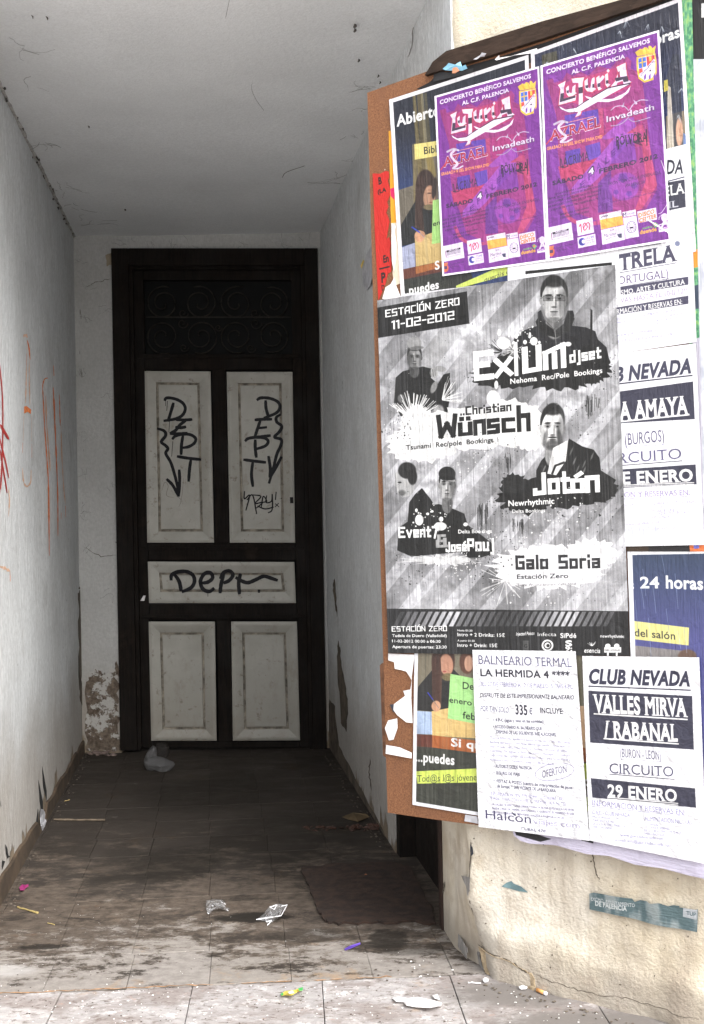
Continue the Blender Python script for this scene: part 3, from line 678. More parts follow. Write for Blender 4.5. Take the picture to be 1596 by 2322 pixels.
p3 = panel([(335, 1273), (667, 1274), (671, 1367), (338, 1367)], 'wide middle cream panel with one DEPT tag')
p4 = panel([(337, 1409), (487, 1409), (491, 1679), (343, 1679)], 'lower left plain cream panel')
p5 = panel([(524, 1409), (673, 1409), (680, 1678), (528, 1679)], 'lower right plain cream panel')
k2 = lambda x, y: (x*.5327, 510+y*.5327); k3 = lambda x, y: (x*.6037, 1133.6+y*.6037)
def tag(parent, k, strokes, w):
    m = MB(); rf = relief(PQ[parent.name])
    for i, s in enumerate(strokes):
        ww = w
        if isinstance(s[0], (int, float)): ww, s = s
        ribbon(m, [k(*q) for q in s], ww*1.15, rf, i*.00005, .75, True, .12, rk2)
    return m.build('graffiti_tag', M_INK, parent=parent)
tag(p1, k2, [[(700, 748), (705, 737), (722, 735), (752, 742), (778, 758), (788, 782), (776, 808), (748, 824), (695, 833)], [(738, 755), (728, 790), (714, 836)], [(748, 828), (785, 829), (818, 827)], [(790, 832), (765, 850), (748, 872), (722, 887)], [(745, 860), (770, 862), (792, 858)], [(722, 887), (760, 888), (798, 885)],
             [(732, 912), (745, 898), (775, 890), (810, 892), (832, 908), (826, 928), (802, 943), (775, 948)], [(778, 895), (772, 935), (770, 978)], [(752, 984), (800, 992), (856, 998)], [(812, 996), (806, 1040), (802, 1092)],
             [(668, 865), (698, 876), (704, 896), (686, 922), (704, 938), (714, 952), (705, 972), (726, 1010), (742, 1060), (754, 1110), (760, 1156)], [(708, 1080), (735, 1108), (758, 1152)], [(762, 1040), (764, 1090), (760, 1152)],
             (1.6, [(712, 748), (709, 790)]), (1.6, [(722, 830), (718, 880)]), (1.6, [(735, 920), (730, 985)]), (1.4, [(705, 745), (704, 770)])], 6.2)
tag(p2, k2, [[(1092, 745), (1110, 735), (1148, 737), (1182, 752), (1191, 775), (1174, 800), (1122, 821)], [(1130, 745), (1132, 780), (1143, 818)], [(1083, 829), (1120, 826), (1158, 826)], [(1108, 830), (1096, 865), (1084, 902)], [(1094, 864), (1136, 860)], [(1083, 903), (1115, 900), (1152, 895)],
             [(1042, 920), (1056, 908), (1090, 903), (1125, 906), (1141, 920), (1128, 940), (1086, 954)], [(1086, 912), (1086, 950), (1091, 990)], [(1035, 998), (1080, 1004), (1132, 1010)], [(1076, 1004), (1070, 1060), (1076, 1114)],
             [(1195, 805), (1176, 818), (1178, 838), (1199, 856), (1188, 880), (1168, 902), (1196, 912), (1196, 935), (1178, 975), (1163, 1035), (1144, 1100)], [(1142, 982), (1150, 1035), (1148, 1075)], [(1198, 985), (1172, 1035), (1148, 1075)],
             (2.8, [(1040, 1132), (1040, 1165), (1062, 1150), (1046, 1215)]), (2.8, [(1050, 1170), (1075, 1150), (1092, 1230)]), (2.6, [(1075, 1148), (1110, 1155), (1085, 1185), (1118, 1180), (1090, 1205)]), (2.6, [(1112, 1200), (1120, 1155), (1135, 1175), (1118, 1180)]), (2.6, [(1135, 1150), (1132, 1180), (1155, 1175), (1158, 1145), (1158, 1210), (1140, 1225)]), (2.6, [(1095, 1195), (1128, 1208), (1165, 1200)]), (3, [(1175, 1135), (1172, 1170)]), (2, [(1170, 1185), (1188, 1200)]), (2, [(1186, 1183), (1170, 1200)]), (3, [(1030, 1172), (1032, 1175)]), (3, [(1196, 1162), (1198, 1165)])], 6.2)
tag(p3, k3, [[(642, 302), (644, 282), (665, 270), (698, 268), (722, 280), (730, 303), (718, 328), (682, 345)], [(655, 280), (672, 305), (680, 342)], [(752, 312), (780, 308), (798, 292), (790, 273), (768, 276), (752, 305), (762, 334), (786, 343), (804, 330)], [(826, 296), (840, 272), (862, 266), (874, 282), (860, 302), (838, 312)], [(840, 278), (830, 315), (826, 350)],
             [(903, 276), (896, 310), (899, 354)], [(884, 290), (908, 304), (932, 310), (962, 298), (990, 286), (1014, 292), (1043, 302)], (8.5, [(968, 342), (976, 342)]), (1.5, [(780, 340), (781, 362)])], 7.5)
m = MB()
for s in ([(688, 1130), (700, 1095), (715, 1110), (708, 1150), (740, 1160)], [(760, 1200), (770, 1170), (745, 1150)], [(780, 1075), (775, 1140), (768, 1180)]): ribbon(m, [k2(*q) for q in s], .9, bw, -.006, .3)
m.build('pencil_scribble', simple('grey_pencil', (.16, .15, .13)), parent=p1)
# keyhole plate
o = dprism('keyhole', [k2(1234, 1158), k2(1248, 1158), k2(1249, 1184), k2(1235, 1184)], .0045, .0, M_BLACK, door, 0)
# transom light: opaque near-black glass behind wrought scrolls
strip('transom_glass', 323.4, 658, 634.3, 801.7, -.035, -.040, mat=M_GLASS, bv=0)
gr = strip('grille_bar', 326, 655.5, 716, 719, -.012, -.018, mat=M_IRON, bv=0)
kt = lambda x, y: (226.7+x*.3267, 538.5+y*.3267)
for (cx_, cy_, r, sgn, up) in ((435, 685, 114, 1, 1), (698, 682, 114, -1, 1), (945, 682, 112, 1, 1), (1198, 680, 108, -1, 1), (435, 450, 112, 1, -1), (690, 450, 112, -1, -1), (945, 450, 112, 1, -1), (1198, 452, 108, -1, -1)):
    P = []
    for i in range(54):
        t = i/53; an = 1.2+t*2*pi*1.75; rad = r*(1-t)**.62*.93+14; P.append(bw(*kt(cx_+sgn*rad*cos(an), cy_+up*rad*sin(an)), -.016))
    m = MB(); m.tube(P, .0033, 5); m.build('scroll', M_IRON, parent=door, smooth=True)
for (cx_, cy_, r) in ((570, 590, 34), (575, 520, 30), (1080, 590, 40), (1075, 520, 34), (580, 760, 28), (1045, 765, 30), (820, 620, 22)):
    P = [bw(*kt(cx_+(r*(1-i/30)+5)*cos(i/30*8), cy_+(r*(1-i/30)+5)*sin(i/30*8)), -.014) for i in range(31)]
    m = MB(); m.tube(P, .0028, 5); m.build('small_scroll', M_IRON, parent=door, smooth=True)
m = MB(); m.slab([bw(*q, -.003) for q in ((318, 1362), (325, 1350), (330, 1350), (327, 1362))], NB, .001); m.build('paper_scrap', M_SCRAPW, parent=door)

# ------------------------------------------------------------------ the board that carries the posters
BO = .034                                            # its face stands this far off the render
def bp(x, y, off=0.0): return fp(x, y, BO+off)
board = thing('poster_board', 'orange-brown chipboard panel carrying all the posters', 'board', tuple(bp(1200, 1850)))
m = MB(); m.slab([bp(x, y, -.014) for x, y in ((840, 214), (1015, 152), (1530, -28), (1800, -120), (1830, 1980), (1560, 1930), (1330, 1890), (1100, 1868), (1040, 1861), (886, 1839))], FN, .014)
o = m.build('chipboard', M_CHIP, parent=board); bevel(o, .0012, 1)
m = MB(); m.slab([bp(x, y, -.026) for x, y in ((1000, 152), (1030, 128), (1246, 62), (1492, -4), (1700, -90), (1700, -60), (1500, 20), (1250, 100), (1130, 138), (982, 182))], FN, .038)
o = m.build('top_rail', M_RAILW, parent=board); bevel(o, .003, 2)
m = MB(); m.slab([bp(x, y, .0005) for x, y in ((944, 202), (975, 186), (990, 170), (1130, 130), (1250, 92), (1560, -20), (1560, 20), (1210, 140), (1000, 205))], FN, .0008)
m.build('dark_strip', simple('black_tar_paper', (.010, .009, .010), .8), parent=board)
m = MB(); m.slab([bp(x, y, -.0155) for x, y in ((861, 1508), (866, 1503), (884, 1506), (889, 1722), (880, 1722), (868, 1712))], FN, -.012)
m.build('batten', M_CHIPD, parent=board)

# rusty mortar line along the sill of the passage
m = MB(); L_ = [fl(x, 2252.2-(x)*.0433+re0, .0002) for x, re0 in ((x, rk.uniform(-1.6, 1.6)) for x in range(-60, 900, 12))]; R2 = [p+TD*rk.uniform(.002, .006) for p in L_]; n = len(L_)
m.add(L_+R2, [(i, i+1, n+i+1, n+i) for i in range(n-1)]); m.build('sill_mortar', simple('rusty_mortar', (.30, .17, .085), .9, .5, 70), parent=floor)

# ------------------------------------------------------------------ printed sheets: a small numpy press draws each poster's print
def homog(src, dst):
    A = []
    for (x, y), (u, v) in zip(src, dst):
        A.append([x, y, 1, 0, 0, 0, -u*x, -u*y, -u]); A.append([0, 0, 0, x, y, 1, -v*x, -v*y, -v])
    _, _, vt = np.linalg.svd(np.array(A, float)); return vt[-1].reshape(3, 3)
def ap(H, P):
    P = np.asarray(P, float); q = np.c_[P, np.ones(len(P))] @ H.T; return q[:, :2]/q[:, 2:3]
def raster(E_, x0, y0, w, h, ss=3):
    """even-odd fill of edges (N,4) on window, returns coverage h x w"""
    E_ = (np.asarray(E_, float)-np.array([x0, y0, x0, y0]))*ss; W_, H_ = w*ss, h*ss
    sw = E_[:, 1] > E_[:, 3]; E_[sw] = E_[sw][:, [2, 3, 0, 1]]
    ya = np.clip(np.ceil(E_[:, 1]-.5), 0, H_).astype(int); yb = np.clip(np.ceil(E_[:, 3]-.5), 0, H_).astype(int); n = np.maximum(yb-ya, 0)
    k = n > 0; E_, ya, n = E_[k], ya[k], n[k]
    T = np.zeros((H_, W_+1), np.int32)
    if len(n):
        idx = np.repeat(np.arange(len(n)), n); row = ya[idx]+(np.arange(n.sum())-np.repeat(np.cumsum(n)-n, n))
        x = E_[idx, 0]+(row+.5-E_[idx, 1])*(E_[idx, 2]-E_[idx, 0])/(E_[idx, 3]-E_[idx, 1])
        np.add.at(T, (row, np.clip(np.ceil(x-.5), 0, W_).astype(int)), 1)
    Mk = (np.cumsum(T, 1)[:, :-1] % 2).astype(float)
    return Mk.reshape(h, ss, w, ss).mean((1, 3))
def poly_edges(P): P = np.asarray(P, float); return np.c_[P, np.roll(P, -1, 0)]
_tc = {}
def glyphs(s, bold, shear):
    """outline edges of a line of text, measured in cap heights"""
    key = (s, bold, shear)
    if key in _tc: return _tc[key]
    c = bpy.data.curves.new('lettering', 'FONT'); c.body = s; c.resolution_u = 3; c.offset = bold; c.shear = shear; c.space_character = 1.0+bold*1.5
    o = bpy.data.objects.new('lettering', c); COL.objects.link(o); me = bpy.data.meshes.new_from_object(o)
    co = np.zeros(len(me.vertices)*3); me.vertices.foreach_get('co', co); co = co.reshape(-1, 3)[:, :2]/.729
    # boundary edges = edges of one triangle only
    co_r = np.round(co, 5); uniq, inv = np.unique(co_r, axis=0, return_inverse=True); inv = inv.ravel(); ed = {}
    for p in me.polygons:
        v = list(p.vertices)
        for a, b in zip(v, v[1:]+v[:1]):
            a, b = int(inv[a]), int(inv[b]); k = (min(a, b), max(a, b)); ed[k] = ed.get(k, 0)+1
    E_ = np.array([[*uniq[a], *uniq[b]] for (a, b), n in ed.items() if n % 2 == 1 and a != b])
    bpy.data.objects.remove(o); bpy.data.meshes.remove(me); bpy.data.curves.remove(c)
    if len(E_) == 0: E_ = np.zeros((0, 4))
    _tc[key] = E_; return E_
TECH = {'E': (4, [[(4, 6), (0, 6), (0, 0), (4, 0)], [(0, 3.2), (3, 3.2)]]), 'X': (4, [[(0, 0), (4, 5)], [(0, 5), (4, 0)]]), 'x': (4, [[(0, 0), (4, 5)], [(0, 5), (4, 0)]]), 'I': (0, [[(0, 0), (0, 7.6)]]), 'i': (0, [[(0, 0), (0, 3.1)], [(0, 5.6), (0, 5.9)]]), '.': (0, [[(0, 0), (0, .4)]]),
 'U': (3.4, [[(0, 7), (0, 0), (3.4, 0), (3.4, 7)]]), 'M': (5, [[(0, 0), (0, 5), (5, 7), (5, 0)], [(2.5, 0), (2.5, 4.4)]]), 'd': (3, [[(3, 6.5), (3, 0), (0, 0), (0, 4), (3, 4)]]), 'j': (1.2, [[(1.2, 4.2), (1.2, -2), (0, -2)], [(1.2, 5.8), (1.2, 6)]]),
 's': (3, [[(3, 4), (0, 4), (0, 2), (3, 2), (3, 0), (0, 0)]]), 'e': (3, [[(3, 0), (0, 0), (0, 4), (3, 4), (3, 2), (1, 2)]]), 't': (2.2, [[(.8, 6), (.8, 0), (2.4, 0)], [(0, 4), (2.4, 4)]]), 'W': (5, [[(0, 6), (.6, 0), (2.5, 3.6), (4.2, 0), (5, 6)]]),
 'u': (3, [[(0, 4), (0, 0), (3, 0), (3, 4)]]), 'ü': (3, [[(0, 4), (0, 0), (3, 0), (3, 4)], [(.5, 5.9), (.5, 6.1)], [(2.5, 5.9), (2.5, 6.1)]]), 'n': (3, [[(0, 0), (0, 4), (3, 4), (3, 0)]]), 'c': (3, [[(3, 4), (0, 4), (0, 0), (3, 0)]]), 'h': (3, [[(0, 6.4), (0, 0)], [(0, 4), (3, 4), (3, 0)]]),
 'J': (3, [[(3, 6), (3, 0), (0, 0), (0, 1)]]), 'o': (3, [[(0, 0), (0, 4), (3, 4), (3, 0), (0, 0)]]), 'ó': (3, [[(0, 0), (0, 4), (3, 4), (3, 0), (0, 0)], [(1.3, 5.6), (2.6, 6.6)]]), 'é': (3, [[(3, 0), (0, 0), (0, 4), (3, 4), (3, 2), (1, 2)], [(1.3, 5.4), (2.6, 6.4)]]),
 'V': (4, [[(0, 6), (2, 0), (4, 6)]]), 'v': (3.4, [[(0, 4), (1.7, 0), (3.4, 4)]]), '7': (3.4, [[(0, 6), (3.4, 6), (1.4, -1)]]), 'P': (3.4, [[(0, 0), (0, 6), (3.4, 6), (3.4, 2.6), (0, 2.6)]]), 'G': (3.6, [[(3.6, 6), (0, 6), (0, 0), (3.6, 0), (3.6, 3), (2, 3)]]),
 'a': (3, [[(0, 4), (3, 4), (3, 0), (0, 0), (0, 2), (3, 2)]]), 'l': (0, [[(0, 6.2), (0, 0)]]), 'S': (3.6, [[(3.6, 6), (0, 6), (0, 3), (3.6, 3), (3.6, 0), (0, 0)]]), 'r': (2, [[(0, 0), (0, 4), (2.2, 4)]]), 'k': (2.8, [[(0, 6), (0, 0)], [(2.8, 4), (.6, 2.2), (2.8, 0)]]),
 'g': (3, [[(3, 0), (0, 0), (0, 4), (3, 4), (3, -2), (0, -2)]]), 'p': (3, [[(0, -2), (0, 4), (3, 4), (3, 0), (0, 0)]]), 'm': (4.6, [[(0, 0), (0, 4), (4.6, 4), (4.6, 0)], [(2.3, 0), (2.3, 4)]]), 'T': (4, [[(0, 6), (4, 6)], [(2, 6), (2, 0)]]), 'R': (3.4, [[(0, 0), (0, 6), (3.4, 6), (3.4, 2.8), (0, 2.8)], [(1.6, 2.8), (3.6, 0)]]),
 'A': (3.6, [[(0, 0), (0, 4), (1.2, 6), (3.6, 6), (3.6, 0)], [(0, 2.4), (3.6, 2.4)]]), 'C': (3.6, [[(3.6, 6), (0, 6), (0, 0), (3.6, 0)]]), 'Ó': (3.6, [[(0, 0), (0, 6), (3.6, 6), (3.6, 0), (0, 0)], [(1.6, 7.4), (2.8, 8.4)]]), 'O': (3.6, [[(0, 0), (0, 6), (3.6, 6), (3.6, 0), (0, 0)]]), 'N': (3.6, [[(0, 0), (0, 6), (3.6, 0), (3.6, 6)]]), 'Z': (3.8, [[(0, 6), (3.8, 6), (0, 0), (3.8, 0)]]),
 '1': (1.2, [[(0, 5.6), (1.2, 6), (1.2, 0)]]), '0': (3.4, [[(0, 0), (0, 6), (3.4, 6), (3.4, 0), (0, 0)]]), '2': (3.4, [[(0, 6), (3.4, 6), (3.4, 3), (0, 3), (0, 0), (3.4, 0)]]), '-': (2, [[(0, 3), (2, 3)]]), 'B': (3.4, [[(0, 0), (0, 6), (3.2, 6), (3.2, 3.2), (0, 3.2)], [(3.2, 3.2), (3.4, 0), (0, 0)]]),
 '&': (3.6, [[(3.6, 0), (0, 0), (0, 3), (3, 3)], [(.6, 3), (.6, 6), (2.8, 6)], [(3, 4), (3, 0)]]), ' ': (1.6, []), '/': (2, [[(0, -1), (2.4, 7)]]), 'y': (3, [[(0, 4), (0, 0), (3, 0)], [(3, 4), (3, -2), (0, -2)]])}
def tech_polys(s, th):
    x = 0; out = []
    for ch in s:
        w, st = TECH.get(ch, TECH['o'])
        for L in st:
            for a, b in zip(L[:-1], L[1:]):
                a, b = np.array(a, float), np.array(b, float); d = b-a; d /= max(np.linalg.norm(d), 1e-6); n = np.array([-d[1], d[0]])*th/2
                a2, b2 = a-d*th/2, b+d*th/2; out.append(np.array([a2+n, b2+n, b2-n, a2-n])+np.array([x, 0]))
        x += w+th+.75
    W_ = max(x-.75-th, 1.3); return [p/np.array([W_, 6.0]) for p in out]

class Sheet:
    """a sheet of paper: corners (TL, TR, BR, BL) where the photograph shows it; print is laid out in the same photo units"""
    def __init__(s, corners, K=1.5, base=(.93, .93, .93), seed=1):
        s.c = np.array(corners, float); c = s.c
        s.W = int(K*(np.linalg.norm(c[1]-c[0])+np.linalg.norm(c[2]-c[3]))/2); s.H = int(K*(np.linalg.norm(c[3]-c[0])+np.linalg.norm(c[2]-c[1]))/2)
        s.Hm = homog(c, [(0, 0), (s.W, 0), (s.W, s.H), (0, s.H)]); s.Hi = np.linalg.inv(s.Hm); s.K = K
        s.im = np.empty((s.H, s.W, 3)); s.im[:] = base; s.al = np.ones((s.H, s.W)); s.rs = np.random.RandomState(seed); s.use()
    def use(s, ox=0., oy=0., k=1.): s.t = (ox, oy, k); return s
    def P(s, pts): return np.asarray(pts, float)*s.t[2]+np.array(s.t[:2])
    def win(s, R):
        x0, y0 = np.floor(R.min(0)-2).astype(int); x1, y1 = np.ceil(R.max(0)+2).astype(int)
        return max(0, x0), max(0, y0), min(s.W, x1), min(s.H, y1)
    def put(s, cov, col, x0, y0, a=1.0):
        h, w = cov.shape; col = np.asarray(col, float); k = (cov*a)[..., None]; s.im[y0:y0+h, x0:x0+w] = s.im[y0:y0+h, x0:x0+w]*(1-k)+col*k
    def edges(s, E_px, col, a=1.0):
        n = len(E_px)
        if n == 0: return
        R = ap(s.Hm, np.r_[E_px[:, :2], E_px[:, 2:]]); x0, y0, x1, y1 = s.win(R)
        if x1 <= x0 or y1 <= y0: return
        s.put(raster(np.c_[R[:n], R[n:]], x0, y0, x1-x0, y1-y0), col, x0, y0, a)
    def poly(s, pts, col, a=1.0): s.edges(poly_edges(s.P(pts)), col, a); return s
    def line(s, pts, w, col, a=1.0, sm=False):
        P = s.P(pts); P = np.array(smooth_path(P)) if sm and len(P) > 2 else P; w = w*s.t[2]
        for p, q in zip(P[:-1], P[1:]):
            d = q-p; L = np.linalg.norm(d)
            if L < 1e-6: continue
            d = d/L; n = np.array([-d[1], d[0]])*w/2; p2, q2 = p-d*w*.3, q+d*w*.3; s.edges(poly_edges([p2+n, q2+n, q2-n, p2-n]), col, a)
        return s
    def px(s, x0, y0, x1, y1):
        X, Y = np.meshgrid(np.arange(x0, x1)+.5, np.arange(y0, y1)+.5); D = s.Hi[2, 0]*X+s.Hi[2, 1]*Y+s.Hi[2, 2]
        return (s.Hi[0, 0]*X+s.Hi[0, 1]*Y+s.Hi[0, 2])/D, (s.Hi[1, 0]*X+s.Hi[1, 1]*Y+s.Hi[1, 2])/D
    def blob(s, c, rx, ry, col, a=1.0, soft=.3, ang=0.0):
        c = s.P([c])[0]; rx, ry = rx*s.t[2], ry*s.t[2]; r = max(rx, ry)*(1+soft)
        R = ap(s.Hm, [c+np.array(d)*r for d in ((-1, -1), (1, -1), (1, 1), (-1, 1))]); x0, y0, x1, y1 = s.win(R)
        if x1 <= x0 or y1 <= y0: return s
        X, Y = s.px(x0, y0, x1, y1); X, Y = X-c[0], Y-c[1]; ca, sa = cos(ang), sin(ang)
        d = np.sqrt(((X*ca+Y*sa)/rx)**2+((-X*sa+Y*ca)/ry)**2); t = np.clip((1+soft/2-d)/max(soft, 1e-3), 0, 1); s.put(t*t*(3-2*t), col, x0, y0, a); return s
    def up(s, p):
        R = ap(s.Hm, [p])[0]; q = ap(s.Hi, [R+np.array([0, -8.])])[0]; d = q-p; return d/np.linalg.norm(d)
    def text(s, st, p0, p1, h, col, style='sans', a=1.0, rag=0.0):
        p0, p1 = s.P([p0, p1]); h = h*s.t[2]; u = s.up((p0+p1)/2)
        if style == 'tech' or style == 'techt':
            ps = tech_polys(st, 1.5 if style == 'tech' else 1.05)
            for q in ps: s.edges(poly_edges(p0+np.outer(q[:, 0], p1-p0)+np.outer(q[:, 1], u*h)), col, a)
            return s
        bold = {'bold': .022, 'serifb': .014, 'black': .04, 'comic': .012, 'comicb': .03, 'italb': .02, 'italk': .045, 'serifk': .032, 'comicb': .03}.get(style, 0.0)
        E_ = glyphs(st, bold, .22 if style in ('ital', 'italb', 'italk', 'serifi') else 0.0)
        if len(E_) == 0: return s
        X = E_[:, [0, 2]]; mn, mx = X.min(), X.max(); W_ = max(mx-mn, 1e-3)
        mp = lambda x, y: p0+np.outer((x-mn)/W_, p1-p0)+np.outer(y, u*h)
        s.edges(np.c_[mp(E_[:, 0], E_[:, 1]), mp(E_[:, 2], E_[:, 3])], col, a)
        if style.startswith('serif') and h*s.K > 17:
            for xa, ya, xb, yb in E_:
                if abs(ya-yb) < .004 and .03 < abs(xa-xb) < .36 and min(abs(ya-v) for v in (0, 1, .76, 1.02)) < .05:
                    m_, M_ = min(xa, xb)-.10, max(xa, xb)+.10; t = .055 if ya < .5 else -.055
                    q = mp(np.array([m_, M_, M_, m_]), np.array([ya, ya, ya+t, ya+t])); s.edges(poly_edges(q), col, a)
        return s
    def noise(s, cells_x, cells_y, seed=0):
        r = np.random.RandomState(seed+s.H); g = r.rand(cells_y+2, cells_x+2); y = np.linspace(0, cells_y, s.H); x = np.linspace(0, cells_x, s.W)
        iy = y.astype(int); ix = x.astype(int); fy = (y-iy); fx = (x-ix); fy = fy*fy*(3-2*fy); fx = fx*fx*(3-2*fx); fy = fy[:, None]; fx = fx[None, :]
        return (g[iy][:, ix]*(1-fx)+g[iy][:, ix+1]*fx)*(1-fy)+(g[iy+1][:, ix]*(1-fx)+g[iy+1][:, ix+1]*fx)*fy
    def fbm(s, c, seed=0, o=4, ax=1., ay=1.):
        n = sum(s.noise(max(1, int(c*2**i*ax)), max(1, int(c*2**i*ay*s.H/s.W)), seed+i)*.5**i for i in range(o)); return n/sum(.5**i for i in range(o))
    def full(s, m, col, a=1.0): s.im = s.im*(1-(m*a)[..., None])+np.asarray(col, float)*(m*a)[..., None]; return s
    def border(s, w, col=(.95, .94, .95)):
        c = s.c; 
        for i in range(4): s.edges(poly_edges([c[i], c[(i+1) % 4], c[(i+1) % 4]*(1)+_in(c, (i+1) % 4, w), c[i]+_in(c, i, w)]), col)
        return s
    def cut(s, pts):
        R = ap(s.Hm, pts); s.al = np.minimum(s.al, raster(poly_edges(R), 0, 0, s.W, s.H)); return s
    def splat(s, c, R_, n, col, rng_, rmin=.6, rmax=3.0):
        for _ in range(n):
            an = rng_.uniform(0, 2*pi); d = R_*(.35+.9*rng_.random()**1.2); r = rng_.uniform(rmin, rmax)*(1-.5*rng_.random()); s.blob((c[0]+cos(an)*d, c[1]+sin(an)*d), r, r*rng_.uniform(.8, 1.5), col, 1, .4, an)
        return s
    def spray(s, c, r0, r1, n, w, col, rng_, a0=0, a1=2*pi, a=.8):
        for _ in range(n):
            an = rng_.uniform(a0, a1); q0 = r0*rng_.uniform(.3, 1.1); q1 = q0+(r1-r0)*rng_.uniform(.2, 1); s.line([(c[0]+cos(an)*q0, c[1]+sin(an)*q0), (c[0]+cos(an)*q1, c[1]+sin(an)*q1)], w*rng_.uniform(.4, 1.2), col, a)
        return s
    def bloby(s, c, rx, ry, col, rng_, n=22, a=1.0, rough=.14):
        """ragged ink cloud"""
        pts = []
        for i in range(n*3):
            t = 2*pi*i/(n*3); k = 1+rough*sin(t*n+rng_.uniform(-1, 1))*rng_.uniform(.3, 1)+rng_.uniform(-rough, rough)*.6; pts.append((c[0]+rx*cos(t)*k, c[1]+ry*sin(t)*k))
        return s.poly(pts, col, a)
def _in(c, i, w):
    a = c[(i+1) % 4]-c[i]; b = c[(i-1) % 4]-c[i]; return a/np.linalg.norm(a)*w+b/np.linalg.norm(b)*w

def paper_mat(name, sh, rough=.5, coat=0.0, wr=(60, 7), wamp=.35, albedo=.73, alpha=False, spec=.25):
    """the press's print as this sheet's colour; wrinkles are relief"""
    im = bpy.data.images.new(name, sh.W, sh.H, alpha=True)
    a = np.ones((sh.H, sh.W, 4), np.float32); lin = np.clip(sh.im, 0, 1)**2.2*albedo+.012; a[..., :3] = np.clip(lin, 0, 1)**(1/2.2); a[..., 3] = sh.al
    im.pixels.foreach_set(a[::-1].ravel()); im.update(); im.pack()
    t = NT(name); uv = t.n('ShaderNodeUVMap'); uv.uv_map = 'UVMap'; tx = t.n('ShaderNodeTexImage'); tx.image = im; tx.extension = 'EXTEND'; t.l(uv.outputs[0], tx.inputs[0])
    n1 = t.noise(1.0, 4, .6, t.map(uv.outputs[0], (wr[0], wr[1], 1)), .4); n2 = t.noise(1.0, 3, .5, t.map(uv.outputs[0], (9, 13, 1)), .8)
    c = tx.outputs[0]
    vr = t.voro(1.0, t.map(uv.outputs[0], (2.3, 3.1, 1), rot=(0, 0, .5)), 'DISTANCE_TO_EDGE'); cr = t.mr(vr, .0, .035)
    b = t.bump(t.math('ADD', t.math('ADD', n1, t.math('MULTIPLY', n2, 1.6)), t.math('MULTIPLY', cr, .07)), min(1, wamp*1.2), .006)
    t.set(c, rough, b, Specular_IOR_Level=spec, Coat_Weight=coat, Coat_Roughness=.12)
    if alpha:
        tr = t.n('ShaderNodeBsdfTransparent'); mx = t.n('ShaderNodeMixShader'); st = t.mr(tx.outputs[1], .4, .6); t.l(st, mx.inputs[0]); t.l(tr.outputs[0], mx.inputs[1]); t.l(t.b.outputs[0], mx.inputs[2]); t.l(mx.outputs[0], t.out.inputs[0])
    return t.m
def hang(name, sh, mat, off, label, cat, group=None, amp=.0005, curl=(), nu=26, nv=34, seed=0, proj=bp, corners=None, parent=None):
    """paste the sheet on the board at height off, slightly cockled; curl = [(corner, lift, radius)]"""
    c = np.array(corners if corners is not None else sh.c, float); Hc = homog([(0, 0), (1, 0), (1, 1), (0, 1)], c); r = np.random.RandomState(seed+5); g = r.randn(12, 24)
    V, U, keep = [], [], []
    for j in range(nv+1):
        for i in range(nu+1):
            u, v = i/nu, j/nv; p = ap(Hc, [(u, v)])[0]; x, y = u*21.9, v*7.9; a, b = int(y), int(x); fy, fx = y-a, x-b
            w = (g[a, b]*(1-fy)+g[a+1, b]*fy)*(1-fx)+(g[a, b+1]*(1-fy)+g[a+1, b+1]*fy)*fx
            lift = off+amp*.5*w*.6
            for (cu, cv, L, rad) in curl:
                d = math.hypot((u-cu), (v-cv)*1.4); lift += L*max(0, 1-d/rad)**2
            V.append(proj(p[0], p[1], lift)); U.append((u, 1-v))
    al = sh.al; F = []
    for j in range(nv):
        for i in range(nu):
            a0, a1 = int(j/nv*sh.H), max(int(j/nv*sh.H)+1, int((j+1)/nv*sh.H)); b0, b1 = int(i/nu*sh.W), max(int(i/nu*sh.W)+1, int((i+1)/nu*sh.W))
            if al[a0:a1, b0:b1].max() > .3: q = j*(nu+1)+i; F.append((q, q+nu+1, q+nu+2, q+1))
    o = mk(name, V, F, mat, uvs=U, smooth=True, label=label, cat=cat, group=group, parent=parent); return o

# ------------------------------------------------------------------ print: the black and white club poster
BK, WH = (.10, .10, .10), (.92, .92, .92)
def zz(x0, y0, k): return lambda S: S.use(x0, y0, k)
c2 = (793.5, 566.8, .5029); c3 = (793.5, 1190.3, .5029); c1 = (793.5, 0, .5029); d4 = (838.9, 595.1, .3622); d5 = (838.9, 906.9, .3622)
q1 = (963.6, 113.4, .1953); q2 = (963.6, 368.4, .1953)
rp = random.Random(42)
ev = Sheet([(855, 681), (1394, 600), (1428, 1487), (880, 1480)], 1.6)
n = ev.fbm(5, 3); n2 = ev.fbm(14, 9); ev.im[:] = (.52+.30*(n-.5)+.2*(n2-.5))[..., None]
X, Y = ev.px(0, 0, ev.W, ev.H)
ph = ((X*.80+Y*.66)/74.0+.06*(n-.5)) % 1.0; st = np.clip((ph-.06)/.03, 0, 1)*np.clip((.46-ph)/.03, 0, 1)
ev.im[:] = np.clip(.56+.55*(n-.5)+.30*(n2-.5), .2, .85)[..., None]*np.array((1, 1, 1.02)); ev.full(st*np.clip(.55+1.1*(n-.3), .25, 1), (.84, .84, .86), .72)
ev.full(np.clip((n2-.62)*6, 0, 1), (.2, .2, .2), .35); ev.full(np.clip((Y-1150)/250, 0, 1)*np.clip((X-1150)/200, 0, 1), (.86, .86, .88), .45)
ev.use(*d4)
ev.poly([(42, 283), (606, 180), (622, 382), (52, 472)], (.07, .07, .07))
ev.text('ESTACIÓN ZERO', (100, 340), (556, 262), 40, (.95, .95, .95), 'techt'); ev.text('11-02-2012', (140, 415), (523, 352), 46, (.95, .95, .95), 'techt')
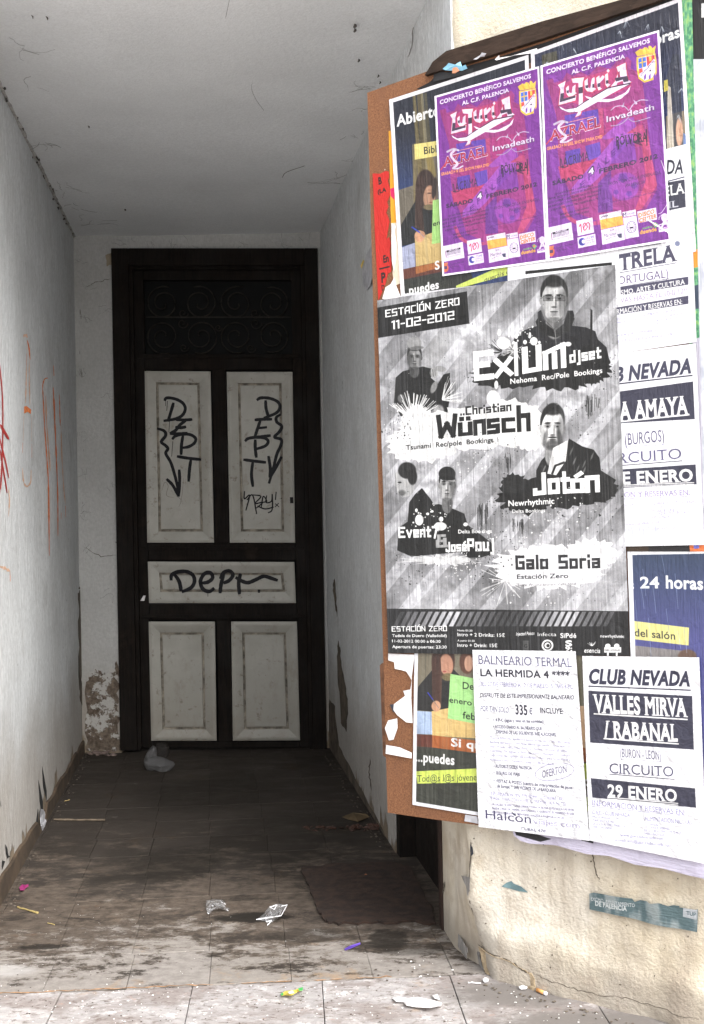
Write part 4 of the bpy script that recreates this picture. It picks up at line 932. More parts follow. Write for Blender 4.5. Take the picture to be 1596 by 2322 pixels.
def shade_face(S, cx, cy, w, h, lean=0.0, tone=.66, hair=(.1, .1, .1), cap=False, beard=False, glasses=False, side=1):
    """a printed photograph's head: skull, jaw, hair, brows, nose, mouth and the shadowed side"""
    g = lambda v: (tone*v,)*3
    S.blob((cx, cy+h*.60), w*.30, h*.28, g(.62), 1, .2); S.blob((cx+side*w*.16, cy+h*.56), w*.16, h*.26, g(.4), .8, .7)
    S.blob((cx, cy-h*.11), w*.47, h*.40, hair, 1, .10, lean)
    S.blob((cx-w*.44, cy+h*.05), w*.06, h*.085, g(.75), 1, .3); S.blob((cx+w*.44, cy+h*.05), w*.06, h*.085, g(.5), 1, .3)
    S.blob((cx, cy+h*.02), w*.415, h*.37, g(1), 1, .10, lean); S.blob((cx, cy+h*.25), w*.335, h*.24, g(1), 1, .12, lean)
    S.blob((cx, cy+h*.42), w*.17, h*.09, g(.95), 1, .3)
    S.blob((cx+side*w*.33, cy+h*.10), w*.17, h*.34, g(.42), .7, .9, lean); S.blob((cx-side*w*.36, cy+h*.20), w*.08, h*.24, g(.6), .5, .9); S.blob((cx, cy-h*.33), w*.36, h*.09, hair, .9, .7)
    S.blob((cx+side*w*.17, cy+h*.27), w*.15, h*.12, g(.65), .5, .9); S.blob((cx, cy+h*.46), w*.26, h*.06, g(.45), .7, .8)
    for k in (-1, 1):
        ex = cx+k*w*.185; S.blob((ex, cy-h*.015), w*.13, h*.06, g(.42), .75, .9); S.blob((ex, cy-h*.075), w*.125, h*.019, hair, .95, .5, k*.05); S.blob((ex, cy+h*.002), w*.05, h*.018, (.07, .07, .07), .95, .6)
    S.blob((cx-side*w*.02, cy+h*.08), w*.035, h*.10, g(1.12), .7, .8); S.blob((cx+side*w*.06, cy+h*.10), w*.035, h*.11, g(.55), .8, .9); S.blob((cx, cy+h*.185), w*.10, h*.022, g(.4), .9, .7)
    S.blob((cx, cy+h*.285), w*.135, h*.016, g(.28), 1, .5); S.blob((cx, cy+h*.315), w*.11, h*.022, g(.62), .8, .7); S.blob((cx, cy+h*.355), w*.12, h*.02, g(.5), .6, .9)
    if beard:
        S.blob((cx, cy+h*.40), w*.30, h*.11, (.22,)*3, .75, .6); S.blob((cx-w*.27, cy+h*.24), w*.08, h*.18, (.25,)*3, .6, .8, .2); S.blob((cx+w*.27, cy+h*.24), w*.10, h*.20, (.18,)*3, .75, .8, -.2); S.blob((cx, cy+h*.235), w*.17, h*.022, (.15,)*3, .9, .5)
    if glasses:
        for k in (-1, 1):
            a, b = (.05, .37) if k > 0 else (-.37, -.05); S.poly([(cx+a*w, cy-h*.055), (cx+b*w, cy-h*.055), (cx+b*w, cy+h*.05), (cx+a*w, cy+h*.05)], (.2,)*3, .25); S.line([(cx+a*w, cy-h*.055), (cx+b*w, cy-h*.055), (cx+b*w, cy+h*.05), (cx+a*w, cy+h*.05), (cx+a*w, cy-h*.055)], h*.010, (.16,)*3, .9)
        S.line([(cx-w*.05, cy-h*.01), (cx+w*.05, cy-h*.01)], h*.010, (.16,)*3); S.line([(cx-w*.37, cy-h*.02), (cx-w*.46, cy)], h*.010, (.2,)*3)
    if cap: S.blob((cx, cy-h*.30), w*.48, h*.22, (.13, .13, .13), 1, .10); S.blob((cx+side*w*.10, cy-h*.13), w*.46, h*.05, (.62,)*3, .9, .4, side*.16); S.blob((cx, cy-h*.17), w*.45, h*.06, (.10, .10, .10), 1, .3, .08)
def drip(x0, x1, y, L, n):
    for _ in range(n):
        x = rq_.uniform(x0, x1); y0 = y+rq_.uniform(0, L*.3); ev.line([(x, y0), (x+rq_.uniform(-4, 4), y0+L*rq_.uniform(.2, .8))], rq_.uniform(1.5, 5), (.14, .14, .14), .75)
rq_ = random.Random(5)
# top figure: short dark hair, glasses, zipped dark jacket
ev.poly([(880, 540), (905, 470), (960, 425), (1050, 395), (1048, 310), (1070, 296), (1110, 400), (1160, 425), (1210, 385), (1235, 300), (1270, 300), (1278, 330), (1265, 395), (1350, 405), (1410, 430), (1425, 480), (1480, 530), (1500, 620), (1480, 700), (880, 700)], (.12, .12, .13))
shade_face(ev, 1152, 225, 185, 290, 0, .74, glasses=True)
ev.poly([(1060, 330), (1085, 372), (1150, 420), (1160, 470), (1060, 440), (1035, 370)], (.10, .10, .10)); ev.poly([(1240, 310), (1215, 380), (1160, 425), (1165, 470), (1250, 430), (1280, 350)], (.14, .14, .14))
ev.line([(1158, 425), (1165, 520)], 4, (.45, .45, .45)); ev.line([(1085, 350), (1150, 418), (1220, 350)], 5, (.3, .3, .3)); ev.poly([(1380, 290), (1392, 300), (1392, 520), (1376, 520)], (.08, .08, .08))
# seated figure on the left: cap, fist on knee
ev.blob((410, 560), 60, 140, (.80, .80, .80), .35, 1.0, .5)
ev.poly([(150, 880), (160, 720), (205, 680), (330, 650), (400, 668), (380, 720), (425, 760), (460, 700), (500, 690), (500, 850), (480, 960), (420, 900), (300, 1000), (190, 960)], (.09, .09, .09))
shade_face(ev, 278, 590, 100, 150, 0, .50, hair=(.16, .16, .16), side=-1); ev.blob((278, 505), 46, 40, (.55, .55, .55), 1, .15); ev.blob((290, 535), 44, 12, (.40, .40, .40), 1, .4, -.1)
ev.blob((400, 690), 26, 34, (.62, .62, .62), 1, .2); ev.blob((440, 665), 38, 18, (.55, .55, .55), 1, .3, .15); ev.line([(378, 672), (382, 715)], 4, (.3, .3, .3)); ev.line([(392, 668), (396, 712)], 4, (.3, .3, .3)); ev.line([(406, 668), (409, 708)], 3, (.3, .3, .3))
ev.blob((400, 780), 18, 40, (.5, .5, .5), 1, .4, .4); ev.blob((195, 850), 22, 26, (.35, .35, .35), 1, .5); ev.blob((430, 930), 34, 40, (.6, .6, .6), .9, .5)
# ink cloud with the first act
rq_ = random.Random(5)
ev.bloby((880, 700), 250, 88, (.09, .09, .09), rq_); ev.bloby((1180, 690), 290, 105, (.09, .09, .09), rq_); ev.bloby((1380, 640), 130, 120, (.09, .09, .09), rq_); ev.bloby((1000, 620), 200, 80, (.09, .09, .09), rq_)
ev.splat((1450, 640), 130, 60, (.12, .12, .12), rq_, 1.5, 5); ev.splat((650, 700), 60, 30, (.12, .12, .12), rq_, 1, 4)
ev.spray((830, 560), 20, 110, 26, 4, (.10, .10, .10), rq_, 2.2, 4.4)
for (x, y, rx, ry) in ((835, 505, 42, 38), (808, 438, 12, 22), (1025, 492, 24, 26), (970, 498, 12, 14), (915, 465, 10, 12), (1000, 455, 8, 20), (870, 455, 8, 12), (1060, 500, 8, 10), (790, 765, 12, 26), (770, 850, 40, 50), (1240, 510, 20, 14), (940, 440, 6, 8), (900, 500, 8, 8)): ev.blob((x, y), rx, ry, (.92, .92, .92), 1, .2)
ev.splat((960, 480), 90, 46, WH, rq_, 2, 7); ev.spray((900, 550), 10, 80, 30, 3, WH, rq_); drip(1340, 1440, 820, 150, 22)
W3 = (.96, .96, .96)
for s_, a_, b_, h_ in (('E', (668, 722), (760, 712), 148), ('x', (792, 708), (880, 694), 112), ('I', (916, 692), (936, 690), 140), ('U', (972, 680), (1058, 665), 118), ('M', (1100, 660), (1212, 645), 112)):
    ev.text(s_, a_, b_, h_, W3, 'tech')
ev.text('djset', (1255, 622), (1440, 592), 58, W3, 'tech'); ev.text('Nehoma  Rec/Pole  Bookings', (878, 760), (1454, 690), 34, W3, 'bold')
# white cloud, second act
ev.use(*d5)
ev.bloby((650, 180), 430, 130, (.88, .88, .88), rq_, 26); ev.bloby((330, 270), 230, 110, (.86, .86, .86), rq_, 20); ev.bloby((880, 120), 190, 120, (.90, .90, .90), rq_, 16); ev.bloby((1000, 230), 120, 80, (.88, .88, .88), rq_, 16); ev.bloby((300, 150), 110, 120, (.86, .86, .86), rq_)
ev.spray((270, 130), 20, 190, 90, 5, (.88, .88, .88), rq_, -2.6, -.5, .9); ev.splat((230, 190), 120, 70, WH, rq_, 1.5, 6); ev.splat((180, 170), 90, 50, (.12, .12, .12), rq_, 1.5, 5); ev.splat((560, 340), 150, 90, WH, rq_, 1.5, 6); ev.spray((450, 0), 10, 160, 40, 3, WH, rq_, -1.4, .2)
ev.splat((800, 330), 120, 60, (.15, .15, .15), rq_, 1.5, 5); ev.splat((1330, 120), 110, 30, (.15, .15, .15), rq_, 2, 6)
ev.text('..Christian', (570, 92), (880, 62), 44, (.10, .10, .10), 'tech')
for s_, a_, b_, h_ in (('W', (432, 226), (536, 218), 120), ('ü', (566, 215), (628, 210), 96), ('n', (660, 210), (714, 204), 110), ('s', (746, 202), (800, 196), 108), ('c', (838, 192), (896, 188), 102), ('h', (934, 184), (992, 180), 128)): ev.text(s_, a_, b_, h_, (.08, .08, .08), 'tech')
ev.text('Tsunami  Rec/pole  Bookings', (225, 312), (772, 262), 32, (.12, .12, .12), 'bold')
# third act: bearded man in a leather jacket
ev.poly([(1040, 440), (1070, 380), (1130, 315), (1215, 330), (1245, 240), (1330, 290), (1400, 310), (1435, 360), (1445, 440), (1540, 500), (1500, 560), (1040, 560)], (.10, .10, .10))
shade_face(ev, 1142, 165, 165, 290, .10, .90, beard=True); ev.poly([(1145, 300), (1240, 250), (1225, 380), (1165, 470), (1110, 460)], (.86, .86, .86)); ev.poly([(1240, 250), (1235, 400), (1180, 470), (1300, 470)], (.12, .12, .12)); ev.line([(1215, 390), (1160, 410), (1140, 460)], 14, (.15, .15, .15))
for (x, y) in ((1260, 320), (1340, 400), (1390, 350), (1300, 430), (1090, 430), (1340, 440), (1280, 380)): ev.blob((x, y), 5, 26, (.62, .62, .62), .5, .9, .4)
ev.bloby((1170, 580), 330, 95, (.09, .09, .09), rq_, 24); ev.bloby((980, 600), 180, 110, (.09, .09, .09), rq_, 18); ev.bloby((1440, 560), 110, 75, (.09, .09, .09), rq_, 14); ev.bloby((900, 520), 80, 60, (.12, .12, .12), rq_, 14)
ev.splat((1380, 620), 190, 60, (.12, .12, .12), rq_, 2, 6); ev.splat((830, 640), 80, 30, (.12, .12, .12), rq_, 2, 5); drip(840, 880, 330, 130, 14); drip(890, 960, 740, 110, 26); ev.splat((1240, 680), 150, 50, WH, rq_, 2, 6)
for s_, a_, b_, h_ in (('J', (1034, 584), (1090, 578), 112), ('o', (1126, 576), (1176, 572), 108), ('t', (1206, 572), (1240, 570), 112), ('ó', (1270, 570), (1330, 568), 100), ('n', (1362, 566), (1424, 562), 118)): ev.text(s_, a_, b_, h_, W3, 'tech')
ev.text('Newrhythmic', (866, 664), (1154, 648), 38, W3, 'bold'); ev.text('Delta Bookings', (890, 706), (1096, 700), 22, W3, 'bold')
# fourth act: two men
ev.poly([(180, 800), (235, 760), (245, 640), (280, 590), (325, 550), (380, 620), (400, 655), (430, 650), (520, 680), (590, 710), (610, 780), (770, 900), (780, 960), (640, 1000), (560, 950), (260, 980), (170, 940)], (.09, .09, .09))
ev.blob((222, 500), 62, 96, (.66, .66, .66), 1, .12); ev.blob((232, 440), 56, 52, (.13, .13, .13), 1, .2); ev.blob((265, 480), 30, 50, (.10, .10, .10), 1, .3); ev.blob((165, 475), 12, 22, (.66, .66, .66), 1, .3); ev.poly([(160, 500), (148, 535), (166, 545), (170, 580), (200, 610), (250, 600), (280, 560), (220, 500)], (.62, .62, .62)); ev.blob((185, 515), 12, 5, (.12, .12, .12), 1, .5); ev.blob((200, 580), 22, 18, (.2, .2, .2), .6, .8)
shade_face(ev, 482, 525, 110, 210, 0, .68, cap=True)
ev.blob((308, 750), 26, 34, WH, 1, .15); ev.blob((290, 690), 8, 12, WH, 1, .2); ev.blob((440, 790), 40, 26, WH, 1, .2); ev.blob((444, 745), 14, 16, WH, 1, .2); ev.blob((360, 712), 10, 8, WH, 1, .2); ev.splat((380, 760), 100, 60, WH, rq_, 2, 7); ev.blob((598, 778), 14, 12, WH, 1, .2)
ev.text('Event7', (184, 856), (420, 850), 56, W3, 'tech'); ev.text('&', (424, 915), (478, 913), 66, (.62, .62, .62), 'tech'); ev.text('José', (478, 944), (600, 940), 50, W3, 'tech'); ev.text('Pouj', (616, 938), (770, 936), 64, W3, 'tech'); ev.text('Delta Bookings', (552, 834), (762, 830), 24, W3, 'bold')
ev.bloby((450, 1000), 220, 28, (.86, .86, .86), rq_, 26, .8, .4); ev.splat((560, 1010), 110, 60, WH, rq_, 2, 6); ev.splat((300, 1020), 130, 50, (.14, .14, .14), rq_, 2, 5); ev.splat((700, 1040), 100, 40, (.14, .14, .14), rq_, 2, 5)
drip(670, 740, 640, 190, 30)
# last act
ev.use(*c3)
ev.bloby((900, 190), 250, 100, (.90, .90, .91), rq_, 26); ev.bloby((1090, 130), 110, 70, (.92, .92, .93), rq_, 16); ev.splat((850, 170), 220, 130, WH, rq_, 1.5, 5); ev.spray((700, 250), 10, 130, 40, 3, WH, rq_); ev.splat((700, 100), 90, 50, (.15, .15, .15), rq_, 1.2, 4)
ev.text('Galo', (752, 195), (888, 192), 52, (.16, .16, .17), 'tech'); ev.text('Soria', (946, 192), (1122, 188), 52, (.16, .16, .17), 'tech'); ev.text('Estación Zero', (752, 243), (984, 238), 22, (.22, .22, .24), 'bold'); ev.text('Tigre Producciones Valladolid', (752, 276), (1020, 270), 13, (.4, .4, .42), 'sans')
# bottom band
ev.poly([(160, 376), (1268, 388), (1270, 620), (160, 600)], (.13, .13, .135))
for i in range(31):
    x = 205+i*31.5; a_ = .85*min(1, abs((i+.5) % 17-8.5)*-.12+1.15) if True else 1; ev.poly([(x+22, 390), (x+42, 390), (x+8, 456), (x-12, 456)], (.85, .85, .87), max(.15, a_*(.5+.5*(i % 17 < 9))))
ev.text('ESTACIÓN ZERO', (190, 478), (435, 476), 20, W3, 'techt'); ev.text('Tudela de Duero (Valladolid)', (190, 504), (436, 504), 13, W3, 'bold'); ev.text('11-02-2012 00:00 a 06:30', (190, 528), (408, 530), 13, W3, 'bold'); ev.text('Apertura de puertas: 23:30', (190, 554), (436, 556), 14, W3, 'bold')
ev.text('Hasta 01:30', (484, 478), (552, 480), 9, W3, 'bold'); ev.text('Intro + 2 Drinks: 15€', (484, 500), (698, 504), 16, W3, 'bold'); ev.text('A partir 01:30', (484, 524), (562, 526), 9, W3, 'bold'); ev.text('Intro + Drink: 15€', (484, 548), (664, 550), 16, W3, 'bold')
ev.text('Injected Poison', (748, 498), (832, 494), 16, W3, 'italb'); ev.text('Infecta', (846, 500), (930, 500), 17, W3, 'sans'); ev.text('SiPdé', (948, 508), (1020, 508), 22, W3, 'bold'); ev.text('newrhythmic', (1128, 506), (1236, 508), 14, W3, 'bold')
for r_ in (26, ): ev.blob((890, 542), r_, r_, W3, 1, .08); ev.blob((890, 542), 19, 19, (.13, .13, .13), 1, .08); ev.blob((890, 542), 13, 13, W3, 1, .08); ev.blob((892, 543), 8, 8, (.13, .13, .13), 1, .08)
ev.text('S', (970, 545), (1002, 545), 26, W3, 'black'); ev.text('9:', (970, 566), (1002, 566), 20, W3, 'black'); ev.poly([(780, 520), (805, 520), (805, 562), (780, 562)], (.3, .3, .3)); ev.text('G', (784, 552), (800, 552), 16, (.13,) * 3, 'bold')
ev.text('esencia', (1056, 574), (1128, 576), 22, W3, 'italb'); ev.spray((1090, 545), 4, 26, 12, 3, W3, rq_, -2.6, -.5)
ev.poly([(1146, 550), (1222, 550), (1222, 574), (1146, 574)], W3); ev.text('DANI GONZALEZ', (1150, 567), (1218, 567), 8, (.15,) * 3, 'bold'); ev.blob((1162, 545), 12, 11, W3, 1, .2); ev.blob((1202, 545), 12, 11, W3, 1, .2); ev.poly([(1158, 572), (1166, 572), (1166, 590), (1158, 590)], W3); ev.poly([(1198, 572), (1206, 572), (1206, 590), (1198, 590)], W3)
# speckle, water streaks
for _ in range(420): ev.use().blob((rp.uniform(860, 1425), rp.uniform(610, 1380)), rp.uniform(.35, 1.3), rp.uniform(.35, 1.3), rp.choice([BK, BK, WH]), .7, .5)
gr_ = ev.fbm(60, 31, 3, 1, 1); ev.im *= (1+.22*(gr_-.5))[..., None]; ev.im += (ev.rs.rand(ev.H, ev.W, 1)-.5)*.10; ev.im = np.clip(ev.im, 0, 1); sk = ev.noise(190, 3, 77); ev.full(np.clip((sk-.55)*3, 0, 1), (.7, .7, .72), .16); ev.full(np.clip((.42-sk)*3, 0, 1), (.12, .12, .12), .12)

# ------------------------------------------------------------------ print: the purple concert poster (two copies hang side by side)
pu = Sheet([(985, 218), (1222, 150), (1241, 592), (1003, 626)], 2.2, (.42, .14, .50))
PU, PU2, RD, RD2 = (.40, .13, .50), (.47, .24, .60), (.66, .20, .27), (.74, .30, .30)
pu.use(*q1)
pu.poly([(170, 700), (240, 680), (250, 730), (340, 700), (380, 620), (440, 660), (520, 620), (600, 660), (700, 560), (820, 600), (900, 500), (1000, 470), (1040, 520), (1030, 600), (1100, 640), (1150, 760), (1180, 1000), (1220, 1451), (300, 1451), (280, 1100), (200, 820)], (.58, .17, .36), .8)
pu.poly([(330, 740), (980, 560), (1040, 800), (560, 1000), (300, 900)], (.68, .18, .32), .7); pu.poly([(360, 1090), (700, 1030), (720, 1180), (560, 1240), (380, 1300)], (.30, .20, .58)); pu.poly([(440, 1120), (560, 1085), (590, 1180), (460, 1230)], (.40, .20, .55))
pu.poly([(750, 1020), (1130, 960), (1150, 1230), (780, 1260)], (.62, .15, .38), .8); pu.poly([(700, 1030), (750, 1020), (760, 1300), (1150, 1220), (1220, 1451), (720, 1451)], (.76, .28, .33), .55)
pu.poly([(950, 1150), (1060, 1130), (1080, 1240), (700, 1500), (560, 1500)], (.56, .26, .64), .9)
pu.use(*q2)
pu.poly([(290, 140), (700, 30), (770, 60), (1150, -20), (1190, 200), (1260, 420), (1290, 600), (1180, 800), (1050, 880), (700, 920), (480, 820), (400, 560), (330, 420)], (.60, .17, .38), .75)
pu.poly([(370, 170), (520, 140), (530, 290), (380, 330)], (.30, .20, .58)); pu.poly([(570, 120), (720, 80), (730, 230), (600, 280)], (.33, .22, .60)); pu.poly([(300, 330), (700, 260), (720, 320), (420, 500), (330, 470)], (.72, .19, .27), .8)
pu.poly([(440, 560), (900, 0), (1060, 0), (1050, 60), (700, 470), (560, 600), (430, 640)], (.58, .28, .66), .95)
pu.poly([(860, 80), (1060, 60), (1090, 300), (830, 320)], (.40, .16, .55), .8); pu.poly([(700, 520), (830, 380), (850, 820), (700, 830)], (.33, .15, .50), .8); pu.poly([(1130, 40), (1200, 30), (1290, 560), (1140, 800), (1060, 830), (1180, 500)], (.76, .27, .36), .8)
pu.blob((960, 560), 150, 150, (.54, .22, .60), .9, .15)
for (x, y, r_) in ((950, 470, 56), (1060, 560, 34), (880, 620, 30), (1010, 640, 34)): pu.poly([(x+r_*cos(t), y+r_*sin(t)) for t in np.linspace(.3, 6.58, 6)[:-1]], (.38, .17, .52))
pu.line([(350, 750), (420, 880), (560, 940), (800, 930)], 40, (.74, .26, .36), .6, True)
sh_ = (.30, .12, .42)
for ch, x, y, s_ in (('E', 540, 545, 60), ('P', 622, 462, 70), ('A', 700, 372, 80), ('L', 790, 300, 80), ('E', 850, 222, 70), ('N', 910, 150, 70)):
    pu.text(ch, (x-18, y+30), (x+32, y-12), s_, sh_, 'bold', .8)
pu.use(*q1); pu.text('IA', (1060, 1255), (1130, 1190), 60, sh_, 'bold', .6)
pu.use(*q1)
for dx, dy, col in ((4, 5, (.18, .05, .22)), (0, 0, (.93, .91, .95))):
    pu.text('CONCIERTO BENÉFICO SALVEMOS', (172+dx, 632+dy), (1230+dx, 322+dy), 50, col, 'black'); pu.text('AL C.F. PALENCIA', (428+dx, 642+dy), (975+dx, 484+dy), 46, col, 'black')
# first band name: chrome blackletter with a ribbon
def chrome(P, outl=(.75, .2, .22)):
    P = [tuple(p) for p in P]; c = np.mean(P, 0); pu.poly([(c[0]+(x-c[0])*1.0+np.sign(x-c[0])*7, y+np.sign(y-c[1])*7) for x, y in P], outl); pu.poly(P, (.90, .88, .90))
for P in ([(290, 755), (370, 712), (352, 780), (350, 905), (480, 870), (470, 930), (300, 975), (318, 800)], [(372, 790), (402, 762), (405, 840), (430, 850), (440, 780), (470, 755), (468, 840), (485, 850), (440, 880), (400, 885), (378, 850)],
          [(430, 690), (560, 680), (545, 730), (545, 1000), (520, 1090), (470, 1110), (500, 1050), (505, 900), (500, 740), (440, 735)], [(560, 720), (595, 690), (598, 790), (620, 805), (635, 700), (665, 680), (662, 800), (682, 810), (640, 845), (590, 835), (565, 800)],
          [(680, 690), (712, 665), (716, 700), (745, 665), (770, 680), (750, 712), (722, 740), (722, 800), (740, 812), (705, 830), (690, 790)], [(770, 660), (800, 640), (806, 760), (826, 770), (795, 800), (775, 770)], [(785, 620), (802, 596), (818, 618), (802, 640)],
          [(885, 580), (980, 535), (985, 600), (1000, 720), (1040, 750), (960, 775), (950, 735), (895, 752), (888, 780), (830, 790), (870, 740), (905, 640)]): chrome(P)
for P in ([(318, 850), (352, 842), (350, 905), (470, 875), (470, 900), (310, 945)], [(500, 790), (545, 780), (545, 850), (502, 860)], [(380, 820), (402, 815), (402, 850), (384, 850)], [(568, 770), (598, 765), (600, 800), (575, 800)], [(640, 760), (662, 752), (662, 795), (642, 800)], [(692, 755), (722, 745), (722, 790), (695, 795)], [(778, 725), (804, 718), (806, 755), (780, 762)], [(870, 700), (998, 680), (1010, 740), (960, 750), (950, 720), (880, 740)]): pu.poly(P, (.16, .14, .16))
pu.poly([(900, 640), (918, 625), (925, 690), (900, 695)], (.55, .16, .25))
pu.poly([(296, 985), (360, 1020), (470, 1010), (560, 945), (800, 800), (1030, 755), (1025, 775), (840, 860), (640, 980), (520, 1055), (400, 1060), (320, 1020)], (.12, .08, .1)); pu.poly([(304, 988), (370, 1026), (480, 1012), (570, 950), (800, 812), (1020, 770), (840, 868), (640, 985), (520, 1052), (400, 1056), (325, 1018)], (.96, .95, .96))
pu.poly([(560, 880), (700, 930), (850, 925), (980, 860), (1030, 790), (1010, 860), (930, 930), (800, 960), (690, 950), (590, 910)], (.95, .94, .95))
# crest: crown, shield with band and ball
Yl, Go = (.93, .80, .20), (.85, .62, .12)
pu.poly([(1075, 425), (1110, 400), (1130, 420), (1150, 385), (1175, 412), (1195, 372), (1215, 400), (1240, 362), (1255, 388), (1288, 355), (1278, 440), (1100, 470)], Yl)
for (x, y) in ((1130, 408), (1178, 392), (1228, 378)): pu.blob((x, y), 17, 20, Yl, 1, .2)
pu.poly([(1090, 480), (1283, 440), (1297, 560), (1295, 660), (1260, 735), (1170, 762), (1110, 715), (1094, 620)], Yl); pu.poly([(1108, 492), (1272, 458), (1282, 560), (1280, 650), (1248, 712), (1172, 740), (1128, 700), (1110, 610)], (.93, .92, .95))
pu.poly([(1110, 496), (1185, 480), (1190, 585), (1116, 605)], (.20, .42, .80)); pu.poly([(1192, 478), (1272, 462), (1278, 540), (1198, 580)], (.85, .25, .18)); pu.line([(1148, 495), (1152, 590)], 12, Yl); pu.line([(1122, 545), (1184, 530)], 12, Yl); pu.poly([(1218, 478), (1242, 472), (1246, 520), (1222, 530)], Yl)
pu.poly([(1114, 610), (1150, 600), (1154, 640), (1120, 660)], (.85, .3, .2)); pu.poly([(1112, 690), (1268, 505), (1282, 522), (1140, 712)], (.96, .96, .98)); pu.text('C.F.PALENCIA', (1132, 692), (1270, 530), 20, (.1, .1, .15), 'bold')
for x in (1168, 1215, 1262): pu.poly([(x, 690), (x+18, 660), (x+18, 715), (x, 735)], (.42, .2, .62))
pu.blob((1232, 632), 26, 26, (.97, .97, .97), 1, .1); pu.blob((1232, 632), 9, 9, (.1, .1, .1), 1, .2); pu.splat((1232, 632), 22, 7, (.1, .1, .1), rq_, 4, 6)
# other bands
pu.line([(830, 1050), (880, 1010), (960, 1010), (1010, 1060)], 9, (.72, .70, .76), 1, True); pu.line([(1020, 1050), (1060, 990), (1130, 950), (1205, 955)], 10, (.74, .72, .78), 1, True); pu.poly([(1055, 940), (1100, 985), (1080, 1000)], (.75, .73, .78)); pu.poly([(965, 965), (960, 1020), (935, 1020)], (.72, .7, .76)); pu.line([(830, 1218), (920, 1205), (1000, 1140), (1030, 1060)], 9, (.62, .60, .66), 1, True); pu.line([(1010, 1150), (1060, 1180), (1140, 1165), (1225, 1140)], 8, (.66, .64, .7), 1, True)
pu.text('Invadeath', (790, 1180), (1270, 1062), 66, (.30, .26, .32), 'comicb'); pu.text('Invadeath', (786, 1175), (1266, 1057), 64, (.88, .87, .90), 'comic')
pu.line([(255, 1182), (330, 1150), (390, 1165)], 22, (.75, .74, .76), 1, True); pu.text('AZRAEL', (215, 1362), (730, 1222), 120, (.85, .83, .85), 'black'); pu.text('AZRAEL', (219, 1358), (726, 1220), 112, (.62, .10, .16), 'serifb')
pu.line([(345, 1160), (300, 1215), (330, 1270), (375, 1320), (330, 1370)], 26, (.84, .83, .85), 1, True); pu.line([(320, 1375), (380, 1375), (440, 1345)], 16, (.8, .8, .82), 1, True); pu.line([(180, 1392), (250, 1300)], 12, (.75, .2, .2)); pu.line([(400, 1165), (660, 1108)], 10, (.80, .5, .5))
pu.text('GRABACIÓN DEL SHOW PARA DVD', (185, 1458), (745, 1345), 34, (.93, .62, .30), 'black')
pu.text('PÖLVÖRA', (885, 1430), (1195, 1395), 100, (.10, .07, .10), 'serifb'); pu.spray((1040, 1400), 30, 150, 26, 4, (.12, .08, .12), rq_, -.4, .4); 
for x, y0, y1 in ((900, 1370, 1470), (1185, 1270, 1440), (980, 1350, 1440), (1100, 1300, 1400)): pu.line([(x, y0), (x+6, y1)], 12, (.10, .07, .1))
pu.use(*q2)
pu.text('LÁCRIMA', (322, 345), (612, 275), 108, (.14, .10, .16), 'sans'); pu.line([(330, 250), (345, 345), (400, 330)], 8, (.14, .1, .16))
pu.text('SÁBADO', (245, 528), (556, 462), 46, (.12, .08, .16), 'black'); pu.text('4', (596, 432), (670, 415), 86, (.08, .08, .08), 'black'); pu.text('4', (606, 426), (660, 414), 66, (.9, .9, .92), 'black'); pu.text('FEBRERO 2012', (712, 418), (1300, 272), 48, (.14, .10, .18), 'black')
pu.text('FRONTON DE LA ENSENADA,', (800, 550), (1330, 440), 36, (.20, .13, .26), 'ital'); pu.text('PALENCIA', (975, 572), (1170, 535), 36, (.20, .13, .26), 'ital')
for i, (s_, xa, ya, xb, yb) in enumerate((('12€ ANTICIPADA / 15€ TAQUILLA', 270, 632, 655, 545), ('PUNTOS DE VENTA - DISCOS ESTACION SONORA', 185, 688, 748, 555), ('DISCO CENTER - DISCO BAR MALDITO DUENDE', 186, 728, 730, 603), ('BAR MARTINIO - OFICINAS DEL C.F. PALENCIA Y', 190, 768, 730, 640), ('ATRAVES DE WWW.DISCOSDEMUSICA.TK', 230, 800, 706, 690), ('APERTURA 19:00 HORAS', 325, 850, 610, 782), ('COMIENZO 20:00 HORAS', 325, 886, 610, 822))): pu.text(s_, (xa, ya), (xb, yb), 20, (.16, .08, .20), 'bold')
pu.text('Se sorteara una Guitarra Firmada por Lujuria y Azrael', (760, 750), (1375, 612), 20, (.26, .13, .34), 'ital')
# sponsors
Wp = (.94, .93, .95)
pu.poly([(192, 975), (436, 922), (458, 1105), (206, 1156)], Wp); pu.poly([(246, 1022), (410, 985), (412, 1005), (250, 1045)], (.08,)*3); pu.text('SANCHO', (276, 1032), (388, 1008), 20, Wp, 'black'); pu.line([(238, 1030), (246, 1100)], 7, (.4, .2, .25)); pu.line([(252, 1100), (414, 1062)], 2.5, (.3,)*3)
for i in range(13): pu.line([(256+i*12.5, 1046-i*2.9), (258+i*12.5, 1080-i*2.9)], 4.5, (.1,)*3)
pu.poly([(484, 910), (644, 878), (664, 1035), (500, 1068)], Wp); pu.line([(512, 972), (530, 945), (540, 1030)], 9, (.8, .1, .2)); pu.line([(560, 1010), (552, 960), (570, 935), (595, 975), (570, 1010), (560, 980), (600, 930), (620, 960), (612, 1005)], 8, (.82, .1, .22), 1, True)
pu.poly([(495, 1085), (672, 1048), (684, 1160), (508, 1195)], Wp); pu.blob((545, 1128), 34, 40, (.15, .2, .55), 1, .1); pu.blob((556, 1126), 16, 20, Wp, 1, .15); pu.poly([(560, 1105), (590, 1110), (590, 1150), (560, 1145)], Wp); pu.text('COPE', (592, 1104), (664, 1090), 26, (.25, .3, .6), 'sans'); pu.text('PALENCIA', (592, 1126), (668, 1112), 13, (.3, .3, .5), 'sans'); pu.text('99.8 FM', (592, 1154), (668, 1140), 20, (.5, .5, .65), 'sans')
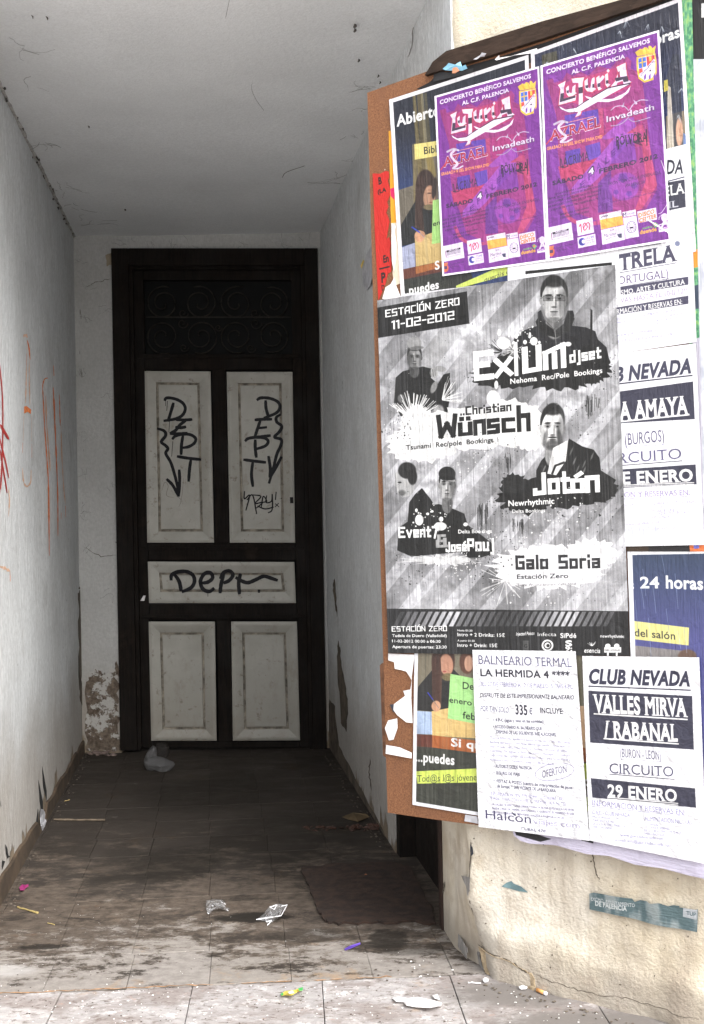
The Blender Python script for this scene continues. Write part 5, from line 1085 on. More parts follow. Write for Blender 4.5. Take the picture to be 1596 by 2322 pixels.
pu.poly([(712, 856), (930, 810), (950, 960), (730, 1005)], Wp); pu.poly([(720, 905), (942, 868), (954, 962), (732, 1008)], (.95, .72, .22)); pu.text('pista', (728, 886), (802, 868), 22, (.2,)*3, 'italb'); pu.line([(800, 880), (910, 850)], 2, (.5,)*3)
pu.poly([(732, 1012), (958, 966), (970, 1118), (744, 1166)], Wp); pu.text('BAR', (820, 1030), (864, 1020), 22, (.4,)*3, 'sans'); pu.text('Martino', (758, 1092), (878, 1068), 40, (.25,)*3, 'ital'); pu.line([(780, 1115), (830, 1090), (878, 1082)], 4, (.25,)*3); pu.poly([(890, 1060), (936, 1052), (936, 1100), (905, 1095)], (.2, .25, .3))
pu.poly([(942, 832), (1074, 808), (1080, 866), (948, 886)], Wp); pu.text('M', (950, 880), (982, 874), 40, (.1, .12, .2), 'serifb'); pu.text('MUSIC CENTER', (994, 862), (1066, 846), 12, (.4, .4, .6), 'bold')
pu.poly([(950, 892), (1082, 872), (1108, 1090), (972, 1112)], Wp); pu.blob((1032, 990), 50, 62, (.35, .38, .42), 1, .06); pu.blob((1032, 990), 43, 55, Wp, 1, .06); pu.blob((1032, 992), 26, 30, (.4,)*3, 1, .1); pu.blob((1032, 992), 23, 27, Wp, 1, .1); pu.poly([(1016, 990), (1048, 985), (1050, 1004), (1018, 1006)], (.1,)*3)
for k in range(12): t_ = k/12*2*pi; pu.blob((1032+36*cos(t_), 990+43*sin(t_)), 4, 5, (.3, .32, .36), 1, .3)
pu.poly([(1088, 830), (1276, 795), (1286, 918), (1104, 950)], Wp); pu.text('DISCO', (1102, 895), (1262, 850), 44, (.93, .55, .15), 'black'); pu.text('CENTER', (1110, 948), (1282, 900), 44, (.92, .5, .15), 'black')
pu.text('maldito', (1140, 1018), (1240, 1000), 24, (.4, .75, .3), 'bold'); pu.text('duende', (1115, 1068), (1282, 1036), 42, (.93, .72, .22), 'black'); pu.poly([(1240, 965), (1265, 945), (1298, 970), (1270, 1010)], (.4, .75, .4)); pu.poly([(1250, 970), (1268, 955), (1284, 970), (1264, 985)], (.9, .5, .2))
pu.blob((1360, 900), 34, 44, Wp, .9, .1); pu.text('A', (1322, 1000), (1405, 990), 80, Wp, 'black'); pu.poly([(1300, 1010), (1426, 990), (1428, 1032), (1302, 1052)], Wp); pu.text('ARPALENCIA', (1306, 1030), (1420, 1010), 20, (.42, .15, .5), 'bold')
for k in range(11): t_ = pi+k/10*pi; pu.blob((1360+56*cos(t_), 915+48*sin(t_)), 5, 6, Wp, 1, .3)
pu.blob((238, 1225), 34, 46, (.85, .42, .2), 1, .2); pu.poly([(205, 1170), (265, 1158), (262, 1185), (210, 1190)], (.85, .5, .25)); pu.poly([(220, 1205), (255, 1200), (255, 1235), (222, 1238)], (.25, .2, .3)); pu.text('Ayuntamiento', (285, 1190), (450, 1158), 18, (.22, .1, .3), 'sans'); pu.text('de Palencia', (285, 1222), (390, 1206), 18, (.22, .1, .3), 'sans')
pu.full(pu.fbm(6, 5), (.55, .35, .68), .14); pu.im = pu.im*.86+np.array((.42, .20, .56))*.14; pu.use().border(4.2, (.93, .92, .95))

# ------------------------------------------------------------------ print: the library posters
NV = (.085, .10, .16); BL = (.13, .20, .38)
l1 = Sheet([(882, 226), (1198, 124), (1216, 640), (909, 676)], 1.6, NV)
X, Y = l1.px(0, 0, l1.W, l1.H); t_ = np.clip((Y-300)/130, 0, 1); l1.im = l1.im*(1-t_[..., None])+np.array(BL)*t_[..., None]
e5 = (821.8, 198.4, .2197); l1.use(*e5)
l1.poly([(365, 1060), (520, 1010), (540, 600), (760, 560), (800, 1500), (380, 1640)], (.42, .38, .33)); l1.poly([(370, 1080), (540, 1020), (540, 1250), (400, 1400)], (.40, .37, .32))
for x, w, c_ in ((515, 30, (.42, .37, .22)), (560, 40, (.36, .32, .20)), (600, 24, (.50, .46, .34)), (635, 26, (.30, .28, .20))): l1.poly([(x, 60), (x+w, 50), (x+w+75, 900), (x+55, 900)], c_, .85)
l1.poly([(512, 590), (560, 570), (560, 1500), (536, 1500)], (.45, .40, .26), .8); l1.poly([(650, 700), (720, 680), (760, 900), (700, 1000)], (.52, .45, .25), .9); l1.poly([(535, 585), (800, 545), (800, 700), (540, 745)], (.86, .80, .48)); l1.text('Bibl', (636, 688), (765, 668), 78, (.10, .10, .10), 'comic')
l1.poly([(385, 1640), (395, 1420), (540, 1180), (560, 1080), (720, 1150), (770, 1300), (800, 1500), (700, 1560), (480, 1620)], (.06, .06, .065))
l1.blob((655, 1050), 108, 205, (.20, .13, .10), 1, .12, -.04); l1.blob((690, 1130), 62, 120, (.66, .50, .40), 1, .2, .05); l1.poly([(548, 1000), (600, 900), (640, 940), (615, 1250), (640, 1480), (540, 1440)], (.22, .14, .11)); l1.blob((740, 1040), 24, 110, (.16, .10, .08), 1, .3, .1); l1.blob((690, 1090), 22, 6, (.2, .12, .1), .9, .6); l1.blob((705, 1185), 16, 6, (.5, .22, .2), .9, .5); l1.blob((690, 1235), 60, 30, (.42, .37, .26), 1, .4)
l1.poly([(380, 1660), (540, 1600), (545, 1850), (390, 1890)], (.62, .64, .74)); l1.poly([(540, 1560), (820, 1460), (820, 1800), (550, 1850)], (.76, .65, .42)); l1.blob((588, 1535), 52, 62, (.78, .58, .44), 1, .2); l1.blob((625, 1510), 20, 34, (.72, .52, .40), 1, .3, -.5); l1.line([(510, 1440), (590, 1495)], 14, (.14, .22, .66)); l1.line([(590, 1495), (640, 1550)], 6, (.5, .5, .55))
l1.poly([(725, 1165), (800, 1150), (810, 1600), (715, 1615)], (.62, .80, .46)); l1.text('en', (728, 1432), (800, 1412), 52, (.1,)*3, 'comic')
l1.poly([(395, 1880), (820, 1790), (820, 1900), (400, 1985)], (.36, .17, .11)); l1.poly([(545, 1850), (820, 1795), (820, 1850), (550, 1925)], (.62, .36, .16)); l1.poly([(400, 1985), (830, 1900), (1100, 1860), (1200, 2150), (405, 2150)], (.14, .15, .13))
l1.text('S', (748, 1880), (798, 1868), 88, (.92,)*3, 'comicb'); l1.text('...puedes', (405, 2150), (790, 2070), 88, (.94,)*3, 'comicb'); l1.text('Abierto', (352, 402), (800, 282), 118, (.95,)*3, 'comicb')
l1.use(*q2); l1.poly([(360, 1430), (980, 1160), (980, 1300), (420, 1451), (360, 1451)], (.80, .86, .40)); l1.text('queráis e', (690, 1390), (975, 1290), 60, (.25, .25, .2), 'serif')
g_ = l1.noise(120, 3, 8); l1.full(np.clip((g_-.62)*3, 0, 1), (.6, .6, .55), .16); l1.use().border(9, (.92, .91, .93))
l2 = Sheet([(1203, 118), (1545, -6), (1578, 570), (1222, 640)], 1.4, (.10, .11, .19))
X, Y = l2.px(0, 0, l2.W, l2.H); t_ = np.clip((Y-60)/200, 0, 1); l2.im = l2.im*(1-t_[..., None])+np.array((.13, .18, .36))*t_[..., None]
l2.use(1417, 0, .2198)
l2.poly([(500, 1170), (640, 1130), (665, 1480), (640, 1500), (430, 1560), (420, 1200)], (.52, .46, .38)); l2.poly([(490, 560), (560, 560), (600, 1500), (500, 1540), (400, 900)], (.16, .17, .22), .7); l2.blob((560, 1360), 36, 150, (.80, .62, .52), 1, .3); l2.poly([(440, 880), (470, 900), (510, 1560), (430, 1560)], (.80, .76, .70), .9); l2.poly([(400, 830), (440, 820), (445, 930), (400, 950)], (.80, .74, .30)); l2.poly([(600, 1370), (650, 1400), (660, 1480), (600, 1520)], (.45, .55, .75))
l2.text('oras', (300, 470), (566, 378), 118, (.95,)*3, 'comicb'); l2.use(*q1)
l2.use().poly([(1228, 125), (1262, 115), (1268, 175), (1232, 180)], (.30, .28, .18), .8); l2.spray((1260, 60), 5, 60, 30, 2, (.75, .78, .8), rq_, .8, 2.2, .5)
for (x, y) in ((1240, 140), (1300, 110), (1420, 45), (1470, 55), (1500, 60), (1405, 70), (1545, 200), (1538, 260)): l2.spray((x, y), 1, 20, 7, 1.6, (.72, .75, .78), rq_, .6, 2.4, .55)
l2.border(9, (.95, .93, .95))
l3 = Sheet([(940, 1440), (1345, 1440), (1345, 1892), (935, 1824)], 1.5, (.42, .40, .33))
f5 = (821.8, 1445.3, .2928); l3.use(*f5)
l3.poly([(400, 0), (800, 0), (880, 600), (400, 700)], (.46, .43, .36)); l3.poly([(410, 560), (430, 380), (540, 250), (700, 240), (780, 320), (760, 560), (520, 570)], (.07, .07, .08))
l3.blob((625, 180), 90, 130, (.24, .14, .10), 1, .15); l3.blob((650, 210), 52, 84, (.74, .54, .44), 1, .2, -.1); l3.poly([(536, 200), (600, 90), (615, 330), (610, 520), (540, 470)], (.26, .15, .11)); l3.blob((660, 305), 46, 30, (.45, .40, .27), 1, .4); l3.blob((810, 190), 60, 90, (.36, .22, .16), 1, .2); l3.blob((822, 200), 34, 62, (.78, .60, .50), 1, .2); l3.blob((635, 262), 14, 6, (.6, .25, .25), .9, .5)
l3.poly([(400, 565), (540, 575), (540, 750), (405, 745)], (.68, .76, .88)); l3.poly([(535, 570), (900, 500), (900, 780), (540, 760)], (.86, .73, .47)); l3.blob((570, 530), 36, 42, (.82, .62, .48), 1, .25); l3.line([(505, 425), (545, 480)], 9, (.15, .2, .65)); l3.line([(545, 480), (590, 545)], 4, (.5,)*3)
l3.poly([(680, 280), (890, 320), (890, 670), (660, 625)], (.66, .88, .55)); l3.text('Del 1', (775, 395), (925, 412), 56, (.12, .16, .12), 'comic'); l3.text('enero a', (672, 500), (900, 535), 46, (.12, .16, .12), 'comic'); l3.text('febr', (775, 625), (910, 645), 56, (.12, .16, .12), 'comic')
l3.poly([(405, 745), (540, 755), (540, 850), (408, 840)], (.38, .18, .13)); l3.poly([(540, 755), (1400, 860), (1400, 960), (540, 852)], (.66, .36, .17)); l3.poly([(408, 842), (540, 850), (1400, 960), (1480, 1700), (400, 1400)], (.20, .21, .18)); l3.text('Si quie', (685, 838), (1010, 880), 66, (.95,)*3, 'comicb'); l3.text('...puedes', (410, 955), (712, 985), 78, (.95,)*3, 'comicb')
l3.poly([(410, 1035), (1800, 970), (1800, 1100), (425, 1130)], (.84, .91, .40)); l3.text('Tod@s l@s jóvenes', (424, 1116), (905, 1104), 54, (.28, .30, .2), 'serif')
l3.use().text('co', (1322, 1780), (1352, 1782), 22, (.95,)*3, 'comicb'); l3.poly([(1322, 1805), (1345, 1808), (1345, 1840), (1322, 1838)], (.80, .86, .40)); l3.poly([(1300, 1600), (1345, 1600), (1345, 1700), (1300, 1690)], (.80, .66, .52)); l3.poly([(1300, 1690), (1345, 1700), (1345, 1732), (1300, 1720)], (.66, .38, .2))
g_ = l3.noise(110, 3, 8); l3.full(np.clip((g_-.58)*3, 0, 1), (.7, .7, .66), .14); l3.full(np.clip((.4-g_)*3, 0, 1), (.05,)*3, .2); l3.border(8, (.93, .93, .95))
l4 = Sheet([(1422, 1247), (1640, 1243), (1648, 1880), (1441, 1860)], 1.4, (.20, .25, .44))
X, Y = l4.px(0, 0, l4.W, l4.H); t_ = np.clip((Y-1250)/200, 0, 1)[..., None]; l4.im = np.array((.16, .23, .34))*(1-t_)+np.array((.29, .30, .54))*t_
l4.use(*c3); l4.text('s', (1256, 290), (1280, 290), 26*2*.9, (.96,)*3, 'comicb'); l4.text('24', (1308, 283), (1394, 283), 52, (.96,)*3, 'comicb'); l4.text('horas', (1424, 283), (1592, 290), 58, (.96,)*3, 'comicb')
l4.poly([(1262, 540), (1540, 570), (1545, 700), (1262, 700)], (.52, .50, .50)); l4.poly([(1262, 430), (1528, 462), (1526, 542), (1264, 512)], (.90, .87, .55)); l4.text('del salón', (1282, 500), (1466, 516), 36, (.2,)*3, 'comic'); l4.blob((1520, 590), 42, 30, (.40, .30, .25), 1, .3)
l4.use().poly([(1300, 1900), (1700, 1900), (1700, 2000), (1300, 2000)], (.3, .32, .3))
for (x, y, L) in ((1428, 1290, 70), (1440, 1360, 90), (1453, 1330, 50), (1432, 1420, 60), (1510, 1380, 60), (1470, 1400, 110), (1530, 1300, 80), (1500, 1260, 40), (1480, 1330, 60), (1550, 1420, 60), (1457, 1290, 60), (1536, 1430, 40)): l4.line([(x, y), (x+4, y+L*.5), (x+7, y+L)], 1.1, (.62, .70, .85), .55)
l4.border(11, (.95, .95, .97))

# ------------------------------------------------------------------ print: black on white flyers
INK = (.20, .20, .27); INK2 = (.50, .48, .66)
def flyer(cn, K=1.8, base=(.955, .955, .975)): return Sheet(cn, K, base)
h1 = flyer([(1071, 1473), (1305, 1476), (1336, 1906), (1085, 1874)])
h1.use(*c3)
h1.text('BALNEARIO TERMAL', (580, 625), (1000, 640), 42, (.34, .33, .46), 'serif'); h1.text('LA HERMIDA 4 ****', (588, 680), (992, 692), 34, (.12, .12, .18), 'bold'); h1.text('DEL 27 DE FEBRERO AL 2 DE MARZO- 5 DIAS 4-PC.', (584, 724), (1008, 738), 20, (.45, .44, .62), 'serif'); h1.text('DISFRUTE DE ESTE IMPRESIONANTE BALNEARIO', (586, 775), (1010, 786), 20, (.18, .18, .24), 'italb')
h1.text('POR TAN SOLO:', (588, 838), (720, 846), 26, (.34, .34, .46), 'ital'); h1.text('335', (746, 852), (800, 856), 46, (.16, .16, .22), 'bold'); h1.text('€', (808, 852), (822, 852), 28, (.2, .2, .3), 'bold'); h1.text('INCLUYE:', (858, 846), (962, 852), 26, (.14, .14, .2), 'bold')
for s_, x0, y0, x1, y1, hh, st_ in (('• 4 P-C (agua y vino en las comidas)', 646, 884, 872, 892, 14, 'bold'), ('• ACCESO DIARIO AL BALNEARIO QUE', 646, 914, 864, 924, 15, 'bold'), ('DISPONE DE LAS SIGUIENTES INSTALACIONES.', 660, 938, 930, 952, 15, 'bold'), ('• AUTOBUS DESDE PALENCIA', 648, 1092, 820, 1102, 15, 'bold'), ('• SEGURO DE VIAJE', 648, 1122, 766, 1130, 14, 'bold'), ('• VISITAS A POTES (centro de interpretación de picos', 648, 1158, 1002, 1190, 15, 'bold'), ('de Europa) Y SAN VICENTE DE LA BARQUERA.', 664, 1182, 930, 1204, 15, 'bold')): h1.text(s_, (x0, y0), (x1, y1), hh, (.24, .24, .34), st_)
for i, s_ in enumerate(('Terma húmeda, pediluvio biotérmico, sauna de calor seco,', 'baños de inmersión fría, baño hermida, vaporario de', 'manantial, nebulización fría, jacuzzi, piscina dinámica,', 'cortina de agua, sillón de hidromasaje, camas de', 'hidromasaje, volcán de burbujas, chorros cuello cisne y', 'natación contra corriente, duración 80 minutos.')): h1.text(s_, (632, 962+i*19.5), (994 if i < 5 else 916, 984+i*19.5), 10, (.50, .48, .68), 'serif')
h1.text('OFERTON', (866, 1140), (976, 1112), 34, (.36, .34, .48), 'serif')
P = [(922+92*cos(t)*.95, 1112+38*sin(t)-12*cos(t)) for t in np.linspace(0, 2*pi, 40)]; h1.line(P, 2, (.45, .42, .62))
for s_, x0, y0, x1, y1, hh in (('INFORMACION TFN: 979-702499 / 620-142067 / 695-', 634, 1216, 968, 1242, 15), ('924267 // HALCON VIAJES C/ MAYOR / 979-741722', 634, 1236, 972, 1264, 15)): h1.text(s_, (x0, y0), (x1, y1), hh, (.52, .50, .70), 'serif')
for i, s_ in enumerate(('LA SALIDA SE EFECTUARA DESDE PALENCIA EL DIA 27/02/2012 A LAS 08:30,', 'DESDE CRUZ DE ARMAS, SAN LAZARO Y CORREOS, EL REGRESO EL DIA', '02/03/2012 DESPUES DEL DESAYUNO, LLEGADA A PALENCIA A LAS 14H.')): h1.text(s_, (640, 1262+i*18), (1010-(40 if i == 2 else 0), 1288+i*18), 9, (.42, .40, .55), 'bold')
h1.text('Halcòn', (612, 1322), (816, 1344), 42, (.26, .24, .38), 'sans'); h1.text('viajes.com', (826, 1346), (1036, 1366), 26, (.66, .64, .78), 'sans'); h1.text('CI-BAL 478', (770, 1374), (882, 1386), 14, (.4, .4, .5), 'serifb'); h1.line([(730, 1296), (745, 1308)], 6, (.2, .2, .3))
k1 = flyer([(1320, 1487), (1585, 1490), (1602, 1959), (1336, 1905)])
BX = (.22, .22, .29)
k1.use(*c3)
k1.text('CLUB NEVADA', (1078, 712), (1532, 724), 66, (.20, .20, .28), 'italk'); k1.line([(1077, 726), (1534, 744)], 6, BX)
k1.poly([(1074, 746), (1542, 770), (1550, 1012), (1082, 980)], BX); k1.text('VALLES MIRVA', (1100, 842), (1518, 862), 82, (.97,)*3, 'serifk'); k1.line([(1100, 850), (1520, 876)], 6, (.97,)*3); k1.text('/ RABANAL', (1146, 958), (1478, 974), 78, (.97,)*3, 'serifk'); k1.line([(1144, 962), (1480, 986)], 6, (.97,)*3)
k1.text('(BURON - LEÓN)', (1218, 1046), (1402, 1058), 42, (.36, .35, .46), 'sans'); k1.line([(1218, 1056), (1402, 1066)], 1.2, (.6, .58, .7)); k1.text('CIRCUITO', (1170, 1118), (1458, 1134), 48, (.28, .27, .38), 'serif'); k1.line([(1170, 1122), (1462, 1146)], 3.5, BX)
k1.poly([(1085, 1140), (1555, 1186), (1560, 1274), (1092, 1228)], BX); k1.text('29 ENERO', (1162, 1222), (1474, 1246), 56, (.97,)*3, 'serifk'); k1.line([(1160, 1226), (1478, 1254)], 4, (.97,)*3); k1.line([(1160, 1234), (1478, 1262)], 4, (.97,)*3)
k1.text('INFORMACION Y RESERVAS EN:', (1092, 1262), (1510, 1308), 26, (.52, .50, .70), 'serif'); k1.line([(1092, 1268), (1510, 1312)], 1.6, (.5, .5, .68))
for s_, x0, y0, x1, y1, hh in (('G.A.E. - CLUB NEVADA', 1092, 1302, 1262, 1316, 18), ('Mayor Antigua, 11 2º', 1094, 1318, 1210, 1328, 9), ('MARTES Y JUEVES', 1094, 1334, 1190, 1342, 10), ('DE 20 A 21 H. TFNO. 979.00.07.74', 1094, 1350, 1240, 1362, 10), ('34001 - PALENCIA', 1094, 1364, 1180, 1372, 10), ('ALIMENTACIÓN NICOLAS', 1328, 1330, 1540, 1350, 20), ('C/ Estrada', 1326, 1350, 1390, 1356, 9), ('DE LUNES A VIERNES', 1326, 1364, 1440, 1374, 10), ('DE 10 A 20 H. TFNO. 979.72.49.19', 1326, 1380, 1494, 1392, 10), ('34002 - PALENCIA', 1326, 1394, 1418, 1402, 10), ('www.gae-clubnevada.com', 1218, 1402, 1414, 1420, 14), ('e-mail: info@gae-clubnevada.com', 1196, 1424, 1450, 1450, 14)): k1.text(s_, (x0, y0), (x1, y1), hh, (.50, .49, .68), 'serif')
# two older flyers of the same club, half covered
k2_ = flyer([(1322, 812), (1578, 778), (1596, 1235), (1345, 1240)]); k2_.use(*c2)
k2_.text('CLUB NEVADA', (1060, 610), (1538, 552), 66, (.25, .25, .33), 'italk'); k2_.line([(1060, 620), (1542, 565)], 6, BX)
k2_.poly([(1050, 660), (1546, 592), (1554, 762), (1050, 790)], BX); k2_.text('PEÑA AMAYA', (1096, 780), (1524, 738), 84, (.97,)*3, 'serifk'); k2_.line([(1096, 786), (1528, 742)], 6, (.97,)*3); k2_.text('(BURGOS)', (1240, 880), (1416, 862), 56, (.33, .31, .44), 'sans'); k2_.line([(1240, 888), (1416, 876)], 1.5, INK2)
k2_.text('CIRCUITO', (1130, 968), (1494, 940), 50, (.38, .36, .50), 'serif'); k2_.line([(1130, 978), (1496, 950)], 3.5, BX); k2_.poly([(1050, 1000), (1558, 966), (1562, 1056), (1050, 1080)], BX); k2_.text('22 DE ENERO', (1060, 1062), (1546, 1040), 56, (.97,)*3, 'serifk'); k2_.line([(1060, 1066), (1550, 1048)], 4, (.97,)*3); k2_.line([(1060, 1072), (1550, 1055)], 3, (.97,)*3)
k2_.text('INFORMACION Y RESERVAS EN:', (1060, 1122), (1532, 1104), 26, (.58, .52, .72), 'serif'); k2_.line([(1060, 1128), (1532, 1110)], 1.5, (.62, .58, .74))
for s_, x0, y0, x1, y1 in (('CLUB NEVADA', 1150, 1160, 1278, 1154), ('ALIMENTACIÓN NICOLAS', 1356, 1150, 1560, 1138), ('C/ Estrada', 1356, 1166, 1410, 1163), ('DE LUNES A VIERNES', 1356, 1182, 1470, 1178), ('DE 10 A 20 H. TFNO 979 72 49 19', 1356, 1196, 1530, 1188), ('34002 PALENCIA', 1356, 1212, 1440, 1208), ('www.gae-clubnevada.com', 1240, 1242, 1438, 1230), ('e-mail: info@gae-clubnevada.com', 1220, 1268, 1474, 1256)): k2_.text(s_, (x0, y0), (x1, y1), 13, (.64, .62, .80), 'serif')
for i in range(9): k2_.use().blob((1415+i*9, 1206), 4, 16, (.85, .86, .95), .8, .5)
k3_ = flyer([(1312, 388), (1561, 325), (1579, 775), (1330, 812)]); g3 = (1360.3, 510.1, .14773)
k3_.use(*g3); SM = (.30, .29, .38)
k3_.text('ESTRELA', (20, 745), (1165, 540), 250, SM, 'serifk'); k3_.line([(230, 745), (1170, 580)], 10, SM); k3_.line([(275, 380), (930, 285)], 10, SM); k3_.text('(PORTUGAL)', (140, 935), (1050, 800), 130, (.42, .36, .52), 'serif'); k3_.line([(230, 965), (1055, 822)], 8, SM)
k3_.poly([(100, 985), (1355, 790), (1355, 915), (110, 1110)], SM); k3_.text('TURISMO, ARTE Y CULTURA', (120, 1110), (1300, 905), 78, (.97,)*3, 'serifb'); k3_.text('RESERVAS HASTA EL 10-II-12!!', (60, 1240), (1330, 1040), 84, (.62, .55, .70), 'serif')
k3_.poly([(100, 1290), (1355, 1082), (1355, 1210), (110, 1400)], SM); k3_.text('INFORMACIÓN Y RESERVAS EN:', (60, 1400), (1260, 1210), 80, (.97,)*3, 'serifb')
for s_, x0, y0, x1, y1, hh in (('CLUB NEVADA', 100, 1490, 400, 1445, 44), ('ALIMENTACIÓN NICOLAS', 655, 1405, 1320, 1305, 40), ('MARTES Y JUEVES', 262, 1510, 570, 1460, 26), ('DE LUNES A VIERNES', 700, 1460, 1260, 1370, 26), ('TFNO. 979.72.49.19', 660, 1510, 1190, 1430, 26), ('34002 - PALENCIA', 660, 1550, 1000, 1500, 26), ('www.gae-clubnevada.com', 262, 1712, 955, 1612, 46), ('e-mail: info@gae-clubnevada.com', 120, 1828, 1100, 1690, 50), ('C.I.C. G.C. 192', 500, 1835, 730, 1800, 30)): k3_.text(s_, (x0, y0), (x1, y1), hh, (.62, .60, .80), 'serif')
k3_.line([(285, 1975), (800, 1905), (1200, 1850), (1470, 1800)], 5, (.55, .55, .75))
for i, x in enumerate((280, 340, 430, 520, 600, 700)): k3_.poly([(x, 292-i*10), (x+60, 280-i*10), (x+55, 320-i*12), (x+5, 332-i*12)], SM, .85 if i < 4 else .4)
k3_.blob((1185, 285), 40, 40, (.45, .48, .6), .9, .4); k3_.use(1417, 0, .2198); k3_.text('ADA', (330, 1800), (596, 1785), 150, (.18, .18, .24), 'italb'); k3_.line([(440, 1870), (610, 1825)], 12, SM); k3_.poly([(300, 1905), (612, 1850), (626, 2135), (300, 2200)], (.24, .24, .30)); k3_.text('RELA', (330, 2040), (612, 1990), 110, (.96,)*3, 'serifb'); k3_.text('EIL', (380, 2160), (550, 2130), 70, (.8, .8, .84), 'serifb')
k4 = flyer([(1150, 562), (1400, 520), (1408, 690), (1152, 716)]); k4.use(*c1)
k4.text('Documental y Conferencia', (796, 1182), (1126, 1136), 34, (.25, .24, .28), 'serifi'); k4.line([(796, 1188), (1126, 1142)], 2, (.3,)*3); k4.poly([(790, 1222), (1180, 1182), (1180, 1195), (790, 1236)], (.08,)*3)
# red strip with torn print, yellow, green and grey undersheets
r1_ = Sheet([(843, 394), (884, 386), (908, 668), (858, 688)], 2.2, (.80, .13, .08)); r1_.use(*e5)
r1_.text('B', (166, 1000), (200, 992), 74, (.1, .05, .05), 'black'); r1_.text('(LA', (158, 1100), (245, 1070), 44, (.1, .05, .05), 'black'); r1_.text('En', (216, 1808), (272, 1792), 76, (.1, .05, .05), 'black'); r1_.line([(178, 1872), (276, 1848)], 16, (.1, .05, .05)); r1_.text('P', (196, 2012), (240, 2000), 100, (.1, .05, .05), 'black'); r1_.text('D', (198, 2095), (232, 2088), 56, (.3, .05, .05), 'black')
E5 = lambda P: [(821.8+x*.2197, 198.4+y*.2197) for x, y in P]
r1_.cut(E5([(104, 885), (180, 890), (240, 858), (272, 868), (276, 930), (262, 960), (285, 1040), (288, 1100), (255, 1180), (268, 1230), (246, 1290), (268, 1340), (280, 1380), (250, 1560), (275, 1540), (292, 1600), (282, 1700), (300, 1800), (296, 1900), (262, 1920), (240, 2020), (210, 2090), (165, 2200), (155, 2200)]))
y1_ = Sheet([(880, 292), (900, 287), (912, 640), (890, 650)], 2.2, (.95, .66, .14)); y1_.use(*e5); y1_.poly([(285, 1045), (330, 1030), (330, 1160), (290, 1120)], (.9, .1, .4)); y1_.poly([(290, 1400), (400, 1390), (400, 2200), (290, 2200)], (.93, .90, .88), .85)
y1_.cut(E5([(270, 450), (300, 440), (400, 440), (400, 2200), (330, 2150), (310, 1900), (330, 1800), (300, 1780), (302, 1500), (290, 1300)]))
g1_ = Sheet([(1543, -30), (1568, -36), (1596, 1238), (1574, 1238)], 1.6, (.45, .72, .52)); gn = g1_.fbm(5, 2, 4, 1, .6); g1_.full(np.clip((gn-.45)*5, 0, 1), (.25, .52, .40), .8); g1_.full(np.clip((.42-gn)*6, 0, 1), (.75, .85, .45), .6)
g1_.use().poly([(1560, 570), (1600, 560), (1600, 600), (1562, 610)], (.95, .60, .20)); g1_.poly([(1565, 650), (1600, 640), (1600, 700), (1568, 700)], (.25, .30, .38)); g1_.poly([(1570, 770), (1600, 760), (1600, 1240), (1572, 1240)], (.80, .78, .84))
ev2 = Sheet([(1563, -80), (1760, -130), (1780, 1242), (1594, 1240)], 1.2, (.86, .87, .90)); e2n = ev2.fbm(6, 6); ev2.full(np.clip((e2n-.5)*4, 0, 1), (.68, .70, .76), .6); X, Y = ev2.px(0, 0, ev2.W, ev2.H); ph = ((X*.80+Y*.66)/124.0) % 1.0; ev2.full((ph < .42).astype(float), (.96, .96, .98), .7)
ev2.use().poly([(1560, -90), (1800, -140), (1800, 134), (1560, 134)], (.11, .11, .12)); ev2.poly([(1590, 8), (1640, 0), (1640, 38), (1590, 40)], (.93,)*3)
u1_ = Sheet([(1160, 1868), (1640, 1945), (1640, 2005), (1168, 1915)], 1.5, (.84, .82, .90)); un = u1_.fbm(9, 3); u1_.full(np.clip((un-.55)*5, 0, 1), (.66, .62, .70), .6)
u1_.use().poly([(1160, 1868), (1215, 1890), (1250, 1902), (1225, 1908), (1170, 1893)], (.12, .12, .13)); u1_.poly([(1315, 1880), (1345, 1890), (1345, 1912), (1318, 1905)], (.12, .12, .14))
u1_.cut([(1166, 1868), (1640, 1945), (1640, 2002), (1560, 1984), (1500, 1968), (1440, 1960), (1380, 1940), (1330, 1936), (1260, 1916), (1200, 1912), (1180, 1906), (1160, 1890)])
b1_ = Sheet([(1418, 1200), (1640, 1180), (1640, 1250), (1422, 1250)], 1.8, (.13, .12, .13)); b1_.use().poly([(1418, 1225), (1470, 1225), (1470, 1250), (1418, 1250)], (.25, .19, .14)); b1_.poly([(1562, 1226), (1596, 1224), (1600, 1250), (1564, 1250)], (.85, .45, .25)); b1_.poly([(1572, 1232), (1584, 1231), (1585, 1243), (1573, 1244)], (.45, .45, .8)); b1_.poly([(1562, 1226), (1600, 1222), (1600, 1230), (1562, 1232)], (.9, .75, .3))
b1_.cut([(1418, 1232), (1445, 1234), (1462, 1226), (1474, 1214), (1480, 1228), (1505, 1234), (1510, 1228), (1530, 1232), (1560, 1228), (1566, 1222), (1600, 1226), (1640, 1215), (1640, 1250), (1420, 1250)])

# ------------------------------------------------------------------ hang everything, lowest layer first (about 1 mm between layers)
hang('green_poster_strip', g1_, paper_mat('green_strip_paper', g1_), .0016, 'green and orange poster showing only as a narrow strip on the far right', 'poster')
hang('yellow_poster_strip', y1_, paper_mat('yellow_strip_paper', y1_, alpha=True), .0016, 'yellow torn strip beside the white border of the Abierto poster', 'poster')
hang('red_poster_remnant', r1_, paper_mat('red_remnant_paper', r1_, alpha=True), .0012, 'red poster remnant with torn black letters at the board\'s left edge', 'poster', nu=14, nv=60)
hang('striped_poster_copy', ev2, paper_mat('striped_copy_paper', ev2, .5), .0008, 'pale striped poster with a black block cut by the picture\'s right edge', 'poster')
hang('lilac_undersheet', u1_, paper_mat('lilac_paper', u1_, .6, alpha=True), .0006, 'wet lilac-grey paper peeping out below the Valles Mirva flyer', 'paper', nu=50, nv=10)
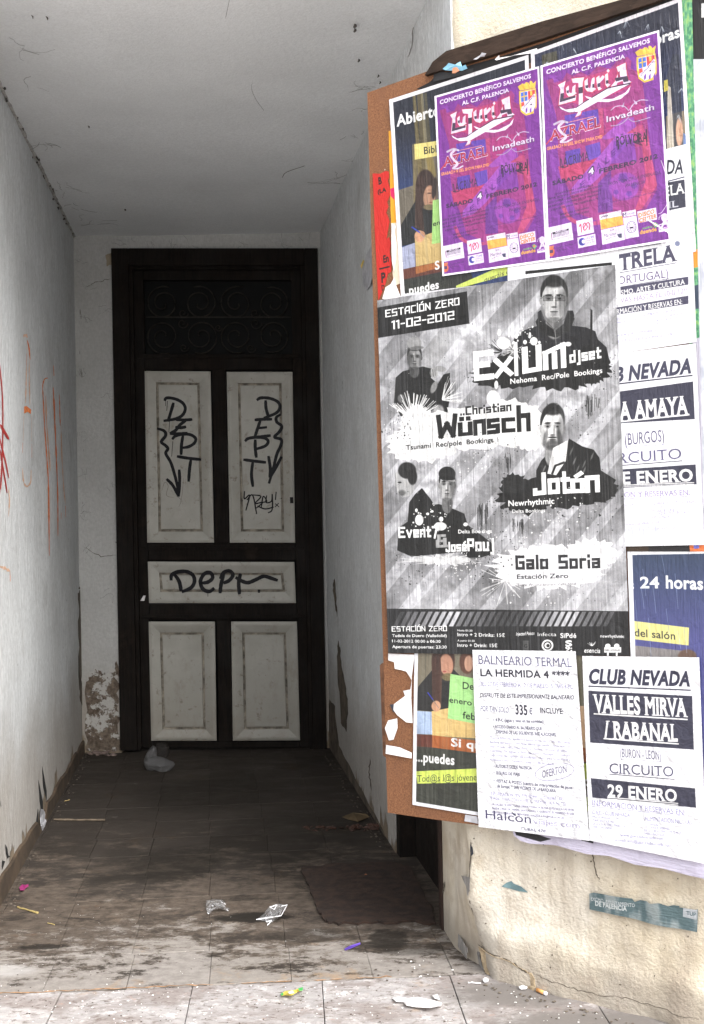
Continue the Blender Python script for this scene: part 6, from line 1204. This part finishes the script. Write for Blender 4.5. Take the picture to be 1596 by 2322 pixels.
hang('library_poster', l1, paper_mat('abierto_print', l1, .4, .2, wamp=.5), .0030, 'navy poster reading Abierto above a girl writing, upper left', 'poster', 'library opening posters', amp=.001)
hang('library_poster', l2, paper_mat('ras_print', l2, .38, .35, wamp=.7), .0030, 'navy poster behind the right purple poster, showing the letters ras', 'poster', 'library opening posters', amp=.001)
hang('library_poster', l3, paper_mat('todos_print', l3, .45, .2), .0030, 'poster with green note Del enero and yellow line Tod@s l@s jóvenes', 'poster', 'library opening posters', amp=.001)
hang('library_poster', l4, paper_mat('horas_print', l4, .42, .3), .0030, 'blue poster reading 24 horas and del salón at the right', 'poster', 'library opening posters', amp=.001)
hang('torn_dark_poster', b1_, paper_mat('torn_dark_paper', b1_, alpha=True), .0040, 'torn black poster edge with a tiny crest above 24 horas', 'poster', nu=60, nv=12)
hang('excursion_flyer', k3_, paper_mat('portugal_print', k3_, .6), .0046, 'white flyer reading Estrela (Portugal) just below the right purple poster', 'flyer', 'excursion flyers')
hang('white_slip', k4, paper_mat('documental_print', k4, .6), .0052, 'white paper reading Documental y Conferencia under the purple posters', 'flyer')
hang('excursion_flyer', k2_, paper_mat('burgos_print', k2_, .6), .0060, 'white flyer reading Peña Amaya (Burgos), half covered by the black-and-white poster', 'flyer', 'excursion flyers', curl=[(1, 0, .003, .3)])
hang('club_night_poster', ev, paper_mat('club_night_print', ev, .5, .03, (75, 6), .5, .84, spec=.15), .0072, 'large black-and-white club night poster with several portraits and paint splashes', 'poster', amp=.0012, nu=60, nv=60, curl=[(1, 0, .006, .12)])
hang('concert_poster', pu, paper_mat('concert_print_left', pu, .4, .22, (30, 9), .45, .85), .0072, 'left one of the two purple concert posters', 'poster', 'purple concert posters', amp=.001)
pu.use(*q2).line([(1180, 905), (1225, 940), (1290, 985), (1370, 1040), (1430, 1050)], 14, (.95, .94, .96)); pu.line([(1290, 985), (1350, 960), (1440, 930)], 7, (.94, .93, .95)); pu.poly([(1370, 1035), (1450, 990), (1460, 1075), (1400, 1080)], (.93, .92, .95)); pu.line([(1330, 300), (1370, 420), (1390, 560)], 8, (.93, .9, .95), .8); pu.line([(1390, 760), (1330, 850), (1300, 860)], 6, (.93, .9, .95), .8)
hang('concert_poster', pu, paper_mat('concert_print_right', pu, .34, .45, (24, 7), .6, .9), .0088, 'right one of the two purple concert posters, corner torn', 'poster', 'purple concert posters', amp=.0016, corners=[(1225, 149), (1494, 68), (1521, 546), (1241, 592)], seed=3, curl=[(1, 1, .004, .2)])
hang('spa_flyer', h1, paper_mat('spa_print', h1, .6, 0, (9, 30), .6), .0092, 'white spa flyer headed Balneario Termal, left of the Valles Mirva flyer', 'flyer', amp=.0014, curl=[(1, 1, .010, .22)])
hang('excursion_flyer', k1, paper_mat('mirva_print', k1, .6, 0, (7, 18), .45), .0086, 'white flyer reading Valles Mirva / Rabanal, lowest at the right', 'flyer', 'excursion flyers', amp=.001)
# torn scraps of older paper
def scrap(name, px, off, mat, label, lift=0.0, proj=bp, nrm=None, cat='paper scrap', grp='torn paper scraps on the board', t=.0006, parent=None):
    P = [proj(x, y, off+lift*((i*5) % 4)/3) for i, (x, y) in enumerate(px)]; m = MB(); m.slab(P, FN if nrm is None else nrm, t)
    return m.build(name, mat, label=label, cat=cat, group=grp, parent=parent)
F5 = lambda P: [(821.8+x*.2928, 1445.3+y*.2928) for x, y in P]
scrap('paper_scrap', F5([(200, 122), (404, 132), (382, 300), (378, 465), (388, 660), (340, 655), (270, 600), (240, 560), (244, 515), (330, 450), (316, 412), (372, 400), (382, 330), (340, 262), (300, 250), (250, 240), (246, 190), (200, 175)]), .0015, M_SCRAPW, 'big ragged white remnant left of the lower library poster', .0015)
scrap('paper_scrap', F5([(184, 830), (290, 850), (380, 890), (380, 935), (180, 898)]), .003, M_SCRAPW, 'loose white paper tongue low on the board\'s left edge', .004)
scrap('paper_scrap', F5([(200, 640), (268, 625), (272, 700), (240, 790), (205, 795), (174, 700)]), .002, M_SCRAPW, 'small pinkish torn patch above the loose paper tongue', .001)
scrap('paper_scrap', F5([(212, 518), (242, 515), (246, 578), (238, 575)]), .002, M_HOLE, 'tiny black paper triangle beside the ragged white remnant')
scrap('paper_scrap', F5([(796, 1370), (890, 1385), (895, 1440), (790, 1420)]), .002, M_SCRAPG, 'grey damp paper corner left of the spa flyer\'s foot')
scrap('paper_scrap', E5([(205, 2180), (240, 2060), (290, 2030), (330, 1960), (350, 2050), (395, 2160), (392, 2190), (300, 2200)]), .002, M_SCRAPW, 'white fibres torn off below the red remnant', .001)
scrap('paper_scrap', E5([(302, 1400), (345, 1430), (330, 1480), (350, 1600), (345, 1780), (325, 1900), (305, 1790), (300, 1600)]), .0024, M_SCRAPW, 'white strip torn over the yellow poster strip', .001)
q1f = lambda P: [(963.6+x*.1953, 113.4+y*.1953) for x, y in P]
M_BLUEP = simple('light_blue_paper', (.20, .42, .56), .8); M_ORP = simple('orange_paper', (.62, .28, .16), .8)
scrap('paper_scrap', q1f([(205, 220), (250, 180), (275, 150), (350, 170), (410, 135), (430, 190), (470, 170), (490, 215), (430, 240), (330, 240), (240, 235)]), .024, M_BLUEP, 'light blue crumpled scrap on the brown rail, far left', .006)
scrap('paper_scrap', q1f([(315, 270), (320, 205), (370, 200), (400, 240), (350, 270)]), .026, M_ORP, 'orange shred under the light blue scrap', .004)
scrap('paper_scrap', q1f([(560, 110), (640, 60), (660, 30), (710, 40), (690, 75), (640, 80), (600, 110)]), .026, M_SCRAPG, 'small grey scrap curling off the rail above Abierto', .006)
scrap('paper_scrap', q1f([(810, 112), (860, 60), (862, 90), (1000, 70), (1300, -20), (1300, 30), (1050, 60), (830, 120)]), .025, M_SCRAPW, 'long white strip stuck along the brown rail', .003)
M_DKP = simple('black_torn_paper', (.02, .02, .022), .7)
scrap('paper_scrap', q1f([(100, 290), (130, 260), (200, 250), (320, 275), (560, 210), (560, 260), (95, 370)]), .0026, M_DKP, 'black paper corner sticking out above Abierto', .001)
# scraps on the passage wall and the teal remnants on the render
scrap('wall_scrap', E5([(130, 1620), (90, 1650), (60, 1720), (20, 1900), (25, 2050), (60, 2090), (105, 2050), (130, 1950)]), .004, M_SCRAPG, 'torn grey sticker on the passage wall beside the red remnant', .004, rwp, RN, 'paper scrap', None)
scrap('wall_scrap', E5([(0, 1840), (28, 1775), (36, 1790), (10, 1870)]), .006, simple('yellow_scrap', (.75, .55, .12)), 'tiny yellow sticker corner on the passage wall', 0, rwp, RN, 'paper scrap', None)
M_TEAL = simple('faded_teal_sticker', (.12, .20, .215), .7, .35, 30)
t1 = Sheet([c4(1082, 520), c4(1580, 600), c4(1580, 712), c4(1084, 600)], 2.4, (.36, .45, .47)); tn = t1.fbm(12, 4, 4, 1, .4); t1.full(np.clip((tn-.46)*5, 0, 1), (.66, .70, .70), .85)
t1.use(*(793.5, 1757, .5029)); t1.text('EXCMO. AYUNTAMIENTO', (1092, 560), (1290, 590), 17, (.80, .82, .82), 'bold'); t1.text('DE PALENCIA', (1112, 582), (1256, 606), 22, (.86, .88, .88), 'black'); t1.poly([(1506, 590), (1568, 604), (1566, 650), (1504, 634)], (.78, .80, .82)); t1.text('TUP', (1520, 626), (1562, 634), 18, (.3, .4, .42), 'bold')
t1.cut([c4(*q) for q in ((1084, 530), (1110, 522), (1150, 530), (1200, 528), (1235, 535), (1260, 530), (1290, 566), (1330, 552), (1360, 574), (1400, 570), (1440, 585), (1470, 580), (1486, 566), (1490, 592), (1560, 604), (1572, 600), (1568, 704), (1500, 690), (1440, 680), (1360, 662), (1280, 640), (1210, 625), (1150, 612), (1086, 600))])
hang('teal_sticker', t1, paper_mat('teal_print', t1, .7, alpha=True, albedo=.6), .0085, 'torn teal sticker reading de Palencia low on the beige wall', 'sticker', nu=60, nv=14, proj=fps, amp=.0004)
scrap('teal_sticker', [c4(*q) for q in ((683, 502), (705, 485), (725, 478), (735, 490), (770, 505), (800, 530), (760, 524), (720, 512))], .0012, M_TEAL, 'small teal sliver left of the de Palencia sticker', 0, fps, FN, 'sticker', None)

# ------------------------------------------------------------------ litter and small things on the ground
re_ = random.Random(99)
UPV = np.array([0, 0, 1.])
def flat_scrap(name, px, mat, label, cat, lift=.003, t=.0006, grp=None):
    P = []
    for i, (x, y) in enumerate(px):
        P.append(fl(x, y, .0015+lift*((i*7) % 5)/4))
    m = MB(); m.slab(P, UPV, t); return m.build(name, mat, label=label, cat=cat, group=grp)
# dark mat in front of the side doorway
mp_ = [(683, 1970), (750, 1962), (890, 1958), (925, 1965), (978, 2060), (990, 2098), (940, 2092), (860, 2094), (765, 2096), (735, 2090), (712, 2050), (700, 2010)]
mm = MB(); mm.slab([fl(x, y, .0005) for x, y in jitter_poly(mp_, 3.2, 6, re_)], UPV, .006); mm.build('mat', M_MAT, label='flattened dark maroon mat before the side doorway', cat='mat')
# crumpled clear plastic bag with a see-through cup behind it
def plastic(name, tint, rough=.25, trans=.75, alpha=.55):
    t = NT(name); n = t.noise(38, 4, .6); n2 = t.voro(60)
    t.set(tint, rough, t.bump(t.math('ADD', n, n2), .9, .01), Transmission_Weight=trans, IOR=1.3, Alpha=alpha, Specular_IOR_Level=.8); return t.m
M_BAG = plastic('milky_plastic', (.36, .36, .37), .3, .6, .42); M_CELLO = plastic('cellophane', (.92, .92, .94), .12, .6, .5)
def crumple(m, c, r, seed, sub=3, rough=.25, flat=1.0):
    bm = bmesh.new(); bmesh.ops.create_icosphere(bm, subdivisions=sub, radius=1.0); q = random.Random(seed); dirs = [Vector((q.gauss(0, 1), q.gauss(0, 1), q.gauss(0, 1))).normalized() for _ in range(26)]; amp = [q.uniform(-1, 1) for _ in dirs]
    V = []
    for v in bm.verts:
        d = v.co.normalized(); k = 1+rough*sum(a*max(0, d.dot(u))**9 for u, a in zip(dirs, amp)); p = d*k; V.append(np.array(c)+np.array([p.x*r[0], p.y*r[1], max(-.85, p.z)*r[2]*flat]))
    m.add(V, [tuple(v.index for v in f.verts) for f in bm.faces]); bm.free()
bgp = fl(352, 1748); sc_ = bgp[1]/FPX
bag = thing('plastic_bag', 'crumpled clear plastic bag on the tiles near the door', 'plastic bag', tuple(bgp))
m = MB(); crumple(m, bgp+np.array([-.022, .02, .042]), (.030, .03, .048), 4); m.build('bunched_end', M_BAG, parent=bag, smooth=False)
m = MB(); crumple(m, bgp+np.array([.022, .0, .028]), (.055, .035, .033), 9); m.build('crumpled_body', M_BAG, parent=bag, smooth=False)
cu = fl(366, 1722)
m = MB(); crumple(m, cu+np.array([0, .02, .036]), (.034, .03, .038), 17, 3, .08); m.build('plastic_ball', plastic('cloudy_plastic', (.10, .09, .085), .5, .5, .4), label='dull see-through plastic ball behind the clear bag', cat='plastic ball', smooth=True)
# sticks
def stick(name, a, b, r, mat, label, cat='stick', n=7):
    p, q = fl(*a, r), fl(*b, r); P = [p*(1-i/n)+q*(i/n)+np.array([0, re_.uniform(-r, r)*.5, re_.uniform(0, r)*.4]) for i in range(n+1)]
    m = MB(); m.tube(P, [r*re_.uniform(.6, 1.15) for _ in P], 6); return m.build(name, mat, label=label, cat=cat, smooth=False)
M_STRAW = simple('dry_straw', (.36, .28, .11), .7, .3, 80); M_TWIG = simple('peeled_wood', (.13, .10, .07), .8, .4, 60)
stick('wooden_slat', (122, 1858), (238, 1859), .004, M_TWIG, 'thin pale wooden slat lying across the floor by the left wall')
stick('straw', (40, 2056), (86, 2070), .0028, M_STRAW, 'yellow straw stalk on the floor at the far left')
stick('straw', (108, 2092), (124, 2096), .0014, M_STRAW, 'short yellow straw bit right of the long stalk')
stick('match', (146, 1816), (158, 1813), .0018, M_STRAW, 'small yellowish stub beside the left skirting')
# cellophane
def foil(name, px, mat, label, cat, h=.012):
    c = np.mean(px, axis=0); V = [fl(*c, h)]; n = len(px)
    for i, (x, y) in enumerate(px): V.append(fl(x, y, .002+h*re_.random()*.9))
    for i, (x, y) in enumerate(px): V.append(fl(c[0]*.5+x*.5, c[1]*.5+y*.5, .002+h*re_.random()*1.6))
    F = [(0, n+1+i, n+1+(i+1) % n) for i in range(n)]+[(n+1+i, 1+i, 1+(i+1) % n, n+1+(i+1) % n) for i in range(n)]
    return mk(name, V, F, mat, label=label, cat=cat)
k6 = lambda x, y: (396.8+x*.4262, 1983.8+y*.4262)
cl1 = foil('cellophane', [k6(*q) for q in ((165, 135), (200, 130), (240, 128), (265, 140), (268, 170), (292, 175), (280, 190), (235, 178), (200, 185), (178, 208), (165, 180))], M_CELLO, 'left crumpled cellophane wrapper on the floor', 'wrapper', .014)
cw = foil('cellophane', [k6(*q) for q in ((430, 236), (470, 210), (500, 165), (540, 152), (598, 158), (590, 185), (560, 215), (530, 240), (492, 268), (485, 245))], M_CELLO, 'right angular cellophane wrapper with white glints painted along its folds', 'wrapper', .016)
M_GLINT = simple('white_glint', (.85, .85, .87), .3, .05)  # glints on the wrappers, built as white tubes along the folds
m = MB()
for a, b in (((432, 236), (565, 215)), ((565, 215), (592, 165)), ((565, 165), (598, 158)), ((505, 170), (540, 158)), ((505, 170), (528, 182)), ((528, 182), (542, 158)), ((486, 248), (512, 242)), ((512, 242), (492, 266))): m.tube([fl(*k6(*a), .017), fl(*k6(*b), .019)], .0010, 4)
m.build('crease_tube', M_GLINT, parent=cw)
for x, y in ((196, 160), (245, 142), (262, 150), (275, 184), (172, 200)):
    m = MB(); m.tube([fl(*k6(x, y), .014), fl(*k6(x+7, y+4), .015)], .0011, 4); m.build('crease_tube', M_GLINT, parent=cl1)
# coloured scraps
flat_scrap('pink_scrap', [(44, 2012), (50, 2005), (58, 2006), (64, 2004), (65, 2009), (57, 2014), (55, 2018), (46, 2018)], simple('magenta_paper', (.28, .02, .13)), 'magenta paper scrap near the left skirting', 'paper scrap', .006)
flat_scrap('purple_scrap', [k6(*q) for q in ((900, 392), (930, 376), (985, 358), (986, 368), (940, 388), (904, 400))], simple('violet_plastic', (.09, .045, .30), .5), 'violet strip on the tiles in front of the mat', 'scrap', .004)
cw2 = flat_scrap('sweet_wrapper', [k6(*q) for q in ((562, 632), (590, 616), (630, 614), (655, 605), (680, 598), (678, 612), (650, 622), (620, 640), (585, 638), (565, 642))], simple('yellow_foil', (.60, .48, .08), .45), 'yellow and green sweet wrapper on the sill edge', 'wrapper', .010)
m = MB(); m.slab([fl(*k6(*q), .0125) for q in ((655, 603), (680, 596), (680, 612), (660, 616))], UPV, .0006); m.build('green_end', simple('green_foil', (.08, .38, .10), .35), parent=cw2); m = MB(); m.slab([fl(*k6(*q), .0125) for q in ((562, 632), (574, 624), (578, 636), (566, 641))], UPV, .0006); m.build('green_end', simple('green_foil', (.08, .38, .10), .35), parent=cw2)
m = MB(); m.slab([fl(*k6(*q), .0125) for q in ((600, 622), (625, 614), (635, 626), (608, 632))], UPV, .0006); m.build('pale_print', simple('pale_foil', (.75, .72, .6), .35), parent=cw2)
flat_scrap('white_rag', [k6(*q) for q in ((1155, 655), (1185, 645), (1240, 655), (1300, 650), (1370, 665), (1420, 680), (1415, 694), (1350, 706), (1280, 702), (1230, 692), (1215, 675), (1175, 672))], M_SCRAPW, 'long torn white paper flattened on the pavement at right', 'paper scrap', .009)
flat_scrap('white_rag', [k6(*q) for q in ((1368, 640), (1395, 632), (1410, 645), (1408, 662), (1380, 655))], M_SCRAPW, 'small white paper bit above the long torn one', 'paper scrap', .008)
# cigarette butt by the wall foot
cb = fl(1228, 2248, .004); th_ = math.atan2(*(fl(1243, 2255)-fl(1213, 2242))[[1, 0]])
bt = thing('cigarette_butt', 'orange-tipped cigarette butt on the pavement below the beige wall', 'cigarette butt', tuple(cb))
dv = np.array([cos(th_), sin(th_), 0]); m = MB(); m.tube([cb-dv*.014, cb+dv*.007], .0042, 10); m.build('filter', simple('orange_filter', (.62, .30, .10), .7), parent=bt, smooth=True); m = MB(); m.tube([cb+dv*.0071, cb+dv*.014], .0042, 10); m.build('paper_end', M_SCRAPW, parent=bt, smooth=True)
stick('spent_match', c4(532, 935), c4(590, 938), .0018, M_SCRAPW, 'white matchstick at the foot of the beige wall')
# clods and dry dirt
def clods(name, spots, mat, label, cat=None, kind='stuff', parent=None, z=0.0, sc=1.0):
    m = MB()
    for i, (x, y, r) in enumerate(spots):
        c = fl(x, y, z) if not callable(z) else z(x, y); crumple(m, c+np.array([0, 0, r*.35]), (r*re_.uniform(.8, 1.5)*sc, r*re_.uniform(.7, 1.2)*sc, r*.55), i+3, 1, .5)
    o = m.build(name, mat, label=label, cat=cat, kind=kind, parent=parent); return o
clods('clod', [(829, 1987, .008)], simple('rusty_clod', (.22, .08, .035)), 'small rusty clod on the dark mat', 'clod', None)
clods('leaf_heap', [(700+re_.uniform(-12, 90), 1880+re_.uniform(-5, 4), re_.uniform(.004, .010)) for _ in range(26)]+[(795+re_.uniform(0, 62), 1878+re_.uniform(-7, 6), re_.uniform(.005, .012)) for _ in range(30)], simple('wet_brown_leaves', (.05, .022, .014), .6, .5), 'low heap of wet brown leaves near the right wall', 'leaves', None)
flat_scrap('plaster_flake', [(775, 1852), (800, 1842), (830, 1845), (838, 1852), (812, 1862), (790, 1858)], simple('ochre_flake', (.11, .075, .035)), 'ochre plaster flake fallen near the right wall', 'plaster flake', .008)
clods('rubble_heap', [(215+re_.uniform(-14, 45), 1702+re_.uniform(-6, 12), re_.uniform(.006, .018)) for _ in range(24)], simple('pinkish_rubble', (.16, .12, .105), .9, .5), 'little heap of plaster rubble left of the door', 'rubble', None)
clods('white_lump', [c4(610, 932)+(.0095,)], M_SCRAPW, 'round white paper pellet at the foot of the worn corner', 'pellet', None)
clods('white_lump', [c4(778, 965)+(.0085,)], M_SCRAPW, 'white pellet between the round one and the cigarette butt', 'pellet', None)
# countless specks: white chewing-gum bits, grit, plaster dust
sp = [(re_.uniform(925, 1030), re_.uniform(2170, 2215), re_.uniform(.001, .0026)) for _ in range(14)]+[(re_.uniform(0, 1500), re_.uniform(2228, 2320), re_.uniform(.0006, .0022)) for _ in range(230)]+[(re_.uniform(0, 940), 2050+170*re_.random(), re_.uniform(.0004, .0010)) for _ in range(140)]
sp = [q for q in sp if q[0] < 1060+(q[1]-2200)*3.4]
clods('white_specks', sp, simple('white_grit', (.72, .71, .69)), 'white crumbs and grit scattered over pavement and sill')
dk = [(re_.uniform(0, 1400), re_.uniform(2235, 2320), re_.uniform(.0006, .0020)) for _ in range(130)]+[(re_.uniform(10, 940), re_.uniform(1820, 2225), re_.uniform(.001, .003)) for _ in range(200)]
dk = [q for q in dk if q[0] < 1040+(q[1]-2200)*3.4 and q[0] > 120-(q[1]-1820)*.6]
clods('dark_grit', dk, simple('brown_grit', (.06, .042, .03)), 'dark grit and crumbs scattered over the floor')
def footspots():
    out = []
    for _ in range(90):
        u = re_.random(); p = LW0*(1-u)+LW1*u+LN*re_.uniform(.01, .05); out.append(p)
    for _ in range(70):
        u = re_.random()*.62; p = RW0*(1-u)+RW1*u+RN*re_.uniform(.01, .05); out.append(p)
    for _ in range(60):
        s = re_.uniform(0, .75); out.append(fsz(s, 0, re_.uniform(.035, .075)))
    return out
m = MB()
for i, p in enumerate(footspots()):
    r = re_.uniform(.001, .004); crumple(m, p+np.array([0, 0, r*.3]), (r*1.3, r, r*.6), i, 1, .5)
m.build('fallen_plaster', simple('fallen_plaster_bits', (.11, .09, .07)), label='crumbs of fallen plaster along the feet of the walls', kind='stuff')
